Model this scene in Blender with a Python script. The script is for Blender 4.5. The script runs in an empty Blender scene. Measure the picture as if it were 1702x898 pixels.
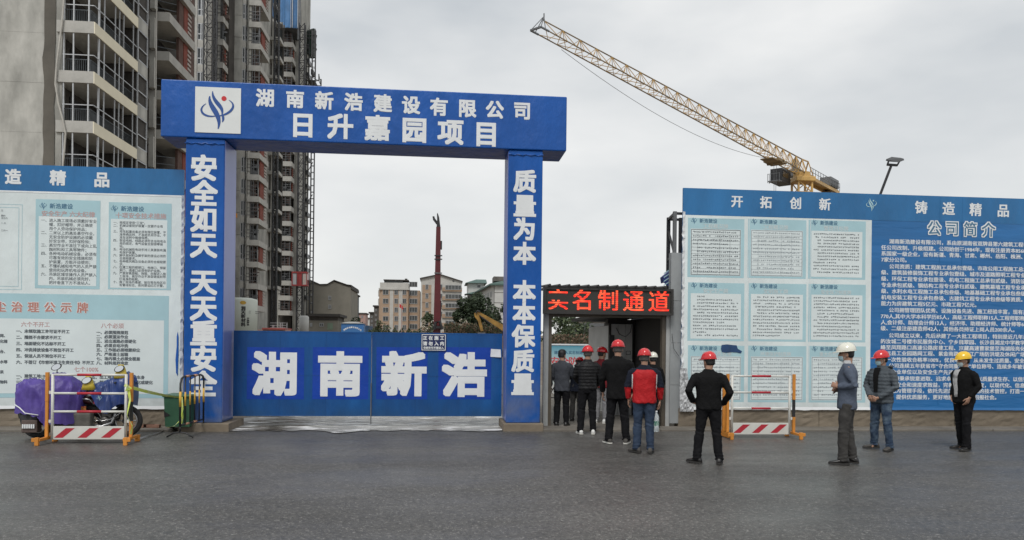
import bpy, bmesh, math, random
from mathutils import Vector, Matrix, noise
random.seed(7)
sc = bpy.context.scene
COL = sc.collection
PI = math.pi
# ---------------------------------------------------------------- camera (level, slight roll, view shifted up)
YAW, ROLL, FOC, CXP, CYP, EYE = math.radians(5.6), 0.011, 1230.0, 851.0, 570.0, 1.75
cam = bpy.data.cameras.new('camera'); camo = bpy.data.objects.new('camera', cam); COL.objects.link(camo)
cam.sensor_width = 36; cam.lens = FOC/1702*36; cam.shift_y = (CYP-449)/1702; cam.clip_start = .1; cam.clip_end = 3000
_r = Vector((math.cos(YAW), -math.sin(YAW), 0)); _u = Vector((0, 0, 1)); _f = Vector((math.sin(YAW), math.cos(YAW), 0))
_x = _r*math.cos(ROLL)+_u*math.sin(ROLL); _y = _u*math.cos(ROLL)-_r*math.sin(ROLL)
camo.matrix_world = Matrix(((_x.x, _y.x, -_f.x, 0), (_x.y, _y.y, -_f.y, 0), (_x.z, _y.z, -_f.z, EYE), (0, 0, 0, 1)))
sc.camera = camo
sc.view_settings.view_transform = 'Standard'; sc.view_settings.look = 'None'; sc.view_settings.exposure = 0.35; sc.view_settings.gamma = 1
# ---------------------------------------------------------------- overcast sky + weak broad sun
SUN_EL, SUN_AZ = math.radians(52), math.radians(200)      # azimuth from +Y clockwise: behind the camera
wd = bpy.data.worlds.new('World'); sc.world = wd; wd.use_nodes = True
nt = wd.node_tree; bg = nt.nodes['Background']; bg.inputs['Strength'].default_value = .1
sky = nt.nodes.new('ShaderNodeTexSky'); sky.sky_type = 'NISHITA'; sky.sun_disc = False
sky.sun_elevation = SUN_EL; sky.sun_rotation = SUN_AZ
tc = nt.nodes.new('ShaderNodeTexCoord'); mp = nt.nodes.new('ShaderNodeMapping'); mp.inputs['Scale'].default_value = (1, 1, 2.6)
nz = nt.nodes.new('ShaderNodeTexNoise'); nz.inputs['Scale'].default_value = 2.6; nz.inputs['Detail'].default_value = 5; nz.inputs['Roughness'].default_value = .48
rp = nt.nodes.new('ShaderNodeValToRGB'); rp.color_ramp.elements[0].position = .36; rp.color_ramp.elements[1].position = .66
rp.color_ramp.elements[0].color = (.50, .53, .555, 1); rp.color_ramp.elements[1].color = (.765, .77, .765, 1)
sep = nt.nodes.new('ShaderNodeSeparateXYZ'); mr = nt.nodes.new('ShaderNodeMapRange')
mr.inputs['From Min'].default_value = 0; mr.inputs['From Max'].default_value = .42; mr.inputs['To Min'].default_value = 1; mr.inputs['To Max'].default_value = 0
hz = nt.nodes.new('ShaderNodeMix'); hz.data_type = 'RGBA'; hz.inputs[7].default_value = (.87, .86, .825, 1)
mh = nt.nodes.new('ShaderNodeMath'); mh.operation = 'MULTIPLY'; mh.inputs[1].default_value = .6
sc10 = nt.nodes.new('ShaderNodeVectorMath'); sc10.operation = 'SCALE'; sc10.inputs['Scale'].default_value = 9.1
mx = nt.nodes.new('ShaderNodeMix'); mx.data_type = 'RGBA'; mx.inputs[0].default_value = .94
L = nt.links.new
L(tc.outputs['Generated'], mp.inputs['Vector']); L(mp.outputs[0], nz.inputs['Vector']); L(nz.outputs[0], rp.inputs[0])
L(tc.outputs['Generated'], sep.inputs[0]); L(sep.outputs['Z'], mr.inputs['Value']); L(mr.outputs[0], mh.inputs[0]); L(mh.outputs[0], hz.inputs[0])
L(rp.outputs[0], hz.inputs[6]); L(hz.outputs[2], sc10.inputs[0]); L(sky.outputs[0], mx.inputs[6]); L(sc10.outputs[0], mx.inputs[7]); L(mx.outputs[2], bg.inputs['Color'])
sl = bpy.data.lights.new('sun', 'SUN'); sl.energy = 1.5; sl.angle = math.radians(18); sl.color = (1, .97, .93)
so = bpy.data.objects.new('sun', sl); COL.objects.link(so)
sd = Vector((math.sin(SUN_AZ)*math.cos(SUN_EL), math.cos(SUN_AZ)*math.cos(SUN_EL), math.sin(SUN_EL)))
so.rotation_euler = sd.to_track_quat('Z', 'Y').to_euler(); so.location = (0, -20, 40)

# ---------------------------------------------------------------- measuring helpers: a photo pixel seen at depth Y, or on the ground
def ray(px, py):
    dx, dy = px-CXP, py-CYP
    a = (dx*math.cos(ROLL)+dy*math.sin(ROLL))/FOC; b = (dx*math.sin(ROLL)-dy*math.cos(ROLL))/FOC
    return Vector((math.sin(YAW)+a*math.cos(YAW), math.cos(YAW)-a*math.sin(YAW), b))
def W(px, py, Y):
    d = ray(px, py); return Vector((0, 0, EYE))+d*(Y/d.y)
REF = [570]
def WX(px, Y, py=None): return W(px, py or REF[0], Y).x
def WZ(py, Y, px=851): return W(px, py, Y).z
def G(px, py, z=0):
    d = ray(px, py); return Vector((0, 0, EYE))+d*((z-EYE)/d.z)
def zc(px, Y): return Y/ray(px, 570).y

# ---------------------------------------------------------------- materials
MATS = {}
def mat(name, col, rough=.7, var=.12, scale=3., bump=0., bscale=None, metal=0., spec=.5, col2=None, detail=4., stretch=None, emit=None, coat=0., dirt_or_sheen=None, thr=None, bdist=.02):
    if name in MATS: return MATS[name]
    m = bpy.data.materials.new(name); m.use_nodes = True; t = m.node_tree; p = t.nodes['Principled BSDF']; l = t.links.new
    p.inputs['Roughness'].default_value = rough; p.inputs['Metallic'].default_value = metal; p.inputs['Specular IOR Level'].default_value = spec
    if coat: p.inputs['Coat Weight'].default_value = coat; p.inputs['Coat Roughness'].default_value = .12
    c = t.nodes.new('ShaderNodeTexCoord'); mp = t.nodes.new('ShaderNodeMapping')
    mp.inputs['Scale'].default_value = stretch or (1, 1, 1); l(c.outputs['Object'], mp.inputs['Vector'])
    n = t.nodes.new('ShaderNodeTexNoise'); n.inputs['Scale'].default_value = scale; n.inputs['Detail'].default_value = detail; n.inputs['Roughness'].default_value = .62
    l(mp.outputs[0], n.inputs['Vector'])
    r = t.nodes.new('ShaderNodeValToRGB'); a, b = thr or (.3, .7); r.color_ramp.elements[0].position = a; r.color_ramp.elements[1].position = b
    k2 = col2 or tuple(x*(1+var) for x in col); k1 = col if col2 else tuple(x*(1-var) for x in col)
    r.color_ramp.elements[0].color = (*[min(1, x) for x in k1], 1); r.color_ramp.elements[1].color = (*[min(1, x) for x in k2], 1)
    l(n.outputs[0], r.inputs[0]); out = r.outputs[0]
    if dirt_or_sheen:      # (colour, z low, z high, strength): dust and splash rising from the foot of a thing; on the lilac cloth, the fade of its painted sheen
        s = t.nodes.new('ShaderNodeSeparateXYZ'); l(c.outputs['Object'], s.inputs[0])
        q = t.nodes.new('ShaderNodeMapRange'); q.inputs['From Min'].default_value = dirt_or_sheen[1]; q.inputs['From Max'].default_value = dirt_or_sheen[2]; q.inputs['To Min'].default_value = dirt_or_sheen[3]; q.inputs['To Max'].default_value = 0
        n2 = t.nodes.new('ShaderNodeTexNoise'); n2.inputs['Scale'].default_value = 2.2; n2.inputs['Detail'].default_value = 6
        l(s.outputs['Z'], q.inputs['Value']); l(c.outputs['Object'], n2.inputs['Vector'])
        mu = t.nodes.new('ShaderNodeMath'); mu.operation = 'MULTIPLY'; l(q.outputs[0], mu.inputs[0])
        m3 = t.nodes.new('ShaderNodeMapRange'); m3.inputs['From Min'].default_value = .3; m3.inputs['From Max'].default_value = .6; l(n2.outputs[0], m3.inputs['Value']); l(m3.outputs[0], mu.inputs[1])
        x = t.nodes.new('ShaderNodeMix'); x.data_type = 'RGBA'; x.inputs[7].default_value = (*dirt_or_sheen[0], 1); l(mu.outputs[0], x.inputs[0]); l(out, x.inputs[6]); out = x.outputs[2]
    l(out, p.inputs['Base Color'])
    if bump:
        nb = t.nodes.new('ShaderNodeTexNoise'); nb.inputs['Scale'].default_value = bscale or scale*4; nb.inputs['Detail'].default_value = 5; l(mp.outputs[0], nb.inputs['Vector'])
        b = t.nodes.new('ShaderNodeBump'); b.inputs['Strength'].default_value = bump; b.inputs['Distance'].default_value = bdist; l(nb.outputs[0], b.inputs['Height']); l(b.outputs[0], p.inputs['Normal'])
    if emit: p.inputs['Emission Color'].default_value = (*emit[0], 1); p.inputs['Emission Strength'].default_value = emit[1]
    MATS[name] = m; return m
def srgb(r, g, b, k=1.):
    f = lambda v: ((v/255+.055)/1.055)**2.4 if v > 10 else v/255/12.92
    return (f(r)*k, f(g)*k, f(b)*k)

# ---------------------------------------------------------------- mesh builder
class MB:
    def __init__(s): s.v = []; s.f = []; s.m = []
    def add(s, vs, fs, m=0):
        o = len(s.v); s.v += [tuple(x) for x in vs]; s.f += [tuple(i+o for i in f) for f in fs]; s.m += [m]*len(fs); return s
    def box(s, x0, x1, y0, y1, z0, z1, m=0):
        return s.add([(x0, y0, z0), (x1, y0, z0), (x1, y1, z0), (x0, y1, z0), (x0, y0, z1), (x1, y0, z1), (x1, y1, z1), (x0, y1, z1)],
                     [(0, 3, 2, 1), (4, 5, 6, 7), (0, 1, 5, 4), (1, 2, 6, 5), (2, 3, 7, 6), (3, 0, 4, 7)], m)
    def bbox(s, x0, x1, y0, y1, z0, z1, b, m=0):      # box with bevelled edges
        bm = bmesh.new(); bmesh.ops.create_cube(bm, size=1)
        for v in bm.verts: v.co = Vector(((x0+x1)/2+v.co.x*(x1-x0), (y0+y1)/2+v.co.y*(y1-y0), (z0+z1)/2+v.co.z*(z1-z0)))
        bmesh.ops.bevel(bm, geom=list(bm.edges), offset=b, segments=2, affect='EDGES', profile=.5)
        bm.verts.index_update(); s.add([v.co[:] for v in bm.verts], [[v.index for v in f.verts] for f in bm.faces], m); bm.free(); return s
    def bar(s, p, q, w, h=None, m=0, up=(0, 0, 1)):     # square bar between two points
        p = Vector(p); q = Vector(q); h = h or w; d = (q-p).normalized(); u = Vector(up)
        if abs(d.dot(u)) > .97: u = Vector((0, 1, 0))
        a = d.cross(u).normalized()*w/2; b = a.cross(d).normalized()*h/2
        return s.add([p-a-b, p+a-b, p+a+b, p-a+b, q-a-b, q+a-b, q+a+b, q-a+b], [(0, 1, 2, 3), (7, 6, 5, 4), (4, 5, 1, 0), (5, 6, 2, 1), (6, 7, 3, 2), (7, 4, 0, 3)], m)
    def tube(s, pts, rad, n=10, m=0, cap='flat', sx=1., sy=1., closed=False):
        pts = [Vector(p) for p in pts]; rad = rad if isinstance(rad, (list, tuple)) else [rad]*len(pts)
        if cap == 'round':
            d0 = (pts[0]-pts[1]).normalized(); d1 = (pts[-1]-pts[-2]).normalized()
            a = [(pts[0]+d0*rad[0]*math.sin(t), rad[0]*math.cos(t)) for t in (1.35, 1.0, .55)]; b = [(pts[-1]+d1*rad[-1]*math.sin(t), rad[-1]*math.cos(t)) for t in (.55, 1.0, 1.35)]
            pts = [x[0] for x in a]+pts+[x[0] for x in b]; rad = [x[1] for x in a]+list(rad)+[x[1] for x in b]
        o = len(s.v); N = len(pts); prev = None
        for i, p in enumerate(pts):
            if closed: d = (pts[(i+1) % N]-pts[i-1]).normalized()
            else: d = (pts[min(i+1, N-1)]-pts[max(i-1, 0)]).normalized()
            if prev is None:
                u = Vector((0, 0, 1)) if abs(d.z) < .9 else Vector((0, 1, 0)); a = d.cross(u).normalized()
            else: a = (prev-d*prev.dot(d)).normalized()
            prev = a; b = d.cross(a)
            for k in range(n):
                t = 2*PI*k/n; s.v.append(tuple(p+a*math.cos(t)*rad[i]*sx+b*math.sin(t)*rad[i]*sy))
        for i in range(N if closed else N-1):
            for k in range(n):
                A = o+i*n; B = o+((i+1) % N)*n; s.f.append((A+k, B+k, B+(k+1) % n, A+(k+1) % n)); s.m.append(m)
        if not closed:
            s.f.append(tuple(o+k for k in range(n))); s.f.append(tuple(o+(N-1)*n+k for k in reversed(range(n)))); s.m += [m, m]
        return s
    def loft(s, rings, m=0, cap=True):     # rings: lists of points of equal length
        o = len(s.v); n = len(rings[0])
        for r in rings: s.v += [tuple(p) for p in r]
        for i in range(len(rings)-1):
            for k in range(n):
                a = o+i*n; b = a+n; s.f.append((a+k, a+(k+1) % n, b+(k+1) % n, b+k)); s.m.append(m)
        if cap: s.f.append(tuple(o+k for k in reversed(range(n)))); s.f.append(tuple(o+(len(rings)-1)*n+k for k in range(n))); s.m += [m, m]
        return s
    def ell(s, c, rx, ry, rz, n=12, k=8, m=0):
        c = Vector(c)
        return s.loft([[c+Vector((rx*math.cos(2*PI*j/n)*math.cos(t), ry*math.sin(2*PI*j/n)*math.cos(t), rz*math.sin(t))) for j in range(n)] for t in [(-.5+(i+.12)/(k+.24))*PI for i in range(k+1)]], m)
    def prism(s, poly, y0, y1, m=0):      # polygon in XZ, extruded along Y
        n = len(poly); o = len(s.v)
        s.v += [(x, y0, z) for x, z in poly]+[(x, y1, z) for x, z in poly]
        s.f.append(tuple(o+i for i in range(n))); s.f.append(tuple(o+n+i for i in reversed(range(n)))); s.m += [m, m]
        for i in range(n): s.f.append((o+i, o+n+i, o+n+(i+1) % n, o+(i+1) % n)); s.m.append(m)
        return s
    def mesh(s, name, mats, off=Vector((0, 0, 0)), smooth=False):
        me = bpy.data.meshes.new(name); me.from_pydata([(x-off.x, y-off.y, z-off.z) for x, y, z in s.v], [], s.f)
        for mm in (mats if isinstance(mats, (list, tuple)) else [mats]): me.materials.append(mm)
        me.polygons.foreach_set('material_index', s.m)
        if smooth: me.polygons.foreach_set('use_smooth', [True]*len(s.f))
        me.update(); return me
def rootloc(o):
    while o.parent: o = o.parent
    return o.location
def link(name, me, parent=None, label=None, kind=None):
    o = bpy.data.objects.new(name, me); COL.objects.link(o)
    if parent: o.parent = parent
    if label: o['label'] = label
    if kind: o['kind'] = kind
    return o
def part(name, mb, mats, parent, smooth=False, label=None, kind=None):
    return link(name, mb.mesh(name, mats, rootloc(parent), smooth), parent, label, kind)
def tag(o, label, cat, group=None):
    o['label'] = label; o['category'] = cat
    if group: o['group'] = group
    return o
def thing(name, label, cat, loc=(0, 0, 0), group=None):
    o = bpy.data.objects.new(name, None); o.empty_display_size = .2; COL.objects.link(o); o.location = loc; return tag(o, label, cat, group)
def single(name, mb, mats, label, cat, base, group=None, smooth=False):
    o = link(name, mb.mesh(name, mats, Vector(base), smooth)); o.location = base; return tag(o, label, cat, group)
def struct(name, mb, mats, smooth=False):
    o = link(name, mb.mesh(name, mats, smooth=smooth)); o['kind'] = 'structure'; return o
def copy_tree(o, parent=None):
    c = o.copy(); COL.objects.link(c)
    if parent: c.parent = parent
    for ch in list(o.children): copy_tree(ch, c)
    return c
def rep(name, mesh, parent, dz):        # a repeat of a part, sharing its mesh
    o = link(name, mesh, parent); o.location = (0, 0, dz); return o
def bake(mb, vox=None, sm=3, smf=.5, sub=0):        # voxel-union and smooth a builder's solids into one skin
    me = mb.mesh('tmp', []); o = bpy.data.objects.new('tmp', me); COL.objects.link(o)
    if vox: r = o.modifiers.new('r', 'REMESH'); r.mode = 'VOXEL'; r.voxel_size = vox
    if sm: k = o.modifiers.new('s', 'SMOOTH'); k.iterations = sm; k.factor = smf
    if sub: k = o.modifiers.new('u', 'SUBSURF'); k.levels = sub
    dg = bpy.context.evaluated_depsgraph_get(); dg.update()
    m2 = bpy.data.meshes.new_from_object(o.evaluated_get(dg)); out = MB()
    out.v = [tuple(v.co) for v in m2.vertices]; out.f = [tuple(p.vertices) for p in m2.polygons]; out.m = [0]*len(out.f)
    nr = [v.normal.copy() for v in m2.vertices]
    bpy.data.objects.remove(o); bpy.data.meshes.remove(me); bpy.data.meshes.remove(m2); return out, nr

# ---------------------------------------------------------------- lettering: flat print in the plane of the board, facing the street
_TX = {}
def txm(s, res=2):
    if s in _TX: return _TX[s]
    c = bpy.data.curves.new('t', 'FONT'); c.body = s; c.size = 1; c.resolution_u = res; c.fill_mode = 'FRONT'
    o = bpy.data.objects.new('t', c); COL.objects.link(o); dg = bpy.context.evaluated_depsgraph_get(); dg.update()
    m = bpy.data.meshes.new_from_object(o.evaluated_get(dg)); r = ([v.co.copy() for v in m.vertices], [tuple(p.vertices) for p in m.polygons])
    bpy.data.objects.remove(o); bpy.data.curves.remove(c); bpy.data.meshes.remove(m); _TX[s] = r; return r
def put_text(mb, s, x, z, Y, em, bold=.0, m=0, lift=0., squeeze=1.):
    vs, fs = txm(s)
    sh = [(0, 0)]+([(a*bold, b*bold) for a, b in (((-1, -1), (-.5, -1), (0, -1), (.5, -1), (1, -1), (1, -.5), (1, 0), (1, .5), (1, 1), (.5, 1), (0, 1), (-.5, 1), (-1, 1), (-1, .5), (-1, 0), (-1, -.5)) if bold > .03 else ((-1, -.6), (1, -.6), (1, .6), (-1, .6)))] if bold else [])
    for k, (a, b) in enumerate(sh): mb.add([(x+(v.x+a)*em*squeeze, Y-lift-k*.00014, z+(v.y+b)*em) for v in vs], fs, m)
def emw(px, Y, empx): return empx*zc(px, Y)/FOC
def glyph(c, px, py, Y, empx, m, parent, name='character', bold=.035, lift=.004, m2=None):
    p = W(px, py, Y); em = emw(px, Y, empx); mb = MB(); put_text(mb, c, p.x-em*.5, p.z-em*.375, Y, em, bold, 0, lift)
    return part(name, mb, m, parent)
def line(mb, s, px, py, Y, pitch, bold=.03, m=0, lift=.003):
    p = W(px, py, Y); em = emw(px+pitch*len(s)/2, Y, pitch)*1.005; put_text(mb, s, p.x, p.z-em*.375, Y, em, bold, m, lift)
def emblem(mb, cx, cz, Y, r, m=0, mdot=1, lift=.004):      # a rising double stroke in an open ellipse with a dot
    def ribbon(pts, ws, mm, lf):
        L0, R0 = [], []
        for i, (x, z) in enumerate(pts):
            a = pts[max(i-1, 0)]; b = pts[min(i+1, len(pts)-1)]; dx, dz = b[0]-a[0], b[1]-a[1]; l = math.hypot(dx, dz) or 1
            L0.append((cx+r*(x-dz/l*ws[i]), Y-lf, cz+r*(z+dx/l*ws[i]))); R0.append((cx+r*(x+dz/l*ws[i]), Y-lf, cz+r*(z-dx/l*ws[i])))
        n = len(pts); mb.add(L0+R0, [(i, i+1, n+i+1, n+i) for i in range(n-1)], mm)
    def bez(a, b, c, d, n=14): return [tuple(a[k]*(1-t)**3+3*b[k]*t*(1-t)**2+3*c[k]*t*t*(1-t)+d[k]*t**3 for k in (0, 1)) for t in [i/n for i in range(n+1)]]
    sw = lambda w, n=14: [w*math.sin(PI*(.04+.92*i/n))**.8 for i in range(n+1)]
    ribbon(bez((-.28, .98), (-.3, .35), (.35, .25), (.2, -.25)), sw(.10), m, lift)
    ribbon(bez((-.42, .72), (-.52, .1), (.25, -.15), (.02, -.98)), sw(.13), m, lift+.0004)
    ribbon(bez((.2, -.1), (.28, -.35), (.3, -.5), (.22, -.62)), sw(.06), m, lift+.0008)
    ribbon(bez((-.6, .32), (-1.15, -.05), (-.65, -.5), (-.02, -.28)), sw(.055), m, lift+.0012)
    ribbon(bez((.0, -.30), (.5, -.28), (1.1, .25), (.55, .55)), sw(.06), m, lift+.0016)
    n = 20; mb.add([(cx+r*(.3+.13*math.cos(2*PI*i/n)), Y-lift, cz+r*(.62+.13*math.sin(2*PI*i/n))) for i in range(n)], [tuple(range(n))], mdot)
def rect(mb, Y, pxl, pyt, pxr, pyb, m=0, lift=.002, px_ref=None):     # axis-aligned print rectangle given by its left-top and right-bottom pixels
    a = W(pxl, pyt, Y); b = W(pxr, pyb, Y); y = Y-lift
    mb.add([(a.x, y, b.z), (b.x, y, b.z), (b.x, y, a.z), (a.x, y, a.z)], [(0, 1, 2, 3)], m); return a.x, b.x, b.z, a.z
def frame(mb, Y, x0, x1, z0, z1, w, m=0, lift=.003):
    y = Y-lift
    for a in ((x0, x1, z1-w, z1), (x0, x1, z0, z0+w), (x0, x0+w, z0+w, z1-w), (x1-w, x1, z0+w, z1-w)):
        mb.add([(a[0], y, a[2]), (a[1], y, a[2]), (a[1], y, a[3]), (a[0], y, a[3])], [(0, 1, 2, 3)], m)
def scribble(mb, Y, x0, x1, z0, z1, em, gap, m=0, lift=.004, ragged=.25, seed=0):      # rows of print too small to read: strokes, not words
    rd = random.Random(seed); z = z1-em; y = Y-lift
    while z > z0:
        e = x1-(x1-x0)*(rd.random()**2*.8 if rd.random() < ragged else rd.random()*.02); x = x0+(2*em if rd.random() < .3 else 0)
        while x < e-em:
            if rd.random() > .06:
                for k in range(4):
                    if rd.random() < .5: a = (x+em*rd.uniform(0, .1), x+em*rd.uniform(.7, .92)); b0 = z+em*rd.uniform(.05, .7); b = (b0, b0+em*.15)
                    else: a0 = x+em*rd.uniform(.05, .75); a = (a0, a0+em*.15); b = (z+em*rd.uniform(0, .15), z+em*rd.uniform(.6, .85))
                    mb.add([(a[0], y-k*.0002, b[0]), (a[1], y-k*.0002, b[0]), (a[1], y-k*.0002, b[1]), (a[0], y-k*.0002, b[1])], [(0, 1, 2, 3)], m)
            x += em
        z -= gap
# ================================================================ shared materials
M = dict(
 conc=mat('raw_concrete', (.25, .247, .225), .9, .2, .55, .5, 5, detail=12, stretch=(1, 1, .45), col2=(.50, .49, .45), thr=(.36, .64)),
 conc2=mat('raw_concrete_pale', (.41, .40, .37), .9, .2, .8, .4, 9, detail=8),
 concd=mat('shaded_infill', (.062, .056, .05), .95, .35, .6, .3, 5, detail=8),  # infill walls; the shade inside the tower shells is put into this dark base
 stain=mat('fresh_mortar_strip', (.115, .105, .088), .9, .2, .7, .3, 6, detail=8),
 cream=mat('cream_render', (.78, .72, .56), .85, .06, .7, .15, 20, detail=8),
 alu=mat('dull_aluminium', (.42, .43, .44), .45, .12, 3, metal=.4),
 rail=mat('dark_railing', (.085, .10, .11), .5, .2, 3),
 glass=mat('dark_glass', (.018, .024, .026), .12, .3, .5, spec=.8),
 brick=mat('red_brick_infill', (.20, .05, .032), .9, .3, 1.5, .4, 12, detail=6),
 brickb=mat('brown_brick_infill', (.105, .06, .048), .9, .25, 1.5, .4, 12),
 pink=mat('pale_blocks', (.42, .37, .34), .9, .15, 2),
 rust=mat('scaffold_steel', (.105, .075, .065), .7, .3, 2),
 redp=mat('red_painted_steel', (.26, .035, .035), .5, .2, 1),
 bluenet=mat('blue_safety_net', (.055, .16, .34), .6, .25, .6, .3, 3, detail=8),
 greennet=mat('green_safety_net', (.02, .05, .035), .9, .5, .8, .8, 4, detail=9),
 steel=mat('grey_steel', (.16, .165, .17), .5, .2, 2, metal=.5),
 dark=mat('blackened_steel', (.02, .02, .022), .5, .3, 2),
 mudc=mat('site_mud', (.17, .14, .105), .95, .3, .3, .5, 4),
)
# ================================================================ ground
def asphalt():
    m = bpy.data.materials.new('wet_asphalt'); m.use_nodes = True; t = m.node_tree; p = t.nodes['Principled BSDF']; l = t.links.new
    c = t.nodes.new('ShaderNodeTexCoord')
    def nz(s, d=3, r=.6, st=None):
        n = t.nodes.new('ShaderNodeTexNoise'); n.inputs['Scale'].default_value = s; n.inputs['Detail'].default_value = d; n.inputs['Roughness'].default_value = r
        if st: q = t.nodes.new('ShaderNodeMapping'); q.inputs['Scale'].default_value = st; l(c.outputs['Object'], q.inputs[0]); l(q.outputs[0], n.inputs[0])
        else: l(c.outputs['Object'], n.inputs[0])
        return n.outputs[0]
    def rmp(i, a, b, ca, cb):
        r = t.nodes.new('ShaderNodeValToRGB'); r.color_ramp.elements[0].position = a; r.color_ramp.elements[1].position = b
        r.color_ramp.elements[0].color = (*ca, 1); r.color_ramp.elements[1].color = (*cb, 1); l(i, r.inputs[0]); return r.outputs[0]
    def mix(f, a, b, mode='MIX'):
        x = t.nodes.new('ShaderNodeMix'); x.data_type = 'RGBA'; x.blend_type = mode
        if isinstance(f, float): x.inputs[0].default_value = f
        else: l(f, x.inputs[0])
        l(a, x.inputs[6]); l(b, x.inputs[7]); return x.outputs[2]
    base = rmp(nz(.30, 9, .68, (.6, 1.3, 1)), .34, .66, (.064, .061, .057), (.122, .117, .108))
    spk = rmp(nz(34, 2, .85), .58, .70, (0, 0, 0), (.22, .21, .195))      # pale aggregate
    pits = rmp(nz(26, 4, .8), .36, .56, (.38, .38, .38), (1.0, 1.0, 1.0))
    c1 = mix(1.0, base, pits, 'MULTIPLY'); c2 = mix(1.0, c1, spk, 'ADD'); l(c2, p.inputs['Base Color'])
    rr = t.nodes.new('ShaderNodeMapRange'); rr.inputs['From Min'].default_value = .35; rr.inputs['From Max'].default_value = .68; rr.inputs['To Min'].default_value = .33; rr.inputs['To Max'].default_value = .60
    l(nz(.55, 5, .6, (.6, 1.6, 1)), rr.inputs['Value']); l(rr.outputs[0], p.inputs['Roughness'])
    b = t.nodes.new('ShaderNodeBump'); b.inputs['Strength'].default_value = .5; b.inputs['Distance'].default_value = .009; l(nz(38, 5, .8), b.inputs['Height']); l(b.outputs[0], p.inputs['Normal'])
    return m
def wetconc():
    m = bpy.data.materials.new('washed_concrete'); m.use_nodes = True; t = m.node_tree; p = t.nodes['Principled BSDF']; l = t.links.new
    c = t.nodes.new('ShaderNodeTexCoord'); q = t.nodes.new('ShaderNodeMapping'); q.inputs['Scale'].default_value = (.8, 2.6, 1); l(c.outputs['Object'], q.inputs[0])
    n = t.nodes.new('ShaderNodeTexNoise'); n.inputs['Scale'].default_value = 1.7; n.inputs['Detail'].default_value = 8; n.inputs['Roughness'].default_value = .62; l(q.outputs[0], n.inputs[0])
    r = t.nodes.new('ShaderNodeValToRGB'); e = r.color_ramp.elements; e[0].position = .44; e[0].color = (.085, .08, .07, 1); e[1].position = .62; e[1].color = (.78, .78, .77, 1)
    k = e.new(.545); k.color = (.26, .255, .24, 1); l(n.outputs[0], r.inputs[0]); l(r.outputs[0], p.inputs['Base Color'])
    rr = t.nodes.new('ShaderNodeMapRange'); rr.inputs['From Min'].default_value = .42; rr.inputs['From Max'].default_value = .56; rr.inputs['To Min'].default_value = .12; rr.inputs['To Max'].default_value = .6
    l(n.outputs[0], rr.inputs['Value']); l(rr.outputs[0], p.inputs['Roughness']); return m
M['asphalt'] = asphalt(); M['apron'] = wetconc()
M['pave'] = mat('pavement_concrete', (.15, .135, .115), .8, .3, 1.2, .4, 12, detail=8)
M['lowwall'] = mat('muddy_low_wall', (.10, .082, .060), .9, .1, .9, .6, 7, col2=(.24, .20, .15), detail=10, stretch=(.7, 1, 1.6))
mb = MB(); mb.add([(-900, -60, -.02), (900, -60, -.02), (900, 1500, -.02), (-900, 1500, -.02)], [(0, 1, 2, 3)]); struct('ground', mb, M['mudc'])
mb = MB()      # road: a finely divided sheet with a very slight unevenness
xs = [-60+i*1.5 for i in range(81)]; ys = [-20+i*1.0 for i in range(35)]+[15.05]
for y in ys:
    for x in xs: mb.v.append((x, y, -.012 if y < 14.5 else -.004))
nx = len(xs)
for j in range(len(ys)-1):
    for i in range(nx-1): mb.f.append((j*nx+i, j*nx+i+1, (j+1)*nx+i+1, (j+1)*nx+i)); mb.m.append(0)
struct('road', mb, M['asphalt'])
pilY = 14.7
xl0, xl1 = WX(305, pilY), WX(370, pilY); xr0, xr1 = WX(843, pilY, 480), WX(900, pilY, 480)
mb = MB()      # strip of concrete pavement at the foot of the hoarding, left and right of the gate
for a, b in ((-60, xl0-.15), (xr1+.05, 60)):
    x = a
    while x < b-.01:
        e = min(x+2.4, b); mb.bbox(x+.006, e-.006, 14.58+random.uniform(-.008, .008), 15.2, -.1, .035+random.uniform(-.006, .006), .012); x = e
struct('pavement', mb, M['pave'])
mb = MB(); mb.add([(xl1-.1, 14.0, .004), (xr0+.1, 14.0, .004), (xr0+.1, 22, .004), (xl1-.1, 22, .004)], [(0, 1, 2, 3)])
n = 60      # ragged front edge of the washed-out apron
top = [(xl1-.2+(xr0-xl1+.4)*i/n, 14.72-.30*abs(noise.noise(Vector((i*.35, 3, 0))))-.10*noise.noise(Vector((i*1.4, 5, 0)))-.42*math.exp(-((i-25)/2.6)**2)-.15*math.exp(-((i-52)/4.)**2), .0045) for i in range(n+1)]
mb = MB(); mb.add(top+[(xl1-.2+(xr0-xl1+.4)*i/n, 22, .0045) for i in range(n+1)], [(i, i+1, n+1+i+1, n+1+i) for i in range(n)]); struct('washed_apron', mb, M['apron'])
mb = MB(); mb.box(WX(898, 15.25)+.02, WX(1116, 15.25), 15.2, 30, -.1, .03); struct('passage_floor', mb, M['pave'])

# ================================================================ tower blocks under construction (left)
FH = 2.95
REF[0] = 200
def YX(px, X, py=None): d = ray(px, py or REF[0]); return X*d.y/d.x
def stack(root, parts, ks, F=FH):
    for nm, mbb, mm in parts:
        if not mbb.v: continue
        me = mbb.mesh(nm, mm, rootloc(root))
        for k in ks: rep(nm, me, root, k*F)
t1 = thing('tower_block', 'nearest raw concrete tower block with cream edged balconies behind the left hoarding', 'building', (-24, 46.5, 0), 'unfinished tower blocks')
XC = W(157, 100, 46).x; XI = XC-2.15; z1 = W(157, 138.5, 46).z
ks1 = range(-3, 5)
zb1 = z1-3*FH; 
for k in range(-3, 6):      # storeys of the blank end wall, each pour stands a little off the last
    q = random.uniform(-.004, .004); mb = MB(); mb.box(-46, XI-.05, 46.33+q, 47.2, z1+k*FH+.004, z1+(k+1)*FH-.004)
    part('wall_pour', mb, M['conc'], t1)
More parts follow.
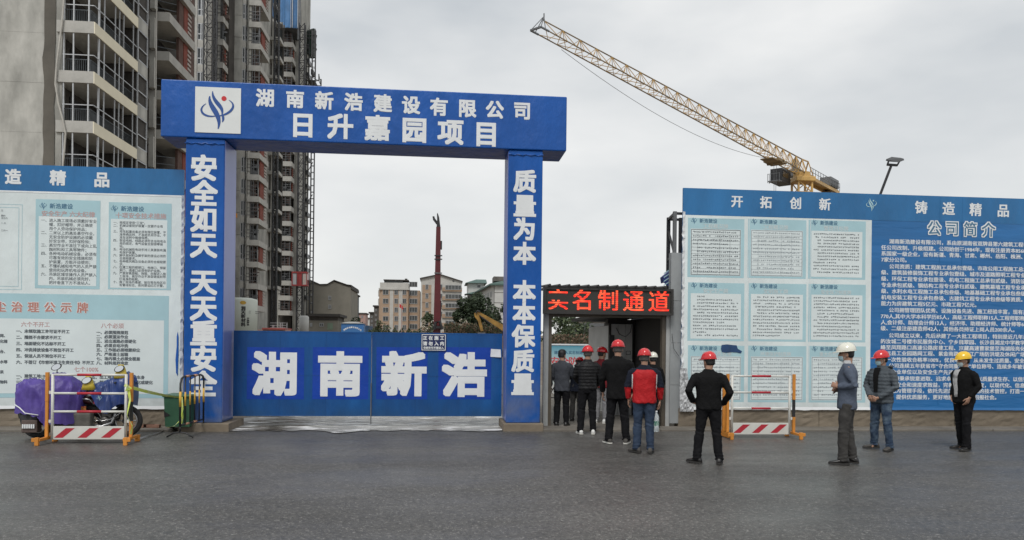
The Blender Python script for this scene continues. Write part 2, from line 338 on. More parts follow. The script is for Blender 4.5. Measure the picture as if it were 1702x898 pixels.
mb = MB(); mb.box(-46, XI-.3, 47.2, 70, 0, z1+6*FH); mb.box(XI-.3, XI, 47.2, 54.6, 0, z1+6*FH); mb.box(XI-.3, XI-.0, 57.4, 68, 0, z1+6*FH); part('core_wall', mb, M['concd'], t1)
mb = MB(); mb.box(-46, XI-.05, 46.36, 47.2, 0, z1-3*FH); part('lower_wall', mb, M['conc'], t1)
mb = MB()      # darker mortar strip with ragged edges
n = 60; za, zt = 1., z1+6*FH
Lp = [(WX(72, 46.3)+.16*noise.noise(Vector((i*.31, 1, 0)))+.05*noise.noise(Vector((i*1.3, 5, 0))), 46.3-.025, za+(zt-za)*i/n) for i in range(n+1)]
Rp = [(WX(91, 46.3)+.09*noise.noise(Vector((i*.37, 9, 0)))+.03*noise.noise(Vector((i*1.7, 2, 0))), 46.3-.025, za+(zt-za)*i/n) for i in range(n+1)]
mb.add(Lp+Rp, [(i, n+1+i, n+2+i, i+1) for i in range(n)]); part('mortar_strip', mb, M['stain'], t1)
# balcony 1 (cream fascia)
b = z1; t = b+.69; c = b+FH
sl1 = MB().box(XI, XC-.04, 46.0, YX(228, XC), b, t)
fa1 = MB().box(XC-.04, XC+.01, 46.0-.01, YX(228, XC), b-.02, t-.02)
wf = MB(); zt_ = c; zmid = t+.95
for px in (163, 172, 190, 197, 204, 220, 227):
    y = YX(px, XC-.08); w = .09 if px == 163 else .055; wf.box(XC-.08-w/2, XC-.08+w/2, y-w/2, y+w/2, t, c-.02)
wf.box(XC-.1, XC-.05, 46.1, YX(227, XC-.08), zmid, zmid+.05)
for px in (105, 121, 146): x = WX(px, 46.08); wf.box(x-.035, x+.035, 46.05, 46.11, t, c-.02)
wf.box(WX(103, 46.08), XC-.08, 46.06, 46.10, zmid, zmid+.05)
rl = MB(); x = WX(106, 46.4)
while x < WX(150, 46.4): rl.box(x-.008, x+.008, 46.4, 46.42, t, t+.82); x += .12
rl.box(WX(104, 46.4), XC-.45, 46.39, 46.43, t+.8, t+.84)
y = 46.4
while y < YX(226, XC-.4): rl.box(XC-.41, XC-.39, y-.008, y+.008, t, t+.82); y += .14
rl.box(XC-.42, XC-.38, 46.4, YX(226, XC-.4), t+.8, t+.84); rl.box(XC-.42, XC-.38, 46.4, YX(226, XC-.4), t+.08, t+.12)
dr = MB().box(XI, XI+.05, 47.6, 50.2, t+.0, c-.35); dr.box(XI, XI+.08, 48.85, 48.92, t, c-.35)  # near-black panel, its colour stands for the darkness inside the doorway
blk = MB().box(XI+.4, XC-.5, 50.9, 51.1, t, c); blk2 = MB().box(XI+.25, XI+.9, 50.4, 50.85, t, t+.55)
col = MB().box(XI-.05, XI+.28, 46.12, 46.5, t, c)
stack(t1, [('floor_slab', sl1, M['conc2']), ('fascia_board', fa1, M['cream']), ('window_frame', wf, M['alu']), ('railing', rl, M['rail']), ('opening', dr, M['dark']), ('partition', blk, M['concd']), ('block_stack', blk2, M['pink']), ('column', col, M['conc'])], ks1)
# bay window between the balconies
y0, y1 = YX(228.5, XC)+.02, YX(245, XC)
si = MB().box(XI, XC-.02, y0, y1, b+.05, b+.86)
gl = MB().box(XI, XC-.12, y0+.06, y1-.06, b+.86, c+.0)  # no glass here: a dark fill stands for the unlit window opening
fr = MB()
for yy in (y0+.03, y1-.05): fr.box(XC-.09, XC-.01, yy-.04, yy+.04, b+.86, c+.05)
for zz in (b+.9, b+1.75, c-.02): fr.box(XC-.09, XC-.01, y0, y1, zz-.035, zz+.035)
stack(t1, [('window_sill', si, M['conc']), ('pane', gl, M['concd']), ('window_frame', fr, M['alu'])], ks1)
# recess with a pale column, then balcony 2 with brick infill
y2, y3 = 58.0, YX(322.8, XC)
sl2 = MB().box(XI-1.6, XC-.03, y2, y3, b-.02, b+.66); fa2 = MB().box(XC-.03, XC+.02, y2-.01, y3, b-.05, b+.64)
cl = MB().box(WX(249, 57.6), WX(257, 57.6), 57.4, 57.9, b+.66, c-.02)
bb1 = MB().box(XC-.5, XC-.3, YX(296, XC-.3), YX(303.5, XC-.3), b+.66, c-.02)
bb2 = MB().box(XC-.42, XC-.25, YX(304.5, XC-.25), YX(311, XC-.25), b+.66, c-.02)
tt = MB(); z = b+.7
while z < c-.2: tt.box(XC-.36, XC-.2, YX(311.2, XC-.2), YX(316.5, XC-.2), z, z+.17); z += .36
tb = MB().box(XC-.5, XC-.24, YX(311.1, XC-.24), YX(321, XC-.24), b+.66, c-.02)
gr = MB()
for zz in (b+1.2, b+1.75): gr.bar((WX(258, y2+.5), y2+.5, zz), (WX(291, y2+1.2), y2+1.2, zz+.03), .04)
stack(t1, [('floor_slab', sl2, M['conc2']), ('fascia_board', fa2, M['conc2']), ('column', cl, M['conc']), ('brick_infill', bb1, M['brickb']), ('brick_infill', bb2, M['brick']), ('toothing', tt, M['pink']), ('brick_infill', tb, M['brickb']), ('guard_rail', gr, M['rail'])], ks1)
mb = MB(); pts = [W(107, -10, 45.9), W(103, 40, 45.9), W(98, 78, 45.9), W(94, 108, 45.9), W(92, 140, 45.9), W(97, 172, 45.9), W(104, 198, 45.9), W(109, 222, 45.9), W(107, 250, 45.9), W(103, 290, 45.9)]
sm = []
for i in range(len(pts)-1):
    for k in range(4): sm.append(pts[i].lerp(pts[i+1], k/4))
sm.append(pts[-1]); mb.tube(sm, .055, 8); single('site_hose', mb, mat('grey_hose', (.42, .40, .36), .5), 'pale grey hose hanging down beside the balconies of the nearest tower block', 'hose', tuple(sm[0]), smooth=True)
mb = MB(); x = WX(258, 56); mb.tube([(x, 56, 6), (x, 56, 34)], .045, 8); single('hoist_rope', mb, mat('rope', (.5, .48, .44), .8), 'thin pale rope hanging straight down in front of the shaded recess of the tower', 'rope', (x, 56, 6))

# -------- second block, farther: front-facing bays described from left to right
def bay_window(root, pxa, pxb, pxs, Y, zb, ks):
    xa, xb = WX(pxa, Y), WX(pxb, Y); d = YX(pxs, xb)-Y
    si = MB(); si.box(xa, xb, Y, Y+d, zb-.15, zb+.75); 
    g = MB().box(xa+.08, xb-.08, Y+.1, Y+d-.1, zb+.75, zb+FH-.15)
    f = MB()
    for x in (xa+.06, (xa+xb)/2+.1, xb-.06): f.box(x-.06, x+.06, Y, Y+.12, zb+.75, zb+FH-.15)
    for y in (Y+.06, Y+d/2, Y+d-.06): f.box(xb-.12, xb, y-.06, y+.06, zb+.75, zb+FH-.15)
    for z in (zb+.8, zb+1.5, zb+FH-.2): f.box(xa, xb, Y+.02, Y+.1, z-.06, z+.06); f.box(xb-.1, xb-.02, Y, Y+d, z-.06, z+.06)
    stack(root, [('window_sill', si, M['conc2']), ('pane', g, M['glass']), ('window_frame', f, M['alu'])], ks)
def balcony(root, pxa, pxb, pxs, Y, zb, ks, th=.75, red=None, back=1.8, rails=True, blocks=None):
    xa, xb = WX(pxa, Y), WX(pxb, Y); y1 = YX(pxs, xb)
    s = MB().box(xa, xb-.05, Y, y1, zb, zb+th); f = MB().box(xb-.05, xb+.03, Y-.02, y1, zb-.03, zb+th-.03)
    w = MB().box(xa-.5, xb-.6, Y+back, Y+back+.25, zb+th, zb+FH)
    o = MB(); xm = xa+(xb-xa)*.15; o.box(xm, xm+(xb-xa)*.45, Y+back-.04, Y+back-.01, zb+th+.02, zb+FH-.5)
    cb = MB().box(xa, xa+.3, Y+.15, Y+.5, zb+th, zb+FH)
    g = MB()
    if rails:
        for q in (.45, .95, 1.4): g.bar((xa, Y+.1, zb+th+q), (xb-.1, Y+.1, zb+th+q+random.uniform(-.04, .04)), .06)
        for x in (xa+.5, (xa+xb)/2, xb-.2): g.box(x-.04, x+.04, Y+.08, Y+.14, zb+th, zb+FH)
    L0 = [('floor_slab', s, M['conc2']), ('fascia_board', f, M['conc2']), ('partition', w, M['concd']), ('opening', o, M['glass']), ('column', cb, M['conc']), ('guard_rail', g, M['steel'])]
    if red:
        r = MB().box(xb-.35, xb-.2, YX(red[0], xb), YX(red[1], xb), zb+th, zb+FH); r2 = MB(); z = zb+th+.05
        while z < zb+FH-.2: r2.box(xb-.3, xb-.12, YX(red[1], xb), YX(red[2], xb), z, z+.2); z += .42
        r3 = MB().box(WX(pxb, Y)-(.9 if blocks is None else blocks), xb-.4, Y+.5, Y+.7, zb+th, zb+FH)
        L1 = [('brick_infill', r, M['brick']), ('toothing', r2, M['pink'])]; L2 = [('brick_infill', r3, M['brickb'])]; rq = random.Random(int(pxa)); stack(root, L1, [k for k in ks if rq.random() < .6]); stack(root, L2, [k for k in ks if rq.random() < .15])
    for v_ in range(3):      # props, planks and clutter, a different set on every third floor
        rq = random.Random(v_+int(pxa)); cm = MB()
        for i in range(7): x = rq.uniform(xa, xb-.2); y = Y+rq.uniform(.2, 1.5); cm.bar((x, y, zb+th), (x+rq.uniform(-.3, .3), y, zb+FH), .07)
        for i in range(6): x = rq.uniform(xa, xb-.8); z = zb+th+rq.uniform(0, 1.6); cm.bar((x, Y+.3, z), (x+rq.uniform(.4, 1.2), Y+.4, z+rq.uniform(-.1, .25)), .08, .16)
        cm.box(xa+.3, xa+.3+rq.uniform(.4, 1.0), Y+.6, Y+1.1, zb+th, zb+th+rq.uniform(.3, .9)); me = cm.mesh('props', M['rust'] if v_ else M['steel'], rootloc(root))
        for k in ks:
            if k % 3 == v_: rep('props', me, root, k*FH)['kind'] = 'stuff'
    stack(root, L0, ks)
def recess(root, pxa, pxb, Y, zb, ks, mm, deep=3.):
    xa, xb = WX(pxa, Y), WX(pxb, Y); s = MB().box(xa, xb, Y, Y+deep, zb, zb+.5); w = MB().box(xa, xb, Y+deep, Y+deep+.3, zb, zb+FH)
    p = MB().box(xa+(xb-xa)*.42, xa+(xb-xa)*.56, Y+.3, Y+.6, zb+.5, zb+FH); o = MB().box(xa+(xb-xa)*.62, xa+(xb-xa)*.9, Y+deep-.05, Y+deep-.01, zb+.6, zb+FH-.4)
    stack(root, [('landing_slab', s, M['conc2']), ('partition', w, mm), ('column', p, M['conc']), ('opening', o, M['glass'])], ks)
def lattice_mast(mb, cx, cy, w, z0, z1, pitch=1.5, r=.06, m=0, dia=True):
    h = w/2; C4 = [(-h, -h), (h, -h), (h, h), (-h, h)]
    for a, b_ in C4: mb.bar((cx+a, cy+b_, z0), (cx+a, cy+b_, z1), r*1.6, m=m)
    z = z0; k = 0
    while z < z1-.01:
        for i in range(4):
            p, q = C4[i], C4[(i+1) % 4]; zz = min(z+pitch, z1)
            mb.bar((cx+p[0], cy+p[1], z), (cx+q[0], cy+q[1], z), r, m=m)
            if dia: mb.bar((cx+p[0], cy+p[1], z if k % 2 else zz), (cx+q[0], cy+q[1], zz if k % 2 else z), r*.8, m=m)
        z += pitch; k += 1
t2 = thing('tower_block', 'middle unfinished tower block with red brick infill beside its balconies, behind the left gate pillar', 'building', (-32, 104, 0), 'unfinished tower blocks')
zA = W(333, 36.5, 93).z; kA = range(-8, 5)
zmax2 = 56
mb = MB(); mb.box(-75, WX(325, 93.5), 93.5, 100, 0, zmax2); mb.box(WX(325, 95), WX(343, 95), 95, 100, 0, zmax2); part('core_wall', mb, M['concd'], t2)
mb = MB(); mb.box(WX(341, 93.2)-.25, WX(341, 93.2)+.1, 93, 95, 0, zmax2); mb.box(WX(322, 92.9), WX(326, 92.9), 92.9, 94, 0, zmax2); part('pier', mb, M['conc2'], t2)
bay_window(t2, 326, 336, 342, 93, zA, kA)
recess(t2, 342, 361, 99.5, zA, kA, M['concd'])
zB = W(365, 74.5, 98).z; kB = range(-11, 4)
balcony(t2, 360, 369.5, 379, 98, zB, kB, red=(375, 377, 378.5), rails=True)
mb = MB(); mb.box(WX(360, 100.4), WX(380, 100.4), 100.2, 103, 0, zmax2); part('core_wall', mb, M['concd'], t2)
for k in range(-11, 6):
    q = random.uniform(-.02, .02); mb = MB(); mb.box(WX(378.5, 102.7), WX(400.5, 102.7), 102.7+q, 108, zB+k*FH+.03, zB+(k+1)*FH-.01); part('wall_pour', mb, M['conc'], t2)
zC = W(420, 81.5, 103).z; kC = range(-12, 4)
bay_window(t2, 401, 407, 412, 103, zC+.3, kC)
mb = MB(); mb.box(WX(400, 105), WX(412, 105), 104.6, 118, 0, zmax2+3); mb.box(WX(410.5, 103.5)-.0, WX(412.3, 103.5), 103.3, 104.6, 0, zmax2+3); part('core_wall', mb, M['conc'], t2)
balcony(t2, 412, 432, 446.5, 103, zC, kC, red=(436, 442, 445.5), blocks=1.0)
zD = W(445, 66, 117).z
recess(t2, 440, 464.5, 117, zD, range(-13, 1), M['concd'], 2.5)
mb = MB(); mb.box(WX(412, 112), WX(432, 112), 106.5, 119.4, 0, zmax2+3); part('core_wall', mb, M['concd'], t2)
mb = MB(); mb.box(WX(425, 121), WX(464, 121), 120.0, 121, 0, zD); part('rear_wall', mb, M['concd'], t2)
# farthest block with blue net cladding
t3 = thing('tower_block', 'farthest tall tower block with blue safety net at its top, above the gate beam', 'building', (-48, 155, 0), 'unfinished tower blocks')
zE = W(475, 102.5, 150).z; kE = range(-17, 2)
balcony(t3, 465.5, 485.5, 490.5, 150, zE, kE, th=.95, red=(488.5, 489.3, 490.2), blocks=.8)
mb = MB(); mb.box(WX(455, 154), WX(488, 154), 153.6, 166, 0, 90); part('core_wall', mb, M['concd'], t3)
mb = MB(); mb.box(WX(489.5, 153), WX(498, 153), 153, 164, 0, 82); mb.box(WX(463.5, 150.4), WX(466.3, 150.4), 150.1, 152, 0, 72); part('pier', mb, M['conc'], t3)
zF = W(505, 80, 160).z
for k in range(-18, 1):      # open scaffolded bay at the far edge, sky shows between its floors
    z = zF+k*FH; mb = MB(); mb.box(WX(498, 160), WX(512.5, 160), 160, 163, z, z+.85); mb.box(WX(498, 160), WX(503, 160), 162, 163, z+.85, z+FH); part('landing_slab', mb, M['steel'], t3)
mb = MB()
for px in (499, 501.5, 505, 508.7, 512.3):
    x = WX(px, 159.5); mb.box(x-.09, x+.09, 159.4, 159.6, 0, WZ(70, 159.5))
for k in range(-36, 2):
    z = zF+k*FH/2; mb.bar((WX(498, 159.4), 159.4, z+.3), (WX(513, 159.4), 159.4, z+.3), .14)
    if k % 2: mb.bar((WX(498, 159.4), 159.4, z+.3), (WX(505, 159.4), 159.4, z+1.8), .1)
part('scaffold_frame', mb, M['dark'], t3)
# blue net: separate sheets between standards
zt = W(470, -45, 149).z
for pa, pb, pyb, Yn in ((460, 469, 37, 139.6), (469, 472, 42, 139.4), (472, 481, 46, 139.2), (481, 484, 46, 148.0), (484, 493, 47, 147.8), (493, 498, 66, 147.7)):
    mb = MB(); z0 = W(pa, pyb, Yn).z; a, b_ = WX(pa, Yn), WX(pb, Yn)
    n = 10
    for i in range(n+1):
        z = z0+(zt-z0)*i/n
        for j in range(5): mb.v.append((a+(b_-a)*j/4, Yn-.18*math.sin(PI*j/4)*(.5+random.random()*.5), z))
    for i in range(n):
        for j in range(4): mb.f.append((i*5+j, i*5+j+1, i*5+j+6, i*5+j+5)); mb.m.append(0)
    part('net_sheet', mb, M['bluenet'] if pa != 493 else M['steel'], t3)
mb = MB()
for px in (462, 469, 472, 481, 484, 493):
    x = WX(px, 147.5); mb.box(x-.07, x+.07, 147.5, 147.6, WZ(46, 147.5, px), zt)
part('net_pole', mb, M['alu'], t3)
mb = MB(); mb.add([W(462, 37, 148.6), W(472, 42, 148.3), W(498, 47, 147.8), W(497, 68, 153), W(484, 66, 153), W(466, 58, 153)], [(0, 1, 5), (1, 2, 3, 4), (1, 4, 5)]); part('net_soffit', mb, M['steel'], t3)
mb = MB(); mb.add([W(443, -40, 140), W(452, -40, 140), W(454, 28, 140), W(450, 22, 140), W(444, -5, 140)], [(0, 4, 3, 2, 1)]); mb.add([W(452, -40, 140), W(455, -40, 145), W(455, 33, 145), W(454, 28, 140)], [(0, 3, 2, 1)]); part('net_sheet', mb, M['bluenet'], t3)
recess(t3, 440, 456, 141, WZ(62, 141, 448), (0, 1, 2), M['steel'])
# green net bundle and hanging platform at the far corner
gn = thing('scaffold_hood', 'dark green netted scaffold hood sticking out from the far top corner of the farthest tower', 'scaffold', tuple(W(512, 95, 162)))
mb = MB(); c = W(513, 73, 162); bm = bmesh.new(); bmesh.ops.create_cube(bm, size=1); bmesh.ops.subdivide_edges(bm, edges=bm.edges[:], cuts=7, use_grid_fill=True)
for v in bm.verts:
    k = Vector((v.co.x*2.3, v.co.y*3, v.co.z*5.0)); 
    if v.co.z < -.1: k.x += (-.1-v.co.z)*-1.1
    d = noise.noise_vector(k*1.1+Vector((3, 1, 7)))*.5; v.co = c+k+Vector((.2, 0, 0))+Vector((d.x, d.y*.5, d.z))
bm.verts.index_update(); mb.add([v.co[:] for v in bm.verts], [[v.index for v in f.verts] for f in bm.faces]); bm.free(); part('net', mb, M['greennet'], gn)
mb = MB()
for px in (501, 505, 509, 513, 517, 521, 522.5): x = WX(px, 161); mb.bar((x, 160.3, WZ(95, 160.3, px)), (x+random.uniform(-.1, .1), 160.3, WZ(random.uniform(42, 52), 160.3, px)), .1)
for py in (50, 56, 62): mb.bar(W(500, py, 160.3), W(522, py+2, 160.3), .09)
part('poles', mb, M['steel'], gn)
mb = MB()      # small cantilevered loading platform below it
lattice_mast(mb, WX(519, 158), 158, 3.0, WZ(138, 158, 519), WZ(127, 158, 519), 1.4, .12); mb.box(WX(513, 158), WX(525, 158), 156.5, 159.5, WZ(139, 158, 519), WZ(137.5, 158, 519)); mb.box(WX(517, 158), WX(521, 158), 157, 159, WZ(126, 158, 519), WZ(118, 158, 519))
single('loading_platform', mb, M['dark'], 'small dark caged platform round the thin mast just above the gate beam', 'platform', tuple(W(519, 139, 158)))
# masts
def mast(px, Y, w, zt, label, name='hoist_mast', mm=None, ties=(), pitch=1.5, r=.06, tilt=0, dia=True):
    x = WX(px, Y); o = thing(name, label, 'mast', (x, Y, 0)); mb = MB(); lattice_mast(mb, x, Y, w, 0, zt, pitch, r, dia=dia); part('lattice', mb, mm or M['dark'], o)
    for py, px2, Y2 in ties: mb = MB(); z = WZ(py, Y, px); mb.bar((x, Y, z), (WX(px2, Y2), Y2, z), .12); part('wall_tie', mb, M['dark'], o)
    return o
mast(348, 91, 1.1, 54, 'dark lattice hoist mast left of the grey concrete pier of the middle tower', r=.07)
mast(356, 90.5, .35, 54, 'thin dark standpipe mast close to the grey concrete pier of the middle tower', r=.05)
mast(458.5, 113, .6, 62, 'tall dark lattice hoist mast between the middle and the farthest tower', r=.10)
mast(501, 146, 1.0, WZ(40, 146, 501), 'dark hoist mast that carries the red and white lift cage', r=.10)
mast(520.5, 150, .62, WZ(50, 150, 520), 'thin ladder-like mast standing free against the sky right of the towers', pitch=1.3, r=.085, dia=False, ties=((270, 512, 159), (324, 512, 159), (379, 512, 159), (432, 512, 159), (484, 514, 159)))
hc = thing('hoist_cage', 'red framed construction hoist cage halfway up the farthest tower', 'lift cage', tuple(W(500, 476, 145)))
mb = MB(); a = W(487, 476, 145); b_ = W(513, 453, 145); mb.box(a.x, b_.x, 143.6, 145.2, a.z, a.z+.25); mb.box(a.x, b_.x, 143.6, 145.2, b_.z-.3, b_.z)
for x in (a.x+.08, a.x+(b_.x-a.x)*.38, a.x+(b_.x-a.x)*.62, b_.x-.08): mb.box(x-.08, x+.08, 143.55, 143.7, a.z, b_.z); mb.box(x-.08, x+.08, 145.1, 145.25, a.z, b_.z)
part('cage_frame', mb, M['redp'], hc)
w3 = (b_.x-a.x)/3
for i, mm in enumerate((M['alu'], M['redp'], M['pink'])):
    mb = MB().box(a.x+w3*i+.1, a.x+w3*(i+1)-.1, 143.7, 143.8, a.z+.25, b_.z-.3); part('cage_panel', mb, mm, hc)
sg = MB().bar(W(385, 350, 100), W(393, 350, 100), .9, .9); 
lt = thing('site_lamp', 'small orange and red lamp bracket on the concrete pier beside the left gate pillar', 'lamp', tuple(W(391, 362, 100.7)))
part('lamp_body', MB().box(WX(388.5, 100.6), WX(395.5, 100.6), 100.4, 100.8, WZ(362, 100.6, 391), WZ(355, 100.6, 391)), mat('orange_lamp', (.6, .25, .02), .5), lt)
part('bracket', MB().box(WX(391, 100.5), WX(392.6, 100.5), 100.3, 100.75, WZ(375, 100.6, 391), WZ(345, 100.6, 391)), mat('red_lamp', (.45, .06, .03), .5), lt)

REF[0] = 570
# ================================================================ far town seen through the gate
def facade_windows(root, Y, pxs, pys, wpx, hpx, name='window', glass=None, fr=None, depth=.12, box=False):
    for py in pys:
        for i, px in enumerate(pxs):
            a = W(px-wpx[i]/2, py+hpx/2, Y); b = W(px+wpx[i]/2, py-hpx/2, Y)
            f = MB(); t_ = .12
            f.box(a.x, b.x, Y-.12, Y+.05, a.z, a.z+t_); f.box(a.x, b.x, Y-.12, Y+.05, b.z-t_, b.z); f.box(a.x, a.x+t_, Y-.12, Y+.05, a.z+t_, b.z-t_); f.box(b.x-t_, b.x, Y-.12, Y+.05, a.z+t_, b.z-t_)
            n = max(1, int((b.x-a.x)/1.1))
            for k in range(1, n+1): x = a.x+(b.x-a.x)*k/(n+1); f.box(x-.05, x+.05, Y-.1, Y+.04, a.z+t_, b.z-t_)
            fo = part(name, f, fr or M['alu'], root)
            g = MB().box(a.x+t_, b.x-t_, Y-.04, Y-.01, a.z+t_, b.z-t_); link('pane', g.mesh('pane', glass or M['glass'], rootloc(root)), fo)
HB = dict(tan=mat('tan_render', (.36, .26, .185), .9, .15, .4, detail=8), tan2=mat('pale_render', (.46, .45, .42), .9, .12, .4, detail=8), grey=mat('grey_tile_wall', (.235, .22, .185), .9, .12, .5, detail=8),
          roof=mat('dark_roof', (.06, .055, .05), .9), groof=mat('green_roof', (.075, .13, .115), .7, .2, .5), white=mat('white_render', (.52, .52, .50), .85, .1, .5), pinkw=mat('pink_render', (.38, .25, .22), .9, .1, .5),
          dk=mat('dark_flats', (.12, .11, .10), .9, .3, .5), glassy=mat('grey_window', (.07, .075, .075), .3, .4, .3))
Y = 245; A = thing('apartment_block', 'tan apartment block with rounded left corner behind the small red flag', 'building', (WX(660, Y), Y, 0), 'apartment blocks across the site')
xa, xb, xc = WX(628.5, Y), WX(678, Y), WX(697, Y); zt = WZ(482, Y, 660)
mb = MB(); mb.prism([(xa+1.6, 0), (xb, 0), (xb, zt), (xa+1.6, zt)], Y, Y+12); mb.loft([[(xa+1.6+1.6*math.cos(t), Y+1.6+1.6*math.sin(t), z) for t in [PI+PI/2*i/6 for i in range(7)]]+[(xa+1.6, Y+12, z), (xa, Y+12, z)] for z in (0, zt)]); part('wall', mb, HB['tan'], A)
mb = MB(); mb.box(xb, xc, Y+1.2, Y+12, 0, zt); part('stair_wall', mb, HB['tan'], A)
mb = MB(); mb.box(xa, xb+.3, Y-.35, Y+12, zt, zt+.5); mb.box(xa+.4, xb, Y-.05, Y+12, zt+.5, WZ(470, Y, 650)); part('parapet', mb, HB['tan2'], A)
mb = MB(); mb.box(WX(637, Y), WX(668, Y), Y+1, Y+8, WZ(472, Y, 650), WZ(466, Y, 650)); part('roof_terrace', mb, HB['glassy'], A)
mb = MB(); mb.box(WX(636, Y), WX(678, Y), Y+.5, Y+9, WZ(466, Y, 650), WZ(464.5, Y, 650)); mb.box(WX(671, Y), WX(675, Y), Y+3, Y+5, WZ(464.5, Y, 650), WZ(461.5, Y, 650)); part('roof', mb, HB['roof'], A)
for px in (650, 665): part('white_band', MB().box(WX(px-3, Y), WX(px+3, Y), Y-.03, Y, 0, zt), HB['tan2'], A)
facade_windows(A, Y, (641, 658.5, 672), [486+14.6*i for i in range(5)], (9.5, 6.5, 6.5), 8.2, glass=HB['glassy'])
facade_windows(A, Y+1.2, (687,), [473, 487, 501, 515, 529, 543], (13.5,), 8.5, glass=HB['glassy'])
part('side_window', MB().box(WX(627, Y), WX(629.5, Y), Y+1.5, Y+4, WZ(492, Y, 628), WZ(482, Y, 628)), HB['tan2'], A); part('side_window', MB().box(WX(627, Y), WX(629.5, Y), Y+1.5, Y+4, WZ(506, Y, 628), WZ(496, Y, 628)), HB['tan2'], A)
Y = 240; B = thing('apartment_block', 'tan apartment block with pitched roof behind the red piling mast', 'building', (WX(730, Y), Y, 0), 'apartment blocks across the site')
xa, xb = WX(699, Y), WX(767.5, Y)
pf = [W(699, 560, Y), W(767.5, 560, Y), W(767.5, 468, Y), W(731, 456.5, Y), W(700, 463, Y)]
mb = MB(); mb.prism([(p.x, p.z if i > 1 else 0) for i, p in enumerate(pf)], Y, Y+13); part('wall', mb, HB['tan2'], B)
for i, (pa, pb) in enumerate(((701, 716), (734, 767))):
    for py in [481+14.7*k for k in range(6)]:
        part('spandrel', MB().box(WX(pa, Y), WX(pb, Y), Y-(.06 if i == 0 else .5), Y, WZ(py+(8 if i == 0 else 3.4), Y, pa), WZ(py-(8 if i == 0 else -3.4)+(.6 if i == 0 else -9.6+3.2), Y, pa)), HB['tan'], B)
mb = MB(); q = [W(698, 464, Y), W(731, 457.2, Y), W(769, 469, Y), W(769, 467.6, Y), W(731, 455.4, Y), W(698, 462.3, Y)]; mb.prism([(p.x, p.z) for p in q], Y-.6, Y+13.5); part('roof', mb, HB['roof'], B)
facade_windows(B, Y-.07, (709.5,), [477, 492, 507, 521.5, 536], (5,), 8.5, glass=HB['glassy'])
facade_windows(B, Y-.07, (732, ), [477, 492.5, 507.5, 522], (6.5,), 8.5, glass=HB['glassy'])
facade_windows(B, Y-.55, (753.5,), [478, 493, 508, 522.5, 537], (27,), 7.2, glass=HB['glassy'])
part('attic_window', MB().box(WX(751, Y), WX(754, Y), Y-.1, Y-.02, WZ(468.5, Y, 752), WZ(466, Y, 752)), M['glass'], B)
# green-roofed school
Y = 215; S = thing('school_building', 'white building with green roofs beyond the dark trees beside the right gate pillar', 'building', (WX(810, Y), Y, 0))
xe = WX(821, Y); mb = MB()
mb.box(xe, WX(852, Y), Y, Y+45, 0, WZ(472, Y, 830)); part('wall', mb, HB['white'], S)
mb = MB(); a = W(821, 472, Y); yb = Y+50; far = W(786, 490, yb); mb.add([(a.x, Y, 0), (far.x, yb, 0), (far.x, yb, a.z), (a.x, Y, a.z)], [(0, 3, 2, 1)]); part('long_wall', mb, HB['white'], S)
for s in range(3):
    for k in range(8):
        f0 = .08+k*.115; f1 = f0+.06; z = a.z-2.1-s*3.0; P = lambda f, zz, o: (a.x+(far.x-a.x)*f-o, Y+(yb-Y)*f-o*.3, zz)
        mb = MB().add([P(f0, z-1.5, .06), P(f1, z-1.5, .06), P(f1, z+.2, .06), P(f0, z+.2, .06)], [(0, 3, 2, 1)]); part('window', mb, HB['glassy'], S)
for py in (486, 503): part('band', MB().box(xe-.05, WX(852, Y), Y-.06, Y, WZ(py+.8, Y, 830), WZ(py, Y, 830)), HB['dk'], S)
ez = a.z; mb = MB(); e0 = Vector((a.x-1.2, Y-1, ez)); e1 = Vector((far.x-1.2, yb, ez)); r0 = Vector((a.x+4.5, Y+3, WZ(463, Y, 830))); r1 = Vector((far.x+5, yb, r0.z)); e2 = Vector((WX(856, Y), Y-1, ez)); r2 = Vector((WX(856, Y), Y+3, r0.z))
mb.add([e0, e1, r1, r0, e2, r2], [(0, 3, 2, 1), (0, 4, 5, 3)]); mb.add([e0-Vector((0, 0, .5)), e1-Vector((0, 0, .5)), e1, e0, e2, e2-Vector((0, 0, .5))], [(0, 3, 2, 1), (0, 5, 4, 3)]); part('roof', mb, HB['groof'], S)
mb = MB().box(WX(821, Y), WX(850, Y), Y+3.5, Y+10, r0.z-.5, WZ(458, Y, 830)); part('roof_cabin', mb, HB['dk'], S)
Yt = 262; T = thing('stair_tower', 'white square block with a green hipped roof at the far end of the green-roofed building', 'building', (WX(790, Yt), Yt, 0))
part('wall', MB().box(WX(777, Yt), WX(803, Yt), Yt, Yt+12, 0, WZ(469, Yt, 790)), HB['white'], T)
mb = MB(); zz = WZ(471, Yt, 790); zt = WZ(463, Yt, 790); x0, x1 = WX(772.5, Yt), WX(808, Yt); mb.add([(x0, Yt-1.5, zz), (x1, Yt-1.5, zz), (x1, Yt+14, zz), (x0, Yt+14, zz), (x0+4, Yt+4, zt), (x1, Yt+4, zt), (x1, Yt+9, zt), (x0+4, Yt+9, zt)], [(0, 3, 2, 1), (0, 1, 5, 4), (3, 0, 4, 7), (4, 5, 6, 7), (1, 2, 6, 5), (2, 3, 7, 6)]); part('roof', mb, HB['groof'], T)
mb = MB(); zz = WZ(489, Yt-4, 780); zt = WZ(482, Yt-4, 780); x0, x1 = WX(771.5, Yt-4), WX(800, Yt-4); mb.add([(x0, Yt-5, zz), (x1, Yt-5, zz), (x1, Yt+3, zz), (x0, Yt+3, zz), (x0+5, Yt-.1, zt), (x1, Yt-.1, zt)], [(0, 3, 2, 1), (0, 1, 5, 4), (3, 0, 4)]); part('lower_roof', mb, HB['groof'], T)
facade_windows(T, Yt-.05, (796,), (476,), (6,), 5, glass=HB['glassy'])
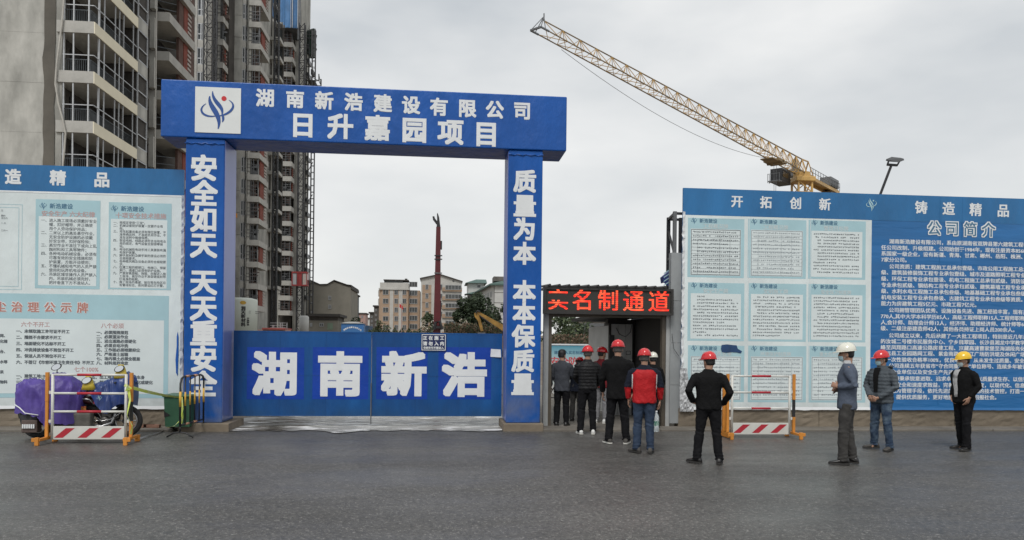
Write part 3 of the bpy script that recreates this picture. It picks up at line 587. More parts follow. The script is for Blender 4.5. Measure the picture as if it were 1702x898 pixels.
# grey tiled house group right of the towers
Y = 165; Hs = thing('grey_house', 'grey tiled gable-ended house with two small windows right of the unfinished towers', 'building', (WX(552, Y), Y, 0))
q = [W(505, 545, Y), W(583, 545, Y), W(583, 477, Y), W(576, 475, Y), W(555, 468, Y), W(544, 474, Y), W(532, 474.5, Y), W(516, 467, Y), W(505, 463, Y)]
mb = MB(); mb.prism([(p.x, p.z if i > 1 else 0) for i, p in enumerate(q)], Y, Y+14); part('wall', mb, HB['grey'], Hs)
mb = MB(); pts = [W(x, y, Y) for x, y in ((514, 466), (532, 474), (544, 473.6), (555.5, 467), (577, 474.6), (584, 475.5), (584, 481))]
for i in range(len(pts)-1): p, r_ = pts[i], pts[i+1]; mb.prism([(p.x, p.z), (r_.x, r_.z), (r_.x, r_.z+.22), (p.x, p.z+.22)] if i < 5 else [(p.x-.1, p.z), (p.x-.1, r_.z), (p.x+.15, r_.z), (p.x+.15, p.z)], Y-.3, Y+14.3)
part('roof', mb, HB['roof'], Hs)
facade_windows(Hs, Y-.02, (548,), (495.5, 510), (5,), 6.5, glass=HB['glassy']); facade_windows(Hs, Y-.02, (518.5,), (490, 504, 519), (3.5,), 3.5, glass=HB['glassy'])
Y = 135; An = thing('site_annex', 'low two storey annex with dark flat roof in front of the grey gabled house', 'building', (WX(536, Y), Y, 0))
part('wall', MB().box(WX(512, Y), WX(561, Y), Y, Y+9, 0, WZ(533, Y, 540)), HB['grey'], An); part('upper_wall', MB().box(WX(512, Y), WX(561, Y), Y+.4, Y+9, WZ(533, Y, 540), WZ(526, Y, 540)), HB['dk'], An)
part('roof', MB().box(WX(510, Y), WX(566, Y), Y-.7, Y+9, WZ(526.5, Y, 540), WZ(522, Y, 540)), HB['roof'], An)
facade_windows(An, Y-.02, (517, 534.5), (540,), (4, 7), 6, glass=HB['glassy'])
part('door', MB().box(WX(544, Y), WX(553, Y), Y-.05, Y-.01, WZ(548, Y, 540), WZ(537, Y, 540)), mat('green_door', (.2, .27, .2), .7), An)
def simple_house(label, px0, px1, pyt, Y, m, wins=(), roof=True, grp=None, pw=3, ph=3.5):
    o = thing('small_building', label, 'building', (WX((px0+px1)/2, Y), Y, 0), grp); zt = WZ(pyt, Y, px0)
    part('wall', MB().box(WX(px0, Y), WX(px1, Y), Y, Y+10, 0, zt), m, o)
    if roof: part('roof', MB().box(WX(px0, Y)-.4, WX(px1, Y)+.4, Y-.4, Y+10.4, zt, zt+.5), HB['roof'] if roof is True else roof, o)
    for px, py in wins: facade_windows(o, Y-.02, (px,), (py,), (pw,), ph, glass=HB['glassy'])
simple_house('slim blue-grey building with dark top right behind the grey gabled house', 583, 590.5, 491, 250, mat('bluegrey_wall', (.17, .19, .20), .9), [(587, y) for y in (497, 505, 513, 521, 529)], pw=4)
simple_house('low pink house with flat roof in the gap between the grey house and the flats', 591, 607, 522, 300, HB['pinkw'], [(596, 527), (602, 527)])
simple_house('low white roofed house just left of the dark flats', 604, 615, 530, 320, HB['white'], [(608, 534)])
simple_house('dark narrow flats close to the rounded corner of the tan apartment block', 614, 622, 521, 270, HB['dk'], [(618, y) for y in (527, 534, 541)])
simple_house('taller dark flats touching the rounded corner of the tan apartment block', 621, 630.5, 510, 262, HB['dk'], [(625, y) for y in (516, 524, 532, 540)])
simple_house('bluish shed at the foot of the small far houses', 596, 612, 541, 150, mat('blue_shed', (.04, .09, .17), .7), roof=False)
# ================================================================ trees
LEAF = [mat('leaf_dark', (.028, .045, .022), .7, .3, 3), mat('leaf_mid', (.05, .075, .035), .7, .3, 3), mat('leaf_pale', (.10, .125, .06), .7, .3, 3), mat('leaf_dry', (.17, .11, .07), .8, .3, 3), mat('plume', (.45, .40, .33), .9, .2, 3)]
BARK = mat('bark', (.09, .07, .055), .95, .3, 4, .5)
def tree(label, x, y, h, r, n=1500, ls=.32, pal=(0, 0, 1), trunk=True, crown0=.35, seed=1, name='tree', cat='tree', grp=None, flat=1.):
    rd = random.Random(seed); o = thing(name, label, cat, (x, y, 0), grp)
    mb = MB(); tips = []
    mb.tube([(x, y, 0), (x+.02*h, y, h*.3), (x-.01*h, y, h*.55)], [.028*h, .02*h, .014*h], 8)
    for i in range(9):
        a = rd.uniform(0, 2*PI); el = rd.uniform(.3, 1.3); l_ = rd.uniform(.25, .5)*h; z0 = h*rd.uniform(.22, .52)
        p = Vector((x, y, z0)); q = p+Vector((math.cos(a)*math.cos(el)*min(l_, r*1.1), math.sin(a)*math.cos(el)*min(l_, r*1.1), math.sin(el)*l_)); mb.tube([p, p.lerp(q, .5)+Vector((0, 0, .03*h)), q], [.010*h, .007*h, .003*h], 6); tips.append(q)
    if trunk: part('trunk', mb, BARK, o, True)
    cr = MB(); cl = []
    for i in range(22):
        a = rd.uniform(0, 2*PI); t_ = rd.uniform(crown0, .97); rr = r*math.sqrt(max(.05, 1-((t_-.62)/.42)**2))*rd.uniform(.35, .95); cl.append((Vector((x+rr*math.cos(a), y+rr*math.sin(a), h*t_)), r*rd.uniform(.22, .42)))
    for i in range(n):
        c, s = cl[rd.randrange(len(cl))]; d = Vector((rd.gauss(0, 1), rd.gauss(0, 1), rd.gauss(0, 1)*flat)).normalized()*s*rd.uniform(.55, 1.08); p = c+d
        if p.z < .1: continue
        u = Vector((rd.gauss(0, 1), rd.gauss(0, 1), rd.gauss(0, .6))).normalized(); v = u.cross(Vector((rd.gauss(0, 1), rd.gauss(0, 1), rd.gauss(0, 1)))).normalized(); k = ls*rd.uniform(.6, 1.3)
        cr.add([p-u*k, p+v*k*.5, p+u*k, p-v*k*.5], [(0, 1, 2, 3)], rd.choice(pal))
    part('crown', cr, LEAF, o); return o
Yq = 160
tree('big dark rounded tree behind the excavator arm', WX(787, Yq), Yq, WZ(496, Yq, 787)+.5, 4.3, 7500, .36, (0, 0, 0, 1), crown0=.25, seed=2, grp='trees across the site')
tree('dark leafy tree partly hidden by the right gate pillar below the white wall', WX(828, Yq), Yq-8, WZ(512, Yq-8, 828), 3.4, 4200, .30, (0, 0, 1, 1), crown0=.12, seed=3, grp='trees across the site')
tree('low dark tree filling the gap behind the excavator arm joint', WX(808, Yq), Yq-4, WZ(524, Yq-4, 808), 3.4, 3600, .3, (0, 0, 1), crown0=.1, seed=4, grp='trees across the site')
tree('small green tree at the foot of the red piling mast', WX(711, 140), 140, WZ(521, 140, 711), 1.7, 1100, .24, (1, 1, 2), crown0=.2, seed=5, grp='trees across the site')
tree('pale feathery reed plume beside the red piling mast', WX(706, 132), 132, WZ(529, 132, 706), .9, 420, .2, (4, 4, 2), crown0=.2, seed=6, name='reed_clump', cat='plant')
tree('young green tree in front of the tan apartment block left of the flag', WX(634, 150), 150, WZ(534, 150, 634), 1.6, 800, .24, (1, 2, 2, 3), crown0=.3, seed=7, grp='trees across the site')
tree('thin pale branched tree just right of the red piling mast', WX(771, 135), 135, WZ(530, 135, 771), 1.2, 300, .2, (2, 4), crown0=.3, seed=17, grp='trees across the site')
tree('leafy tree in front of the blue-grey building by the arched sign', WX(592, 140), 140, WZ(529, 140, 592), 1.5, 700, .24, (0, 1, 1), crown0=.3, seed=18, grp='trees across the site')
mb = MB(); rd = random.Random(9)      # brush along the far side of the site
for i in range(9000):
    px = rd.uniform(738, 842); yy = rd.uniform(120, 128); hh = (1.3+.5*noise.noise(Vector((px*.13, 0, 0))))*rd.random()**.6*2.0+.0
    p = Vector((WX(px, yy), yy, 2.2+hh)); u = Vector((rd.gauss(0, 1), rd.gauss(0, 1), rd.gauss(0, 1))).normalized()*.16; v = u.cross(Vector((rd.gauss(0, 1), 0, rd.gauss(0, 1)))).normalized()*.09
    mb.add([p-u, p+v, p+u, p-v], [(0, 1, 2, 3)], rd.choice((1, 2, 3, 3, 3, 0)))
for i in range(2600):
    px = rd.uniform(612, 700); yy = rd.uniform(126, 130); hh = (1.0+.7*noise.noise(Vector((px*.17, 4, 0))))*rd.random()
    p = Vector((WX(px, yy), yy, 2.7+hh)); u = Vector((rd.gauss(0, 1), rd.gauss(0, 1), rd.gauss(0, 1))).normalized()*.16; v = u.cross(Vector((rd.gauss(0, 1), 0, rd.gauss(0, 1)))).normalized()*.09
    mb.add([p-u, p+v, p+u, p-v], [(0, 1, 2, 3)], rd.choice((1, 2, 1, 0)))
o = single('brush', mb, LEAF, 'reddish and green scrub growing on the bank behind the gate', 'scrub', (WX(780, 124), 124, 0)); o['kind'] = 'stuff'
mb = MB(); mb.add([(-80, 112, 0), (60, 112, 0), (60, 132, 3.1), (-80, 132, 3.1), (60, 330, 4.5), (-80, 330, 4.5)], [(0, 1, 2, 3), (3, 2, 4, 5)]); struct('earth_bank', mb, M['mudc'])
# ================================================================ red piling rig mast, excavator, silo, flag, arched sign
Y = 110; R = thing('piling_rig', 'tall dark red piling rig mast rising behind the gate', 'machine', (WX(727, Y), Y, 0))
MR = mat('dark_red_paint', (.095, .009, .013), .45, .25, .6, detail=6)
x0, zt = WX(727, Y), WZ(378, Y, 728)
part('mast', MB().prism([(WX(719.5, Y), 0), (WX(732.5, Y), 0), (WX(732.3, Y, 380), zt), (WX(725, Y, 380), zt)], Y-.5, Y+.5), MR, R)
mb = MB(); mb.prism([(p.x, p.z) for p in [W(725.5, 379, Y), W(732, 379, Y), W(730, 362, Y), W(727.5, 354.5, Y), W(726.3, 356, Y), W(726.5, 366, Y)]], Y-.3, Y+.3); mb.bar(W(727, 372, Y), W(721, 364, Y), .35); mb.bar(W(721.5, 365, Y), W(720.3, 360, Y), .3); part('mast_head', mb, M['dark'], R)
for py in (425, 431, 454): mb = MB(); a = W(726, py, Y-.6); mb.box(WX(720.5, Y), WX(733.5, Y), Y-.65, Y-.5, a.z-.08, a.z+.08); part('clamp', mb, M['steel'] if py == 454 else M['dark'], R)
mb = MB(); mb.box(WX(731.5, Y), WX(733, Y), Y-.4, Y, WZ(545, Y, 730), WZ(500, Y, 730)); mb.box(WX(730.5, Y), WX(733, Y), Y-.45, Y, WZ(418, Y), WZ(404, Y)); part('hydraulic_ram', mb, M['dark'], R)
mb = MB(); mb.bbox(x0-1.6, x0+1.6, Y-.9, Y+4, .9, 2.8, .1); part('rig_body', mb, MR, R)
for s in (-1, 1): mb = MB(); mb.bbox(x0+s*1.4-.35, x0+s*1.4+.35, Y-1.5, Y+3, 0, .9, .2); part('crawler_track', mb, M['dark'], R)
mb = MB(); mb.tube([W(722, 548, Y-1), W(724, 536, Y-1), W(731, 534, Y-1), W(735, 548, Y-1)], .22, 6); mb.box(WX(719, Y), WX(736, Y), Y-1.1, Y-.6, WZ(548, Y), WZ(544, Y)); part('drive_head', mb, M['dark'], R)
Y = 92; E_ = thing('excavator', 'yellow excavator whose bent arm shows above the gate beside the right pillar', 'excavator', (WX(850, Y), Y, 0)); YEL = mat('worn_machine_yellow', (.27, .15, .03), .5, .4, 1.5)
mb = MB(); a, b_ = W(796, 519, Y), W(838, 548, Y); dn = Vector((-.35, 0, -.55)); mb.add([a+Vector((-.3, -.25, .2)), b_+Vector((.3, -.25, .35)), b_+Vector((.1, -.25, -.35)), a+Vector((0, -.25, -.35)), a+Vector((-.3, .25, .2)), b_+Vector((.3, .25, .35)), b_+Vector((.1, .25, -.35)), a+Vector((0, .25, -.35))], [(0, 3, 2, 1), (4, 5, 6, 7), (0, 1, 5, 4), (1, 2, 6, 5), (2, 3, 7, 6), (3, 0, 4, 7)]); part('boom', mb, YEL, E_)
mb = MB(); q = [W(788, 521, Y), W(792, 518.5, Y), W(796, 521, Y), W(803.5, 550, Y), W(799, 551, Y), W(794, 533, Y), W(789, 527, Y)]; mb.prism([(p.x, p.z) for p in q], Y-.16, Y+.16); part('stick', mb, YEL, E_)
mb = MB(); mb.tube([W(797, 525, Y-.3), W(815, 538, Y-.3)], .1, 8); mb.tube([W(791, 521, Y-.3), W(793, 517, Y-.3), W(798, 518, Y-.3)], .09, 8); part('hydraulic_ram', mb, M['dark'], E_)
xb = WX(850, Y); mb = MB(); mb.bbox(xb-1.2, xb+1.5, Y-1, Y+3, 1.0, 2.1, .1); mb.bbox(xb-1.2, xb-.2, Y-1, Y+.8, 2.1, 2.55, .08); part('cab_body', mb, YEL, E_)
for s in (-1, 1): mb = MB(); mb.bbox(xb+s*1.1-.3, xb+s*1.1+.3, Y-1.6, Y+2.6, 0, .9, .25); part('crawler_track', mb, M['dark'], E_)
mb = MB(); p = W(801, 553, Y); mb.prism([(p.x-.5, p.z), (p.x+.4, p.z), (p.x+.5, p.z-.8), (p.x-.1, p.z-1.1), (p.x-.6, p.z-.7)], Y-.5, Y+.5); part('bucket', mb, M['steel'], E_)
Y = 72; xs_, rS = WX(401, Y), WX(427, Y)-WX(401, Y); Si = thing('cement_silo', 'round pale silo with vertical black writing just right of the left gate pillar', 'silo', (xs_, Y, 0))
PG = mat('pale_green_white_paint', (.56, .60, .54), .5, .08, .4, detail=6); zt = WZ(500, Y, 405)
mb = MB(); n = 36; mb.loft([[(xs_+r_*math.cos(2*PI*k/n), Y+r_*math.sin(2*PI*k/n), z) for k in range(n)] for z, r_ in ((1.5, rS), (zt, rS), (zt+.12, rS*.97), (zt+.25, rS*.6))]); part('drum', mb, PG, Si, True)
mb = MB()
for k in range(4): a = PI/4+k*PI/2; mb.box(xs_+rS*.7*math.cos(a)-.1, xs_+rS*.7*math.cos(a)+.1, Y+rS*.7*math.sin(a)-.1, Y+rS*.7*math.sin(a)+.1, 0, 1.6)
part('leg', mb, M['steel'], Si)
BLK = mat('black_print', (.03, .03, .03), .6); 
def wrap(mb, xc, yc, r): mb.v = [(x, yc-math.sqrt(max(0, (r+.02)**2-(x-xc)**2))+(y-yc), z) for x, y, z in mb.v]; return mb
mb = MB()
for ch, px, py in zip('润天新材料', (404.2, 404, 404, 404.2, 404), (512.5, 519, 525.6, 532.5, 539.6)): p = W(px, py, Y-rS); em = emw(px, Y, 6.6); put_text(mb, ch, p.x-em/2, p.z-em*.375, Y, em, .05)
for ch, px, py in zip('干混砂浆', (411,)*4, (529.5, 532.8, 536.2, 539.8)): p = W(px, py, Y-rS); em = emw(px, Y, 3.2); put_text(mb, ch, p.x-em/2, p.z-em*.375, Y, em, .05)
part('lettering', wrap(mb, xs_, Y, rS), BLK, Si)
mb = MB(); p = W(403.6, 503.2, Y-rS); mb.add([(p.x+.26*math.cos(2*PI*i/20), Y, p.z+.17*math.sin(2*PI*i/20)) for i in range(20)], [tuple(range(20))]); part('emblem', wrap(mb, xs_, Y, rS), mat('gold_print', (.5, .3, .03), .5), Si)
mb = MB(); mb.box(WX(412, Y-rS), WX(424, Y-rS), Y-.02, Y, WZ(517.5, Y-rS, 415), WZ(516.7, Y-rS, 415)); mb.box(WX(412, Y-rS), WX(424, Y-rS), Y-.02, Y, WZ(520.5, Y-rS, 415), WZ(519.7, Y-rS, 415)); part('pipe_bracket', wrap(mb, xs_, Y, rS+.02), M['steel'], Si)
Y = 128; o = thing('site_tank', 'small white tank at the foot of the red hoist mast', 'tank', (WX(505, Y), Y, 0)); mb = MB(); xk, rk = WX(505, Y), .8
mb.loft([[(xk+r_*math.cos(2*PI*k/20), Y+r_*math.sin(2*PI*k/20), z) for k in range(20)] for z, r_ in ((2.5, rk), (WZ(527, Y, 505), rk), (WZ(525, Y, 505), rk*.7))]); part('drum', mb, HB['white'], o, True); part('base', MB().box(xk-.8, xk+.8, Y-.8, Y+.8, 0, 2.5), M['steel'], o)
Y = 100; o = thing('site_shed', 'low shed with a dull red roof and pale scaffold frames beside the silo', 'shed', (WX(455, Y), Y, 0)); z = WZ(548, Y, 455)
part('wall', MB().box(WX(428, Y), WX(474, Y), Y, Y+4, 0, z), HB['pinkw'], o); part('roof', MB().box(WX(436, Y), WX(474, Y), Y-.3, Y+4.3, z, z+.22), mat('red_tin_roof', (.33, .08, .07), .6), o)
mb = MB()
for px in (450, 452, 463, 466, 474): mb.bar((WX(px, Y), Y+1, z), (WX(px, Y), Y+1, WZ(536 if px > 455 else 540, Y, px)), .09)
for py in (537, 541, 545): mb.bar(W(449, py, Y+1), W(475, py, Y+1), .07)
part('scaffold_frame', mb, M['alu'], o)
Y = 105; o = thing('flag', 'small red flag on a thin pole in front of the tan apartment block', 'flag', (WX(667, Y), Y, 0)); part('pole', MB().tube([(WX(667, Y), Y, 0), (WX(667, Y), Y, WZ(504, Y, 667))], .05, 6), HB['pinkw'], o)
mb = MB(); g = [[W(664+i*1.45, 505+j*1.5+i*1.0, Y-.05*math.sin(i*1.3)) for i in range(5)] for j in range(5)]; mb.add([p for r_ in g for p in r_], [(j*5+i, j*5+i+1, j*5+i+6, j*5+i+5) for j in range(4) for i in range(4)]); part('cloth', mb, mat('flag_red', (.55, .03, .03), .7), o)
Y = 52; o = thing('arched_sign', 'blue board with a curved white top and white lettering seen above the gate', 'sign', (WX(586, Y), Y, 0)); a, b_ = W(567, 553, Y), W(604.5, 538, Y)
BS = mat('faded_blue_board', (.03, .13, .33), .6, .12, 1)
part('board', MB().box(a.x, b_.x, Y, Y+1.2, .3, b_.z), BS, o)
mb = MB(); pts = [(a.x-.05+(b_.x-a.x+.1)*i/16, b_.z+.12*math.sin(PI*i/16)) for i in range(17)]; mb.prism([(a.x-.05, b_.z)]+pts[1:-1]+[(b_.x+.05, b_.z)], Y-.08, Y+1.3); part('roof', mb, HB['white'], o)
mb = MB(); cxx, czz = (a.x+b_.x)/2, WZ(566, Y, 586); rr = WZ(544.2, Y, 586)-czz
for i, ch in enumerate('湖南新浩建设有限公司'):
    an = math.radians(128-i*8.4); em = .125; vs, fs = txm(ch); th = an-PI/2; cc, ss = math.cos(th), math.sin(th)
    for dd in ((0, 0), (.05, 0), (0, .05)): mb.add([(cxx+rr*math.cos(an)+em*((v.x+dd[0]-.5)*cc-(v.y+dd[1]-.375)*ss), Y-.006-dd[0]*.01-dd[1]*.02, czz+rr*math.sin(an)+em*((v.x+dd[0]-.5)*ss+(v.y+dd[1]-.375)*cc)) for v in vs], fs)
WH = mat('white_print', (.74, .75, .75), .5, .04, 3)
part('lettering', mb, WH, o)
for x in (a.x+.05, b_.x-.05): part('leg', MB().box(x-.04, x+.04, Y, Y+.1, 0, .3), M['steel'], o)
# ================================================================ gateway
DUST = (.16, .165, .17)
M['bv'] = mat('blue_vinyl', (.003, .078, .335), .38, .2, .6, 1., 1.6, detail=7, stretch=(1, 1, .6), spec=.4, bdist=.10)
M['bv2'] = mat('blue_vinyl_pillar', (.003, .080, .34), .38, .2, .6, 1., 1.6, detail=7, stretch=(1.6, 1, .5), bdist=.08, dirt_or_sheen=(DUST, 0, 1.25, .75), spec=.32)
M['lilac'] = mat('sheen_tinted_vinyl', (.16, .20, .50), .35, .12, .6, .15, 2, detail=6, dirt_or_sheen=((.09, .12, .2), -.5, 3.2, .9))  # sky sheen on the pillar sides, painted as pale lilac fading to blue below
M['wh'] = mat('white_vinyl_print', (.72, .74, .75), .5, .05, 2.5, detail=6)
M['plinth'] = mat('brown_plinth', (.19, .155, .115), .9, .25, 2.5, .6, 10, detail=8)
M['gate'] = mat('painted_gate_sheet', (.003, .048, .175), .36, .35, .8, .9, 1.4, thr=(.36, .62), bdist=.05, detail=10, col2=(.005, .090, .30), spec=.35, stretch=(1.0, 1, .35), dirt_or_sheen=((.02, .06, .09), 0, .55, .7))
M['gates'] = mat('bright_blue_sticker', (.003, .046, .33), .36, .2, .8, .9, 1.4, detail=6, spec=.35, bdist=.05)
GT = thing('entrance_gateway', 'tall blue gateway with white company name and slogans over the closed gates', 'gateway', ((xl0+xr1)/2, pilY, 0))
BT, BB = WZ(143, 14.66, 520)+.0, WZ(238.8, 14.66, 600); BT = (W(267, 130, 14.66).z+W(942, 162, 14.66).z)/2; BB = (W(267, 225.5, 14.66).z+W(942, 252.3, 14.66).z)/2
bx0, bx1 = WX(267, 14.66, 180), WX(942, 14.66, 210)
def pil(x0, x1, nm): 
    mb = MB(); mb.bbox(x0, x1, pilY, pilY+.82, .15, BB-.004, .02); return part(nm, mb, M['bv2'], GT)
PL = pil(xl0, xl1, 'pillar'); PR = pil(xr0, xr1, 'pillar')
part('side_sheen_cloth', MB().box(xl1, xl1+.006, pilY+.02, pilY+.80, .2, BB-.03), M['lilac'], PL)
part('side_sheen_cloth', MB().box(xr0-.006, xr0, pilY+.02, pilY+.80, .2, BB-.03), M['lilac'], PR)
mb = MB(); mb.bbox(bx0, bx1, 14.66, 15.56, BB, BT, .02); BM = part('beam', mb, M['bv'], GT)
for x0, x1, P_ in ((xl0, xl1, PL), (xr0, xr1, PR)):
    mb = MB()
    for i in range(9):
        z = BB-.05-i*.012; 
    mb.tube([(x0-.01+(x1-x0+.02)*i/12, pilY-.012-.008*math.sin(i*1.7), BB-.10+.012*math.sin(i*2.3)) for i in range(13)], .010, 6); part('cloth_hem', mb, M['bv'], P_)
    mb = MB(); mb.bbox(x0-.06, x1+.16 if P_ is PL else x1+.06, pilY-.1, pilY+1.0, -.05, .15, .02); part('plinth', mb, M['plinth'], GT)
Yb = 14.66
lx0, lx1, lz0, lz1 = WX(324.5, Yb, 182), WX(400.5, Yb, 182), WZ(221.5, Yb, 362), WZ(145.8, Yb, 362)
LB = part('logo_board', MB().box(lx0, lx1, Yb-.012, Yb-.001, lz0, lz1), mat('white_logo_board', (.70, .72, .71), .5, .04, 2), BM)
EB = mat('emblem_blue', (.012, .07, .28), .5, .1, 3); ER = mat('emblem_red', (.55, .02, .025), .5, .1, 3)
mb = MB(); emblem(mb, (lx0+lx1)/2-.0, (lz0+lz1)/2, Yb-.012, (lz1-lz0)*.42); part('emblem', mb, [EB, ER], LB)
for ch, px, py in (('湖', 441, 163), ('南', 490.5, 165), ('新', 539, 167.6), ('浩', 587.6, 169.8), ('建', 636.4, 172), ('设', 683.2, 174.8), ('有', 729.8, 178), ('限', 776.6, 180.4), ('公', 822.2, 182.5), ('司', 868, 184.3)): glyph(ch, px, py, Yb, 30.5, M['wh'], BM, bold=.034)
for ch, px, py in (('日', 503.3, 208), ('升', 566, 210.2), ('嘉', 627.7, 213), ('园', 688.8, 216.3), ('项', 749, 219.6), ('目', 808.2, 223)): glyph(ch, px, py, Yb, 43, M['wh'], BM, bold=.036)
for ch, py in zip('安全如天天重安全', (279.5, 321.8, 364.4, 407.5, 470, 554.3, 596.7, 638)): pass
for ch, px, py in (('安', 339, 279.5), ('全', 339, 321.8), ('如', 338.8, 364.4), ('天', 338.6, 407.5), ('天', 338.4, 469), ('天', 338.3, 512), ('重', 338.6, 554.3), ('安', 338.3, 596.7), ('全', 337.8, 638.5)): glyph(ch, px, py, pilY, 44, M['wh'], PL, bold=.036)
for ch, px, py in (('质', 872.5, 301.5), ('量', 872.3, 342.5), ('为', 872, 381), ('本', 871.8, 421.5), ('本', 871.5, 485), ('本', 871, 520), ('保', 870, 559), ('质', 869.3, 600), ('量', 868.6, 639)): glyph(ch, px, py, pilY, 38.5, M['wh'], PR, bold=.036)
# gates
gY = 15.35; gx0, gxm, gx1 = xl1+.03, WX(617.3, gY, 620), xr0-.03
gzt = WZ(552.3, gY, 620); gzb = WZ(692, gY, 620)
def leaf(x0, x1, label, chars):
    o = thing('gate_leaf', label, 'gate', ((x0+x1)/2, gY, 0), 'entrance gate leaves')
    part('gate_sheet', MB().box(x0+.03, x1-.03, gY+.004, gY+.02, gzb+.03, gzt-.03), M['gate'], o)
    mb = MB(); mb.box(x0, x1, gY, gY+.05, gzt-.03, gzt); mb.box(x0, x1, gY, gY+.05, gzb, gzb+.03); mb.box(x0, x0+.03, gY, gY+.05, gzb+.03, gzt-.03); mb.box(x1-.03, x1, gY, gY+.05, gzb+.03, gzt-.03)
    for x in (x0+(x1-x0)/3, x0+(x1-x0)*2/3): mb.box(x-.02, x+.02, gY+.022, gY+.06, gzb+.03, gzt-.03)
    part('gate_frame', mb, M['gate'], o)
    for px_ in (1, 2): x = x0+(x1-x0)*px_/3; part('weld_seam', MB().box(x-.004, x+.004, gY-.0012, gY+.002, gzb+.03, gzt-.03), M['gate'], o)
    zs_ = WZ(625, gY, 620); part('weld_seam', MB().box(x0+.03, x1-.03, gY-.0013, gY+.002, zs_-.003, zs_+.003), M['gate'], o)
    for ch, px, py, a, b_ in chars:
        mb = MB(); rect(mb, gY+.004, a, 577, b_, 664, 0, .002); part('backing_sticker', mb, M['gates'], o); glyph(ch, px, py, gY, 75, M['wh'], o, bold=.042, lift=.002)
    for x in (): mb = MB(); mb.tube([(x-.03, gY+.08, .07), (x+.03, gY+.08, .07)], .065, 14); mb.box(x-.02, x+.02, gY+.06, gY+.1, .06, gzb); part('gate_wheel', mb, M['dark'], o)
    return o
leaf(gx0, gxm-.006, 'left blue gate leaf with two big white characters', (('湖', 457.2, 621, 411, 505), ('南', 565.3, 622, 520, 612)))
GR = leaf(gxm+.006, gx1, 'right blue gate leaf with two big white characters and a small notice above', (('新', 671.4, 622, 626, 710), ('浩', 771.8, 623, 729, 816)))
part('bolt_rod', MB().tube([(gxm+.0, gY-.02, gzb-.16), (gxm+.0, gY-.02, .9)], .012, 8), M['steel'], GR)
ns = thing('notice_sign', 'small dark blue notice plate fixed high on the right gate leaf', 'sign', tuple(W(720.5, 583, gY)))
a, b_ = W(699.8, 583.3, gY), W(741.8, 555.3, gY)
part('plate', MB().box(a.x, b_.x, gY-.02, gY-.002, a.z, b_.z), mat('navy_plate', (.008, .018, .085), .35, .1, 3), ns)
mb = MB(); frame(mb, gY-.02, a.x+.012, b_.x-.012, a.z+.012, b_.z-.012, .012); part('border_line', mb, M['wh'], ns)
mb = MB()
for i, c in enumerate('正在施工'): p = W(706.6+i*9.4, 562, gY); em = emw(720, gY, 7.0); put_text(mb, c, p.x-em/2, p.z-em*.375, gY-.02, em, .04, lift=.003)
for i, c in enumerate('请勿入内'): p = W(706.6+i*9.4, 571.2, gY); em = emw(720, gY, 7.0); put_text(mb, c, p.x-em/2, p.z-em*.375, gY-.02, em, .04, lift=.003)
p = W(703.6, 578.6, gY); put_text(mb, '非经许可不得进入', p.x, p.z-.015, gY-.02, emw(720, gY, 4.2), .04, lift=.003); part('lettering', mb, M['wh'], ns)
a, b_ = W(815, 594, gY), W(832.8, 580.3, gY); single('paper_sheet', MB().add([(a.x, gY-.006, a.z+.01), (b_.x, gY-.03, a.z), (b_.x-.01, gY-.012, b_.z-.01), (a.x+.01, gY-.006, b_.z)], [(0, 1, 2, 3)]), mat('white_paper', (.72, .73, .74), .8, .05, 5), 'blank white paper sheet stuck at the right edge of the gate', 'paper', tuple(a))

# ================================================================ hoardings
BY = 15.1
M['head'] = mat('hoarding_blue_band', (.014, .135, .33), .34, .2, .9, 1., 1.5, bdist=.08, detail=8, stretch=(1, 1, .4), spec=.5)
M['blue'] = mat('hoarding_blue_sheet', (.014, .130, .345), .34, .18, .9, .6, 1.6, bdist=.06, detail=8, stretch=(.35, 1, 2.2), spec=.5)
M['sheet'] = mat('hoarding_white_sheet', (.67, .735, .735), .38, .10, .8, 1., 1.3, bdist=.08, detail=8, stretch=(1, 1, .45), spec=.45, dirt_or_sheen=((.33, .34, .34), .3, 1.3, .5))
M['pale'] = mat('pale_blue_print', (.37, .56, .61), .45, .08, 1.2, .1, 2, detail=7)
M['panel'] = mat('notice_white_print', (.66, .725, .725), .5, .06, 1.4, .1, 2, detail=7)
M['ink'] = mat('grey_print', (.115, .135, .15), .6, .2, 6); M['ink2'] = mat('faded_print', (.27, .31, .335), .6, .25, 5)
M['ghost'] = mat('ghost_print', (.53, .60, .61), .6, .1, 4); M['inkb'] = mat('blue_grey_print', (.06, .16, .26), .6, .1, 4); M['pinkink'] = mat('faded_red_print', (.50, .33, .32), .6, .12, 4); M['redink'] = mat('brown_red_print', (.47, .21, .17), .6, .15, 3)
wallx = (-16, WX(303, BY)); 
def hoard(label, x0, x1, zt, zb, sheetmat):
    o = thing('hoarding', label, 'hoarding', ((x0+x1)/2, BY, 0), 'hoardings beside the gateway')
    part('backing_board', MB().box(x0, x1, BY, BY+.05, zb, zt), sheetmat, o)
    x = x0+.1
    while x < x1: part('rear_post', MB().box(x, x+.08, BY+.051, BY+.15, 0, zt-.05), M['steel'], o); x += 2.5
    return o
zHt, zHb = (W(0, 272, BY).z+W(303, 283, BY).z)/2, WZ(677.5, BY, 200)
HL = hoard('left hoarding with blue top band and two pale blue safety notices', wallx[0], wallx[1], zHt, zHb, M['sheet'])
mb = MB(); zb_ = (W(0, 316, BY).z+W(300, 325.5, BY).z)/2; mb.box(wallx[0], wallx[1], BY-.004, BY, zb_, zHt); hd = part('top_band', mb, M['head'], HL)
for ch, px, py, e in (('铸', -60, 291, 24), ('造', 22, 294, 26), ('精', 96.5, 296, 26), ('品', 169.5, 299, 26)): glyph(ch, px, py, BY-.004, e, M['wh'], HL, bold=.034)
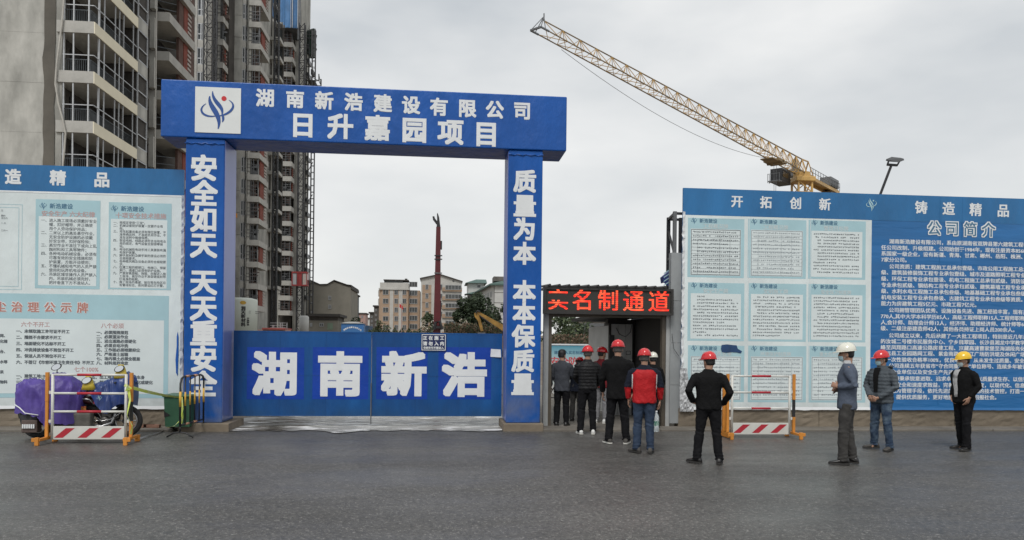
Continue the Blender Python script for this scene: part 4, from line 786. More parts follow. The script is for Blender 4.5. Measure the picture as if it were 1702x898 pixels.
part('white_line', MB().box(wallx[0], wallx[1], BY-.005, BY, zb_-.03, zb_-.0005), mat('bright_white_line', (.75, .77, .78), .5), HL)
def notice(root, o4, i4, title, tpx, tpy, tp, ink, rows=None, em=None, gap=None, seed=0, logo=True, lp=None, nm='notice', table=False, outl=False):
    mb = MB(); ox = rect(mb, BY, *o4, 0, .003); n_ = part(nm, mb, M['pale'], root)
    mb = MB(); ix = rect(mb, BY, *i4, 0, .0045); part('notice_field', mb, M['panel'], n_)
    mb = MB()
    if logo: p = W(lp[0], lp[1], BY); me_ = MB(); emblem(me_, p.x, p.z, BY, .075, 0, 0, .005); part('emblem', me_, M['inkb'], n_); line(mb, '新浩建设', lp[0]+lp[2], lp[1], BY, lp[3], .02, 0, .005)
    part('heading', mb, M['inkb'], n_)
    mb = MB(); line(mb, title, tpx, tpy, BY, tp, .02, 0, .005); part('title', mb, M['pinkink'] if root is HL else M['ghost'], n_)
    mb = MB()
    if rows:
        for s, x, y, p in rows: line(mb, s, x, y, BY, p*.985, .012, 0, .006)
    else: scribble(mb, BY, ix[0]+.05, ix[1]-.04, ix[2]+.05, ix[3]-.04, em or .05, gap or .075, 0, .006, seed=seed)
    if table:
        frame(mb, BY, ix[0]+.01, ix[1]-.01, ix[2]+.01, ix[3]-.01, .012, 0, .0065); h = ix[3]-ix[2]; w = ix[1]-ix[0]
        for q in (.12, .19, .26, .33, .40, .47, .54, .62, .7, .78, .86, .94): mb.add([(ix[0]+.02, BY-.0064, ix[3]-h*q), (ix[1]-.02, BY-.0064, ix[3]-h*q), (ix[1]-.02, BY-.0064, ix[3]-h*q+.005), (ix[0]+.02, BY-.0064, ix[3]-h*q+.005)], [(0, 1, 2, 3)])
        for q in (.14, .58, .78): mb.add([(ix[0]+w*q, BY-.0062, ix[2]+.02), (ix[0]+w*q+.005, BY-.0062, ix[2]+.02), (ix[0]+w*q+.005, BY-.0062, ix[3]-.1), (ix[0]+w*q, BY-.0062, ix[3]-.1)], [(0, 1, 2, 3)])
    part('lettering', mb, ink, n_, kind='stuff'); return n_
D1 = ['一、进入施工现场必须戴好安全', '　　帽，扣好帽带，并正确使', '　　用个人劳动保护用品；', '二、二米以上的高处悬空作业，', '　　无安全防护设施的必须戴', '　　好安全带，扣好保险钩；', '三、高空作业不准往下或向上乱', '　　抛材料和工具等物件；', '四、各种电动机械设备，必须有', '　　可靠有效的安全措施和防', '　　护装置，方能开动使用；', '五、不懂机械和电气的人员严禁', '　　使用和玩弄机电设备。', '六、吊装区域非操作人员严禁入', '　　内，吊装机械必须完好，', '　　把杆垂直下方不准站人。']
R1 = [(s, 68.5-i*.03, 366+i*6.9, 6.35) for i, s in enumerate(D1)]
notice(HL, (59.7, 331, 165.5, 481), (64.6, 359.5, 160, 476), '安全生产 六大纪律', 69, 355, 10.2, M['ink'], R1, lp=(72, 342.5, 10.5, 9.2))
D2 = ['一、按规定使用“三宝”。', '二、机械设备防护装置一定要齐全有', '　　效。', '三、塔吊起重设备必须有限位装置，不', '　　准带病运转，不准超负荷作业，不', '　　准在运转中维修保养。', '四、架设电线、线路必须符合当地电业', '　　局的规定，电气设备全部接零接', '　　地。', '五、电动机械和电动手持工具要装有漏', '　　电保护装置。', '六、脚手架材料及脚手架的搭设必须符', '　　合规程要求。', '七、各种缆风绳及设备必须符合规程要', '　　求。', '八、在建工程的楼梯口、电梯口、预留', '　　洞口、通道口必须有防护设施。', '九、严禁穿高跟鞋、拖鞋、赤脚进入施', '　　工现场，高空作业不准穿硬底和带', '　　钉易滑的鞋靴。', '十、施工现场的悬崖、陡坎等危险区应', '　　有警戒标志，夜间要设红灯示警。']
R2 = [(s, 188.5-i*.03, 369.8+i*4.95, 5.0) for i, s in enumerate(D2)]
notice(HL, (181.2, 336, 283.8, 482.5), (184.5, 364, 277, 480), '十项安全技术措施', 192, 358, 10.1, M['ink'], R2, lp=(190.5, 347, 10.5, 9.2))
mb = MB(); x_ = rect(mb, BY, -60, 486.5, 279, 662, 0, .003); bn = part('dust_notice', mb, M['pale'], HL)
mb = MB(); rect(mb, BY, -60, 528.5, 271.5, 655, 0, .0045); part('notice_field', mb, M['panel'], bn)
mb = MB(); mw = MB()
for ch, px in (('扬', -26.5), ('尘', 1.2), ('治', 28.6), ('理', 55.8), ('公', 82.9), ('示', 110.3), ('牌', 137.6)):
    p = W(px, 510+px*.012, BY); em = emw(px, BY, 18); put_text(mw, ch, p.x-em/2, p.z-em*.375, BY, em, .07, lift=.005); put_text(mb, ch, p.x-em/2, p.z-em*.375, BY-.003, em, .03, lift=.006)
part('title_outline', mw, M['wh'], bn); part('title', mb, M['redink'], bn)
mb = MB()
line(mb, '六个不开工', 35, 539.2, BY, 9.1, .02, 0, .006); line(mb, '八个必须', 168, 541.5, BY, 9.1, .02, 0, .006); line(mb, '七个100%', 123, 614, BY, 9.3, .02, 0, .006); part('heading', mb, M['pinkink'], bn)
mb = MB()
for s, y in (('一、未领取施工许可证不开工', 550.4), ('二、围挡不合要求不开工', 560.6), ('三、地面硬化不达标不开工', 571), ('四、冲洗排放设备不到位不开工', 581.4), ('五、保洁人员不到位不开工', 591.6), ('六、不签订《市容环境卫生责任书》不开工', 602), ('一、建筑工地100%围挡', 625), ('二、工地砂土不用100%覆盖', 631.6), ('三、工地路面100%硬化', 638), ('四、拆除工程100%洒水', 644.6)): line(mb, s, 27, y, BY, 6.45, .035, 0, .006)
for i, s in enumerate(('一、必须围挡规范', '二、必须湿法作业', '三、进出道路必须硬化', '四、必须自动冲洗', '五、工作面必须喷雾抑尘', '六、严格渣土运输', '七、场内裸土必须全覆盖', '八、材料规范堆放')): line(mb, s, 160.3, 552.5+i*7.28, BY, 6.3, .035, 0, .006)
line(mb, '五、出工地车辆100%冲洗车身', 152, 627, BY, 6.4, .035, 0, .006); line(mb, '六、暂不开发场地100%绿化或硬化', 152, 635.5, BY, 6.4, .035, 0, .006)
for s, x, y in (('网、', 0, 558), ('化措', 0, 567.5), ('台、', 0, 584.5), ('水等', 0, 601.5), ('采', 0, 618.5), ('物料', 0, 635)): line(mb, s, x, y, BY, 6, .035, 0, .006)
for s, y in (('三', 350), ('四六', 358.5), ('工三八', 362.5), ('一 八', 371), ('二六一', 383)): line(mb, s, 2, y, BY, 3.4, .02, 0, .006)
part('lettering', mb, M['ink'], bn, kind='stuff')
mb = MB(); p, q = W(-40, 338, BY), W(36, 482, BY)
for w_, g in ((0, 0), (.06, 0)): frame(mb, BY, p.x+w_, q.x-w_, q.z+w_, p.z-w_, .008, 0, .003)
part('faint_border', mb, M['pale'], HL)
mb = MB()      # frayed white edge along the right side of the sheet and torn blue strip
pts = [(wallx[1]-.03+.02*noise.noise(Vector((0, 0, i*.9))), BY-.02-.03*random.random(), zHb+(zb_-zHb)*i/60) for i in range(61)]
for i in range(60): a, c_ = pts[i], pts[i+1]; mb.add([a, (a[0]+.045, BY-.002, a[2]), (c_[0]+.045, BY-.002, c_[2]), c_], [(0, 1, 2, 3)])
part('frayed_edge', mb, M['wh'], HL)
mb = MB(); a = [W(x, y, BY) for x, y in ((295.5, 551), (297, 560), (297, 590), (295.5, 625), (293, 620), (292, 598), (294, 575), (294, 560))]; mb.add([(p.x, BY-.012, p.z) for p in a], [tuple(reversed(range(8)))]); part('torn_strip', mb, M['bv'], HL)
mb = MB()
n = 200
for i in range(n): x = wallx[0]+(wallx[1]-wallx[0])*i/n; e = wallx[0]+(wallx[1]-wallx[0])*(i+1)/n; f = lambda t: zHb-.03-.03*noise.noise(Vector((t*2.3, 7, 0))); mb.add([(x, BY-.012, f(x)), (e, BY-.012, f(e)), (e, BY-.001, zHb+.03), (x, BY-.001, zHb+.03)], [(0, 1, 2, 3)])
part('lower_hem', mb, M['wh'], HL)
# right hoarding
wr = (WX(1133, BY), 19.0); zRt = (W(1133, 313, BY).z+W(1702, 330, BY).z)/2; zRb = (W(1133, 680, BY).z+W(1700, 681, BY).z)/2
HR = hoard('right hoarding with nine pale notices and a long white company text on blue', wr[0], wr[1], zRt, zRb, M['blue'])
part('top_band', MB().box(wr[0], wr[1], BY-.004, BY, WZ(357, BY, 1133), zRt), M['head'], HR)
part('white_field', MB().box(wr[0], WX(1447.5, BY, 500), BY-.0018, BY, zRb, WZ(356, BY, 1150)), M['sheet'], HR)
for ch, px, py in (('开', 1225, 335), ('拓', 1273, 336.5), ('创', 1322.5, 338), ('新', 1371, 340)): glyph(ch, px, py, BY-.004, 21, M['wh'], HR, bold=.030)
for ch, px, py in (('铸', 1531, 345), ('造', 1576.5, 347), ('精', 1621.5, 348.7), ('品', 1667.3, 350.3)): glyph(ch, px, py, BY-.004, 22.5, M['wh'], HR, bold=.030)
mb = MB(); p = W(1448.3, 340.5, BY); emblem(mb, p.x, p.z, BY-.004, .14, 0, 0, .004); part('emblem', mb, M['pale'], HR)
mb = MB(); mw = MB()
for ch, px, py in (('公', 1552.3, 379.4), ('司', 1582.3, 380), ('简', 1612.3, 381.3), ('介', 1642.4, 382.2)):
    p = W(px, py, BY); em = emw(px, BY, 25); put_text(mw, ch, p.x-em/2, p.z-em*.375, BY-.004, em, .075, lift=.004); put_text(mb, ch, p.x-em/2, p.z-em*.375, BY-.007, em, .016, lift=.004)
part('title_outline', mw, M['wh'], HR); part('title', mb, M['inkb'], HR)
TL = [(1477.6, 401.4, '湖南新浩建设有限公司，系由原湖南省双牌县第六建筑工程有限责'), (1464.3, 411.5, '任公司改制、升级组建。公司始创于1984年，现有注册资本8568万元，'), (1464.3, 421.5, '系国家一级企业，设有新疆、青海、甘肃、郴州、岳阳、株洲、永州等'), (1464.3, 431.6, '7家分公司。'),
 (1477.6, 443, '公司资质：建筑工程施工总承包壹级、市政公用工程施工总承包壹'), (1464.3, 452.8, '级、建筑装修装饰工程专业承包壹级、城市及道路照明工程专业承包壹'), (1464.3, 463.2, '级、环保工程专业承包壹级、机电工程施工总承包贰级、消防设施工程'), (1464.3, 473.7, '专业承包贰级、钢结构工程专业承包贰级、建筑幕墙工程专业承包贰级'), (1464.3, 483.9, '级、水利水电工程施工总承包叁级、地基基础工程专业承包叁级、电子'), (1464.3, 494.2, '机电安装工程专业承包叁级、古建筑工程专业承包叁级等资质。年生产'), (1464, 504.5, '能力为房建筑工程5亿元、市政工程7亿元。'),
 (1477, 515.5, '公司拥管理团队优秀、设施设备先进、施工经验丰富，现有员工总数'), (1463.5, 525.8, '770人,其中大学本科学历85人，高级工程师职称15人,工程师职称68'), (1463.5, 535.9, '人,会计师、助理会计师12人，经济师、助理经济师、统计师等60人，一'), (1463.5, 545.7, '级、二级注册建造师42人，其他各类持证上岗人员200余人。'),
 (1477, 557.6, '公司成立以来，先后承建了一大批工程项目，特别是近几年承建的'), (1463.3, 567.4, '的汝城二号楼市民服务中心、宁乡翡翠园、长沙县湘龙中学教学楼、'), (1463.3, 577.4, '峰至凤翔路口高速公路房建工程、京藏高速曹家堡至海湖段亮化工程'), (1463.3, 587.2, '宁远县工业园路网工程、紫金南路、湘江广场防洪堤及休闲广场等工'), (1463.3, 597.8, '程一次性验收合格率100%，优良率96%，从未发生过质量、安全事故'),
 (1477, 608, '公司连续五年获省市“守合同重信用”单位称号、连续多年被评为'), (1463.3, 618.2, '先进企业单位以及安全生产先进单位。'), (1477, 629.2, '公司秉承锐意进取、追求卓越的精神，以质量求生存、以信誉求发'), (1463, 639.6, '展、以安全和速度求效益。完善现代企业制度，以现代化、信息化、'), (1463, 649.5, '精细化为管理手段，依托先进的设备和严格的技术管控，打造一流'), (1463, 660, '产品、提供优质服务，更好地服务社会、回报社会。')]
mb = MB()
for x, y, s in TL:
    p = W(x, y, BY); put_text(mb, s, p.x, p.z-.04, BY, emw(1500, BY, 8.35)*1.0, .022, 0, .004, squeeze=(WX(1692, BY)-WX(1464.3, BY))/(26.5*emw(1500, BY, 8.35)))
part('lettering', mb, M['wh'], HR)
cols = ((1143.5, 1236.2), (1243.5, 1339.2), (1344, 1438)); rows = ((362, 462), (469.5, 567), (574, 668))
tt_ = (('工程概况牌', '工程概况牌', '管理目标牌'), ('安全生产牌', '文明施工牌', '安全保卫制度牌'), ('管理人员名单', '环境保护制度牌', '重大危险源公示牌'))
for r_ in range(3):
    for c_ in range(3):
        a, b_ = cols[c_]; t_, u_ = rows[r_]; dy = (a-1143)*.018*(1-r_*.35); t_ += dy; u_ += dy*.8
        tb = (r_ == 0 and c_ < 2) or r_ == 2
        notice(HR, (a, t_, b_, u_+.5), (a+4.5, t_+18, b_-5.5, u_-3), tt_[r_][c_], a+25-2.5*(len(tt_[r_][c_])-5), t_+13.8, 8.6 if len(tt_[r_][c_]) < 7 else 7.6, M['ink2'] if (r_ == 2 or (r_, c_) == (0, 1)) else M['ink'], em=.043 if r_ < 2 else .045, gap=.068 if not tb else .083, seed=r_*3+c_+5, lp=(a+10, t_+5, 9, 7.6), table=tb)
mb = MB(); a = [W(x, y, BY) for x, y in ((1199, 573.5), (1208, 572.5), (1216, 573.5), (1224, 574.2), (1226, 580), (1233, 584), (1231, 587.5), (1224, 586), (1216, 585.5), (1206, 586.5), (1199.5, 585.5), (1198, 580))]; mb.add([(p.x, BY-.012, p.z) for p in a], [tuple(reversed(range(12)))]); part('paint_patch', mb, mat('dark_blue_patch', (.012, .05, .14), .6, .2, 6), HR)
mb = MB()      # crumpled silver-white corner of the sheet at its lower left
gx, gz = 10, 18
P_ = [[(WX(1129+24*i/gx*(1-.55*(j/gz)), BY, 640), BY-.03-.06*abs(noise.noise(Vector((i*.9, j*.7, 2)))), WZ(684, BY, 1135)+(WZ(612, BY, 1135)-WZ(684, BY, 1135))*j/gz) for i in range(gx+1)] for j in range(gz+1)]
mb.add([p for r_ in P_ for p in r_], [(j*(gx+1)+i, j*(gx+1)+i+1, (j+1)*(gx+1)+i+1, (j+1)*(gx+1)+i) for j in range(gz) for i in range(gx)]); part('crumpled_corner', mb, mat('crumpled_film', (.45, .46, .47), .25, .4, 9, .6, 16), HR)
mb = MB()
pts = [(WX(1131.5, BY)+.03*noise.noise(Vector((0, 0, i*.9))), BY-.02-.035*random.random(), zRb+(zRt-.5-zRb)*i/60) for i in range(61)]
for i in range(60): a, c_ = pts[i], pts[i+1]; mb.add([a, (a[0]+.07, BY-.002, a[2]), (c_[0]+.07, BY-.002, c_[2]), c_], [(0, 1, 2, 3)])
part('frayed_edge', mb, M['wh'], HR)
mb = MB(); n = 150
for i in range(n): x = wr[0]+(WX(1447, BY)-wr[0])*i/n; e = wr[0]+(WX(1447, BY)-wr[0])*(i+1)/n; f = lambda t: zRb-.012-.03*abs(noise.noise(Vector((t*2.9, 3, 0)))); mb.add([(x, BY-.014, f(x)), (e, BY-.014, f(e)), (e, BY-.001, zRb+.05), (x, BY-.001, zRb+.05)], [(0, 1, 2, 3)])
part('lower_hem', mb, M['wh'], HR)
mb = MB(); n = 90
for i in range(n): x = WX(1448, BY)+(wr[1]-WX(1448, BY))*i/n; e = WX(1448, BY)+(wr[1]-WX(1448, BY))*(i+1)/n; f = lambda t: zRb-.01-.02*abs(noise.noise(Vector((t*2.9, 3, 0)))); mb.add([(x, BY-.014, f(x)), (e, BY-.014, f(e)), (e, BY-.001, zRb+.04), (x, BY-.001, zRb+.04)], [(0, 1, 2, 3)])
part('lower_hem', mb, M['blue'], HR)
# vertical sheet seams
for px in (1243, 1345, 1560, 1597): mb = MB().box(WX(px, BY)-.004, WX(px, BY)+.004, BY-.0075, BY-.0045, zRb+.1, zRt-.02 if px > 1400 else WZ(362, BY, 1300)); part('sheet_seam', mb, M['head'] if px > 1400 else M['wh'], HR)
for px in (58, 175): mb = MB().box(WX(px, BY)-.004, WX(px, BY)+.004, BY-.0055, BY-.0045, zHb+.1, zHt-.02); part('sheet_seam', mb, M['head'], HL) if 0 else None
# low walls under the hoardings
for x0, x1, lab, zt in ((-16, xl0, 'muddy low concrete wall under the left hoarding', zHb-.03), (wr[0]-.05, 19, 'muddy low concrete wall under the right hoarding', zRb-.02)):
    o = thing('low_wall', lab, 'wall', ((x0+x1)/2, 15.15, 0), 'low walls under the hoardings'); x = x0
    while x < x1-.05:
        e = min(x+3.1, x1); mb = MB(); bm = bmesh.new(); nx_, nz_ = 24, 6
        V = [[(x+.006+(e-x-.012)*i/nx_, 15.13+.018*noise.noise(Vector((i*.8+x, j*1.2, 3))), (zt+.03)*j/nz_) for i in range(nx_+1)] for j in range(nz_+1)]; bm.free()
        mb.add([p for r_ in V for p in r_], [(j*(nx_+1)+i, j*(nx_+1)+i+1, (j+1)*(nx_+1)+i+1, (j+1)*(nx_+1)+i) for j in range(nz_) for i in range(nx_)]); mb.box(x+.006, e-.006, 15.16, 15.4, 0, zt+.02)
        part('wall_section', mb, M['lowwall'], o); x = e
# ================================================================ worker passage with LED board
dY = 15.2
DG = thing('worker_passage', 'narrow brown-framed passage door between the gateway pillar and the right hoarding', 'doorway', (WX(1008, dY), dY, 0))
BR = mat('brown_door_frame', (.085, .07, .052), .55, .2, 2); LG = mat('pale_metal_post', (.36, .37, .365), .5, .15, 1.5, detail=6)
lz = WZ(524, dY, 1008)
part('side_post', MB().box(WX(903.5, dY), WX(911.5, dY), dY-.02, dY+.1, .03, WZ(500, dY, 905)), LG, DG)
part('jamb', MB().box(WX(911.7, dY), WX(917, dY), dY, dY+.14, .03, lz), BR, DG); part('jamb', MB().box(WX(1100.5, dY), WX(1106.5, dY), dY, dY+.14, .03, lz), BR, DG)
part('side_post', MB().box(WX(1106.7, dY), WX(1113, dY), dY-.02, dY+.1, .03, WZ(500, dY, 1110)), LG, DG)
part('lintel', MB().box(WX(911.7, dY), WX(1106.5, dY), dY, dY+.14, lz-.0, lz+.08), BR, DG); part('lintel_edge', MB().box(WX(917, dY), WX(1100.5, dY), dY+.02, dY+.1, lz-.05, lz-.002), BR, DG)
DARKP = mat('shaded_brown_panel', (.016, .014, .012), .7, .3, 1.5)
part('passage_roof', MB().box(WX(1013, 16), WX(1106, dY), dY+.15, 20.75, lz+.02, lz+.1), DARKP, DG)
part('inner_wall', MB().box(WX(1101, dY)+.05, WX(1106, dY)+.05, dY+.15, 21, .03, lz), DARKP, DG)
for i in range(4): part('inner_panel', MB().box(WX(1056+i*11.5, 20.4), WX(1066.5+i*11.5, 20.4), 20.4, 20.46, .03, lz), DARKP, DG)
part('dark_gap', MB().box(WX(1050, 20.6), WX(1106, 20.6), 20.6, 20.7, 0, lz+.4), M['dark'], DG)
cY = 17.6; ct = thing('site_cabin', 'white panelled site cabin inside the passage with its door edge towards the street', 'cabin', (WX(1032, cY), cY, 0)); WC = mat('white_cabin_panel', (.46, .46, .44), .6, .12, 1.2, detail=6)
x0, x1 = WX(1015.5, cY), WX(1051, cY); n = 3
for i in range(n): part('panel', MB().box(x0+(x1-x0)*i/n+.004, x0+(x1-x0)*(i+1)/n-.004, cY, cY+.05, .03, lz-.12), WC, ct)
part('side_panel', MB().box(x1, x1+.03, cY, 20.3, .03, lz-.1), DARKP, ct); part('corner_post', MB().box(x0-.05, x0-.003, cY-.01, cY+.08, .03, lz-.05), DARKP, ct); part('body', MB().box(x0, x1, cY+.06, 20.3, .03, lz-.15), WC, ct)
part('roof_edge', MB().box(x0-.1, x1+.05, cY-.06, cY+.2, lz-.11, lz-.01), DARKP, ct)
part('dark_board', MB().box(WX(1012, cY), WX(1020.5, cY), cY-.05, cY-.02, WZ(600, cY, 1016), WZ(557, cY, 1016)), M['dark'], ct)
a, b_ = W(1040.5, 590, cY), W(1048, 583.5, cY); mb = MB(); frame(mb, cY, a.x, b_.x, a.z, b_.z, .012); part('small_plate', mb, M['dark'], ct)
mb = MB(); mb.tube([W(1024, 545, cY-.02), W(1030, 556, cY-.02), W(1040, 560, cY-.02), W(1048, 552, cY-.02), W(1050, 540, cY-.02)], .008, 6); part('cable', mb, M['dark'], ct)
LED = thing('led_board', 'black LED board with glowing red characters over the passage door', 'sign', (WX(1010, 14.98), 14.98, WZ(522, 14.98, 1010)))
a, b_ = W(903.5, 519.5, 14.98), W(1119.5, 480.5, 14.98); lza, lzb = WZ(523, 14.98, 1010), WZ(478.8, 14.98, 1010)
FR = mat('black_led_frame', (.022, .02, .019), .35, .2, 3); LP = mat('led_mesh_panel', (.030, .028, .024), .7, .2, 40)
part('led_panel', MB().box(a.x+.05, b_.x-.05, 14.99, 15.1, lza+.05, lzb-.05), LP, LED)
mb = MB(); mb.box(a.x, b_.x, 14.96, 15.12, lza, lza+.05); mb.box(a.x, b_.x, 14.96, 15.12, lzb-.05, lzb); mb.box(a.x, a.x+.05, 14.96, 15.12, lza+.05, lzb-.05); mb.box(b_.x-.05, b_.x, 14.96, 15.12, lza+.05, lzb-.05); part('led_frame', mb, FR, LED)
def ledmat():
    m = bpy.data.materials.new('led_red'); m.use_nodes = True; t = m.node_tree; p = t.nodes['Principled BSDF']; l = t.links.new
    c = t.nodes.new('ShaderNodeTexCoord'); s = t.nodes.new('ShaderNodeSeparateXYZ'); l(c.outputs['Object'], s.inputs[0])
    w = t.nodes.new('ShaderNodeMath'); w.operation = 'MULTIPLY'; w.inputs[1].default_value = 2*PI/.042; l(s.outputs['Z'], w.inputs[0]); sn = t.nodes.new('ShaderNodeMath'); sn.operation = 'SINE'; l(w.outputs[0], sn.inputs[0])
    r = t.nodes.new('ShaderNodeMapRange'); r.inputs['From Min'].default_value = -.7; r.inputs['From Max'].default_value = .5; r.inputs['To Min'].default_value = .30; r.inputs['To Max'].default_value = 1.35; l(sn.outputs[0], r.inputs['Value'])
    n = t.nodes.new('ShaderNodeTexNoise'); n.inputs['Scale'].default_value = 5; l(c.outputs['Object'], n.inputs[0]); q = t.nodes.new('ShaderNodeValToRGB'); q.color_ramp.elements[0].position = .42; q.color_ramp.elements[1].position = .62
    q.color_ramp.elements[0].color = (1, .02, .008, 1); q.color_ramp.elements[1].color = (1, .12, .04, 1); l(n.outputs[0], q.inputs[0])
    l(q.outputs[0], p.inputs['Emission Color']); l(r.outputs[0], p.inputs['Emission Strength']); p.inputs['Base Color'].default_value = (.25, .02, .01, 1); return m
M['led'] = ledmat()
for ch, px, py in (('名', 968.7, 498.7), ('制', 1011, 499.5), ('通', 1053, 500.8), ('道', 1095, 501.5)): glyph(ch, px, py, 14.99, 37, M['led'], LED, bold=.014)
mb = MB(); p = W(927.7, 498, 14.99); em = emw(927, 14.99, 37); vs, fs = txm('实')      # first character with dead rows of LEDs
tmp = MB(); put_text(tmp, '实', p.x-em/2, p.z-em*.375, 14.99, em, .014, 0, .004); bm = bmesh.new(); vv = [bm.verts.new(v) for v in tmp.v]
for f in tmp.f:
    try: bm.faces.new([vv[i] for i in f])
    except ValueError: pass
zm = p.z
for zz in (zm-.01, zm+.12): bmesh.ops.bisect_plane(bm, geom=bm.verts[:]+bm.edges[:]+bm.faces[:], plane_co=(0, 0, zz), plane_no=(0, 0, 1))
bmesh.ops.delete(bm, geom=[f for f in bm.faces if zm-.01 < f.calc_center_median().z < zm+.12], context='FACES'); bm.verts.index_update()
mb.add([v.co[:] for v in bm.verts], [[v.index for v in f.verts] for f in bm.faces]); bm.free(); part('character', mb, M['led'], LED)
CN = thing('canopy', 'thin dark ribbed canopy roof just above the LED board', 'canopy', (WX(1010, 15), 15, lzb)); mb = MB(); mb.box(WX(908, 15), WX(1106, 15), 14.94, 16.2, lzb+.004, lzb+.03); part('roof_sheet', mb, FR, CN)
x = WX(912, 15)
i = 0
while x < WX(1106, 15): part('rib', MB().tube([(x, 14.9, lzb+.035), (x, 16.2, lzb+.10)], .025, 8), FR, CN); x += .2
o = thing('metal_fence_post', 'grey stained sheet metal pier between passage and right hoarding', 'pier', (WX(1121, 15.15), 15.15, 0)); z0 = .03
GM = mat('stained_zinc', (.27, .285, .29), .5, .25, 1.3, .2, 5, detail=8, stretch=(1, 1, .5))
for k, (py0, py1) in enumerate(((420, 500), (500, 570), (570, 640), (640, 704))): part('metal_sheet', MB().box(WX(1114, 15.15), WX(1131.5, 15.15), 15.14+k*.002, 15.3, WZ(py1, 15.15, 1120)+.003, WZ(py0, 15.15, 1120)-.003), GM, o)
part('cable', MB().tube([W(1117, 555, 15.1), W(1120, 580, 15.09), W(1128, 592, 15.1)], .005, 6), M['dark'], o)
o = thing('frame_tower', 'dark open steel post frame above the zinc pier beside the right hoarding', 'frame', tuple(W(1120, 420, 15.6)))
zt = WZ(351, 15.2, 1119); A_, B_, C_ = (WX(1109, 16), 16), (WX(1119.3, 15.25), 15.25), (WX(1129, 16), 16); D_ = (WX(1119.3, 15.25)+(C_[0]-A_[0]), 15.25)
for (x, y), mm in ((A_, M['dark']), (B_, M['steel']), (C_, M['dark'])): part('post', MB().box(x-.035, x+.035, y-.035, y+.035, .5, zt), mm, o)
mb = MB()
for z in (zt-.04, WZ(425, 15.2, 1119)): mb.bar((*A_, z), (*B_, z), .05); mb.bar((*B_, z), (*D_, z), .05); mb.bar((*A_, z), (*C_, z), .05)
mb.bar((*A_, zt-.3), (B_[0], B_[1], WZ(422, 15.2, 1119)), .04); mb.bar((*C_, zt-2.), (D_[0], D_[1], zt-1.2), .04); part('brace', mb, M['dark'], o)
o = thing('tarpaulin', 'rolled blue tarpaulin with pale stripes tucked behind the LED board', 'tarpaulin', tuple(W(1109, 478, 15.5)))
a, b_ = W(1103, 478, 15.5), W(1114.5, 450, 15.5); mb = MB(); mb.add([(a.x, 15.5, a.z+.1), (b_.x, 15.5, a.z), (b_.x, 15.5, b_.z), (a.x-.02, 15.5, b_.z-.14), (a.x, 15.7, a.z+.1), (b_.x, 15.7, a.z), (b_.x, 15.7, b_.z), (a.x-.02, 15.7, b_.z-.14)], [(0, 1, 2, 3), (3, 2, 6, 7), (0, 3, 7, 4)]); part('cloth', mb, mat('navy_tarp', (.02, .035, .16), .6, .2, 5), o)
mb = MB()
for k in range(4): z = a.z+.03+k*.085; mb.add([(a.x+.0, 15.495, z), (b_.x, 15.495, z+.1), (b_.x, 15.495, z+.125), (a.x, 15.495, z+.025)], [(0, 1, 2, 3)])
part('stripe', mb, M['pale'], o)
# seen through the passage
Yb2 = 25; a, b_ = W(911, 668, Yb2), W(1022, 575, Yb2)
def bannermat():
    m = bpy.data.materials.new('blue_white_banner'); m.use_nodes = True; t = m.node_tree; p = t.nodes['Principled BSDF']; l = t.links.new; c = t.nodes.new('ShaderNodeTexCoord'); s = t.nodes.new('ShaderNodeSeparateXYZ'); l(c.outputs['Object'], s.inputs[0])
    r = t.nodes.new('ShaderNodeMapRange'); r.inputs['From Min'].default_value = 1.0; r.inputs['From Max'].default_value = 1.66; l(s.outputs['Z'], r.inputs['Value']); q = t.nodes.new('ShaderNodeValToRGB'); e = q.color_ramp.elements
    e[0].color = (.52, .57, .56, 1); e[1].color = (.10, .32, .42, 1); k = e.new(.55); k.color = (.30, .50, .55, 1); l(r.outputs[0], q.inputs[0]); l(q.outputs[0], p.inputs['Base Color']); p.inputs['Roughness'].default_value = .5; return m
o = thing('safety_banner', 'pale blue printed banner with red characters seen through the passage', 'banner', ((a.x+b_.x)/2, Yb2, 0)); part('sheet', MB().box(a.x, b_.x, Yb2, Yb2+.04, .35, b_.z), bannermat(), o)
part('top_edge', MB().box(a.x, b_.x, Yb2-.02, Yb2+.06, b_.z, b_.z+.05), M['wh'], o); part('footing', MB().box(a.x, b_.x, Yb2, Yb2+.2, -.02, .35), HB['white'], o)
mb = MB()
for ch, px in (('安', 922), ('全', 938), ('防', 952.5), ('护', 972)): p = W(px, 601, Yb2); em = emw(px, Yb2, 16); put_text(mb, ch, p.x-em/2, p.z-em*.375, Yb2, em, .02)
part('lettering', mb, mat('banner_red', (.55, .05, .06), .6), o)
mb = MB(); line(mb, '建筑工人实名制通道', 921, 586, Yb2, 6, .02); part('small_lettering', mb, M['inkb'], o)
o = thing('lattice_fence', 'low black crossed lattice fence behind the man in the grey jacket', 'fence', (WX(960, 22), 22, 0)); x = WX(912, 22); x_end = WX(1016, 22); zt = .96
while x < x_end: part('fence_post', MB().box(x-.02, x+.02, 21.98, 22.02, 0, zt), M['dark'], o); mb = MB(); mb.bar((x, 22, .12), (x+.45, 22, zt-.05), .025); mb.bar((x, 22, zt-.05), (x+.45, 22, .12), .025); mb.bar((x+.22, 22, .12), (x+.22, 22, zt-.05), .018); part('cross_bar', mb, M['dark'], o); x += .45
mb = MB(); mb.box(WX(912, 22), x, 21.97, 22.03, zt-.03, zt+.01); mb.box(WX(912, 22), x, 21.97, 22.03, .1, .13); part('rail', mb, M['dark'], o)
Yg = 70; o = thing('grey_shed', 'low grey building with a small pale blue sign seen through the passage', 'building', (WX(995, Yg), Yg, 0)); SG = mat('dark_grey_shed', (.11, .115, .12), .8, .15, .6)
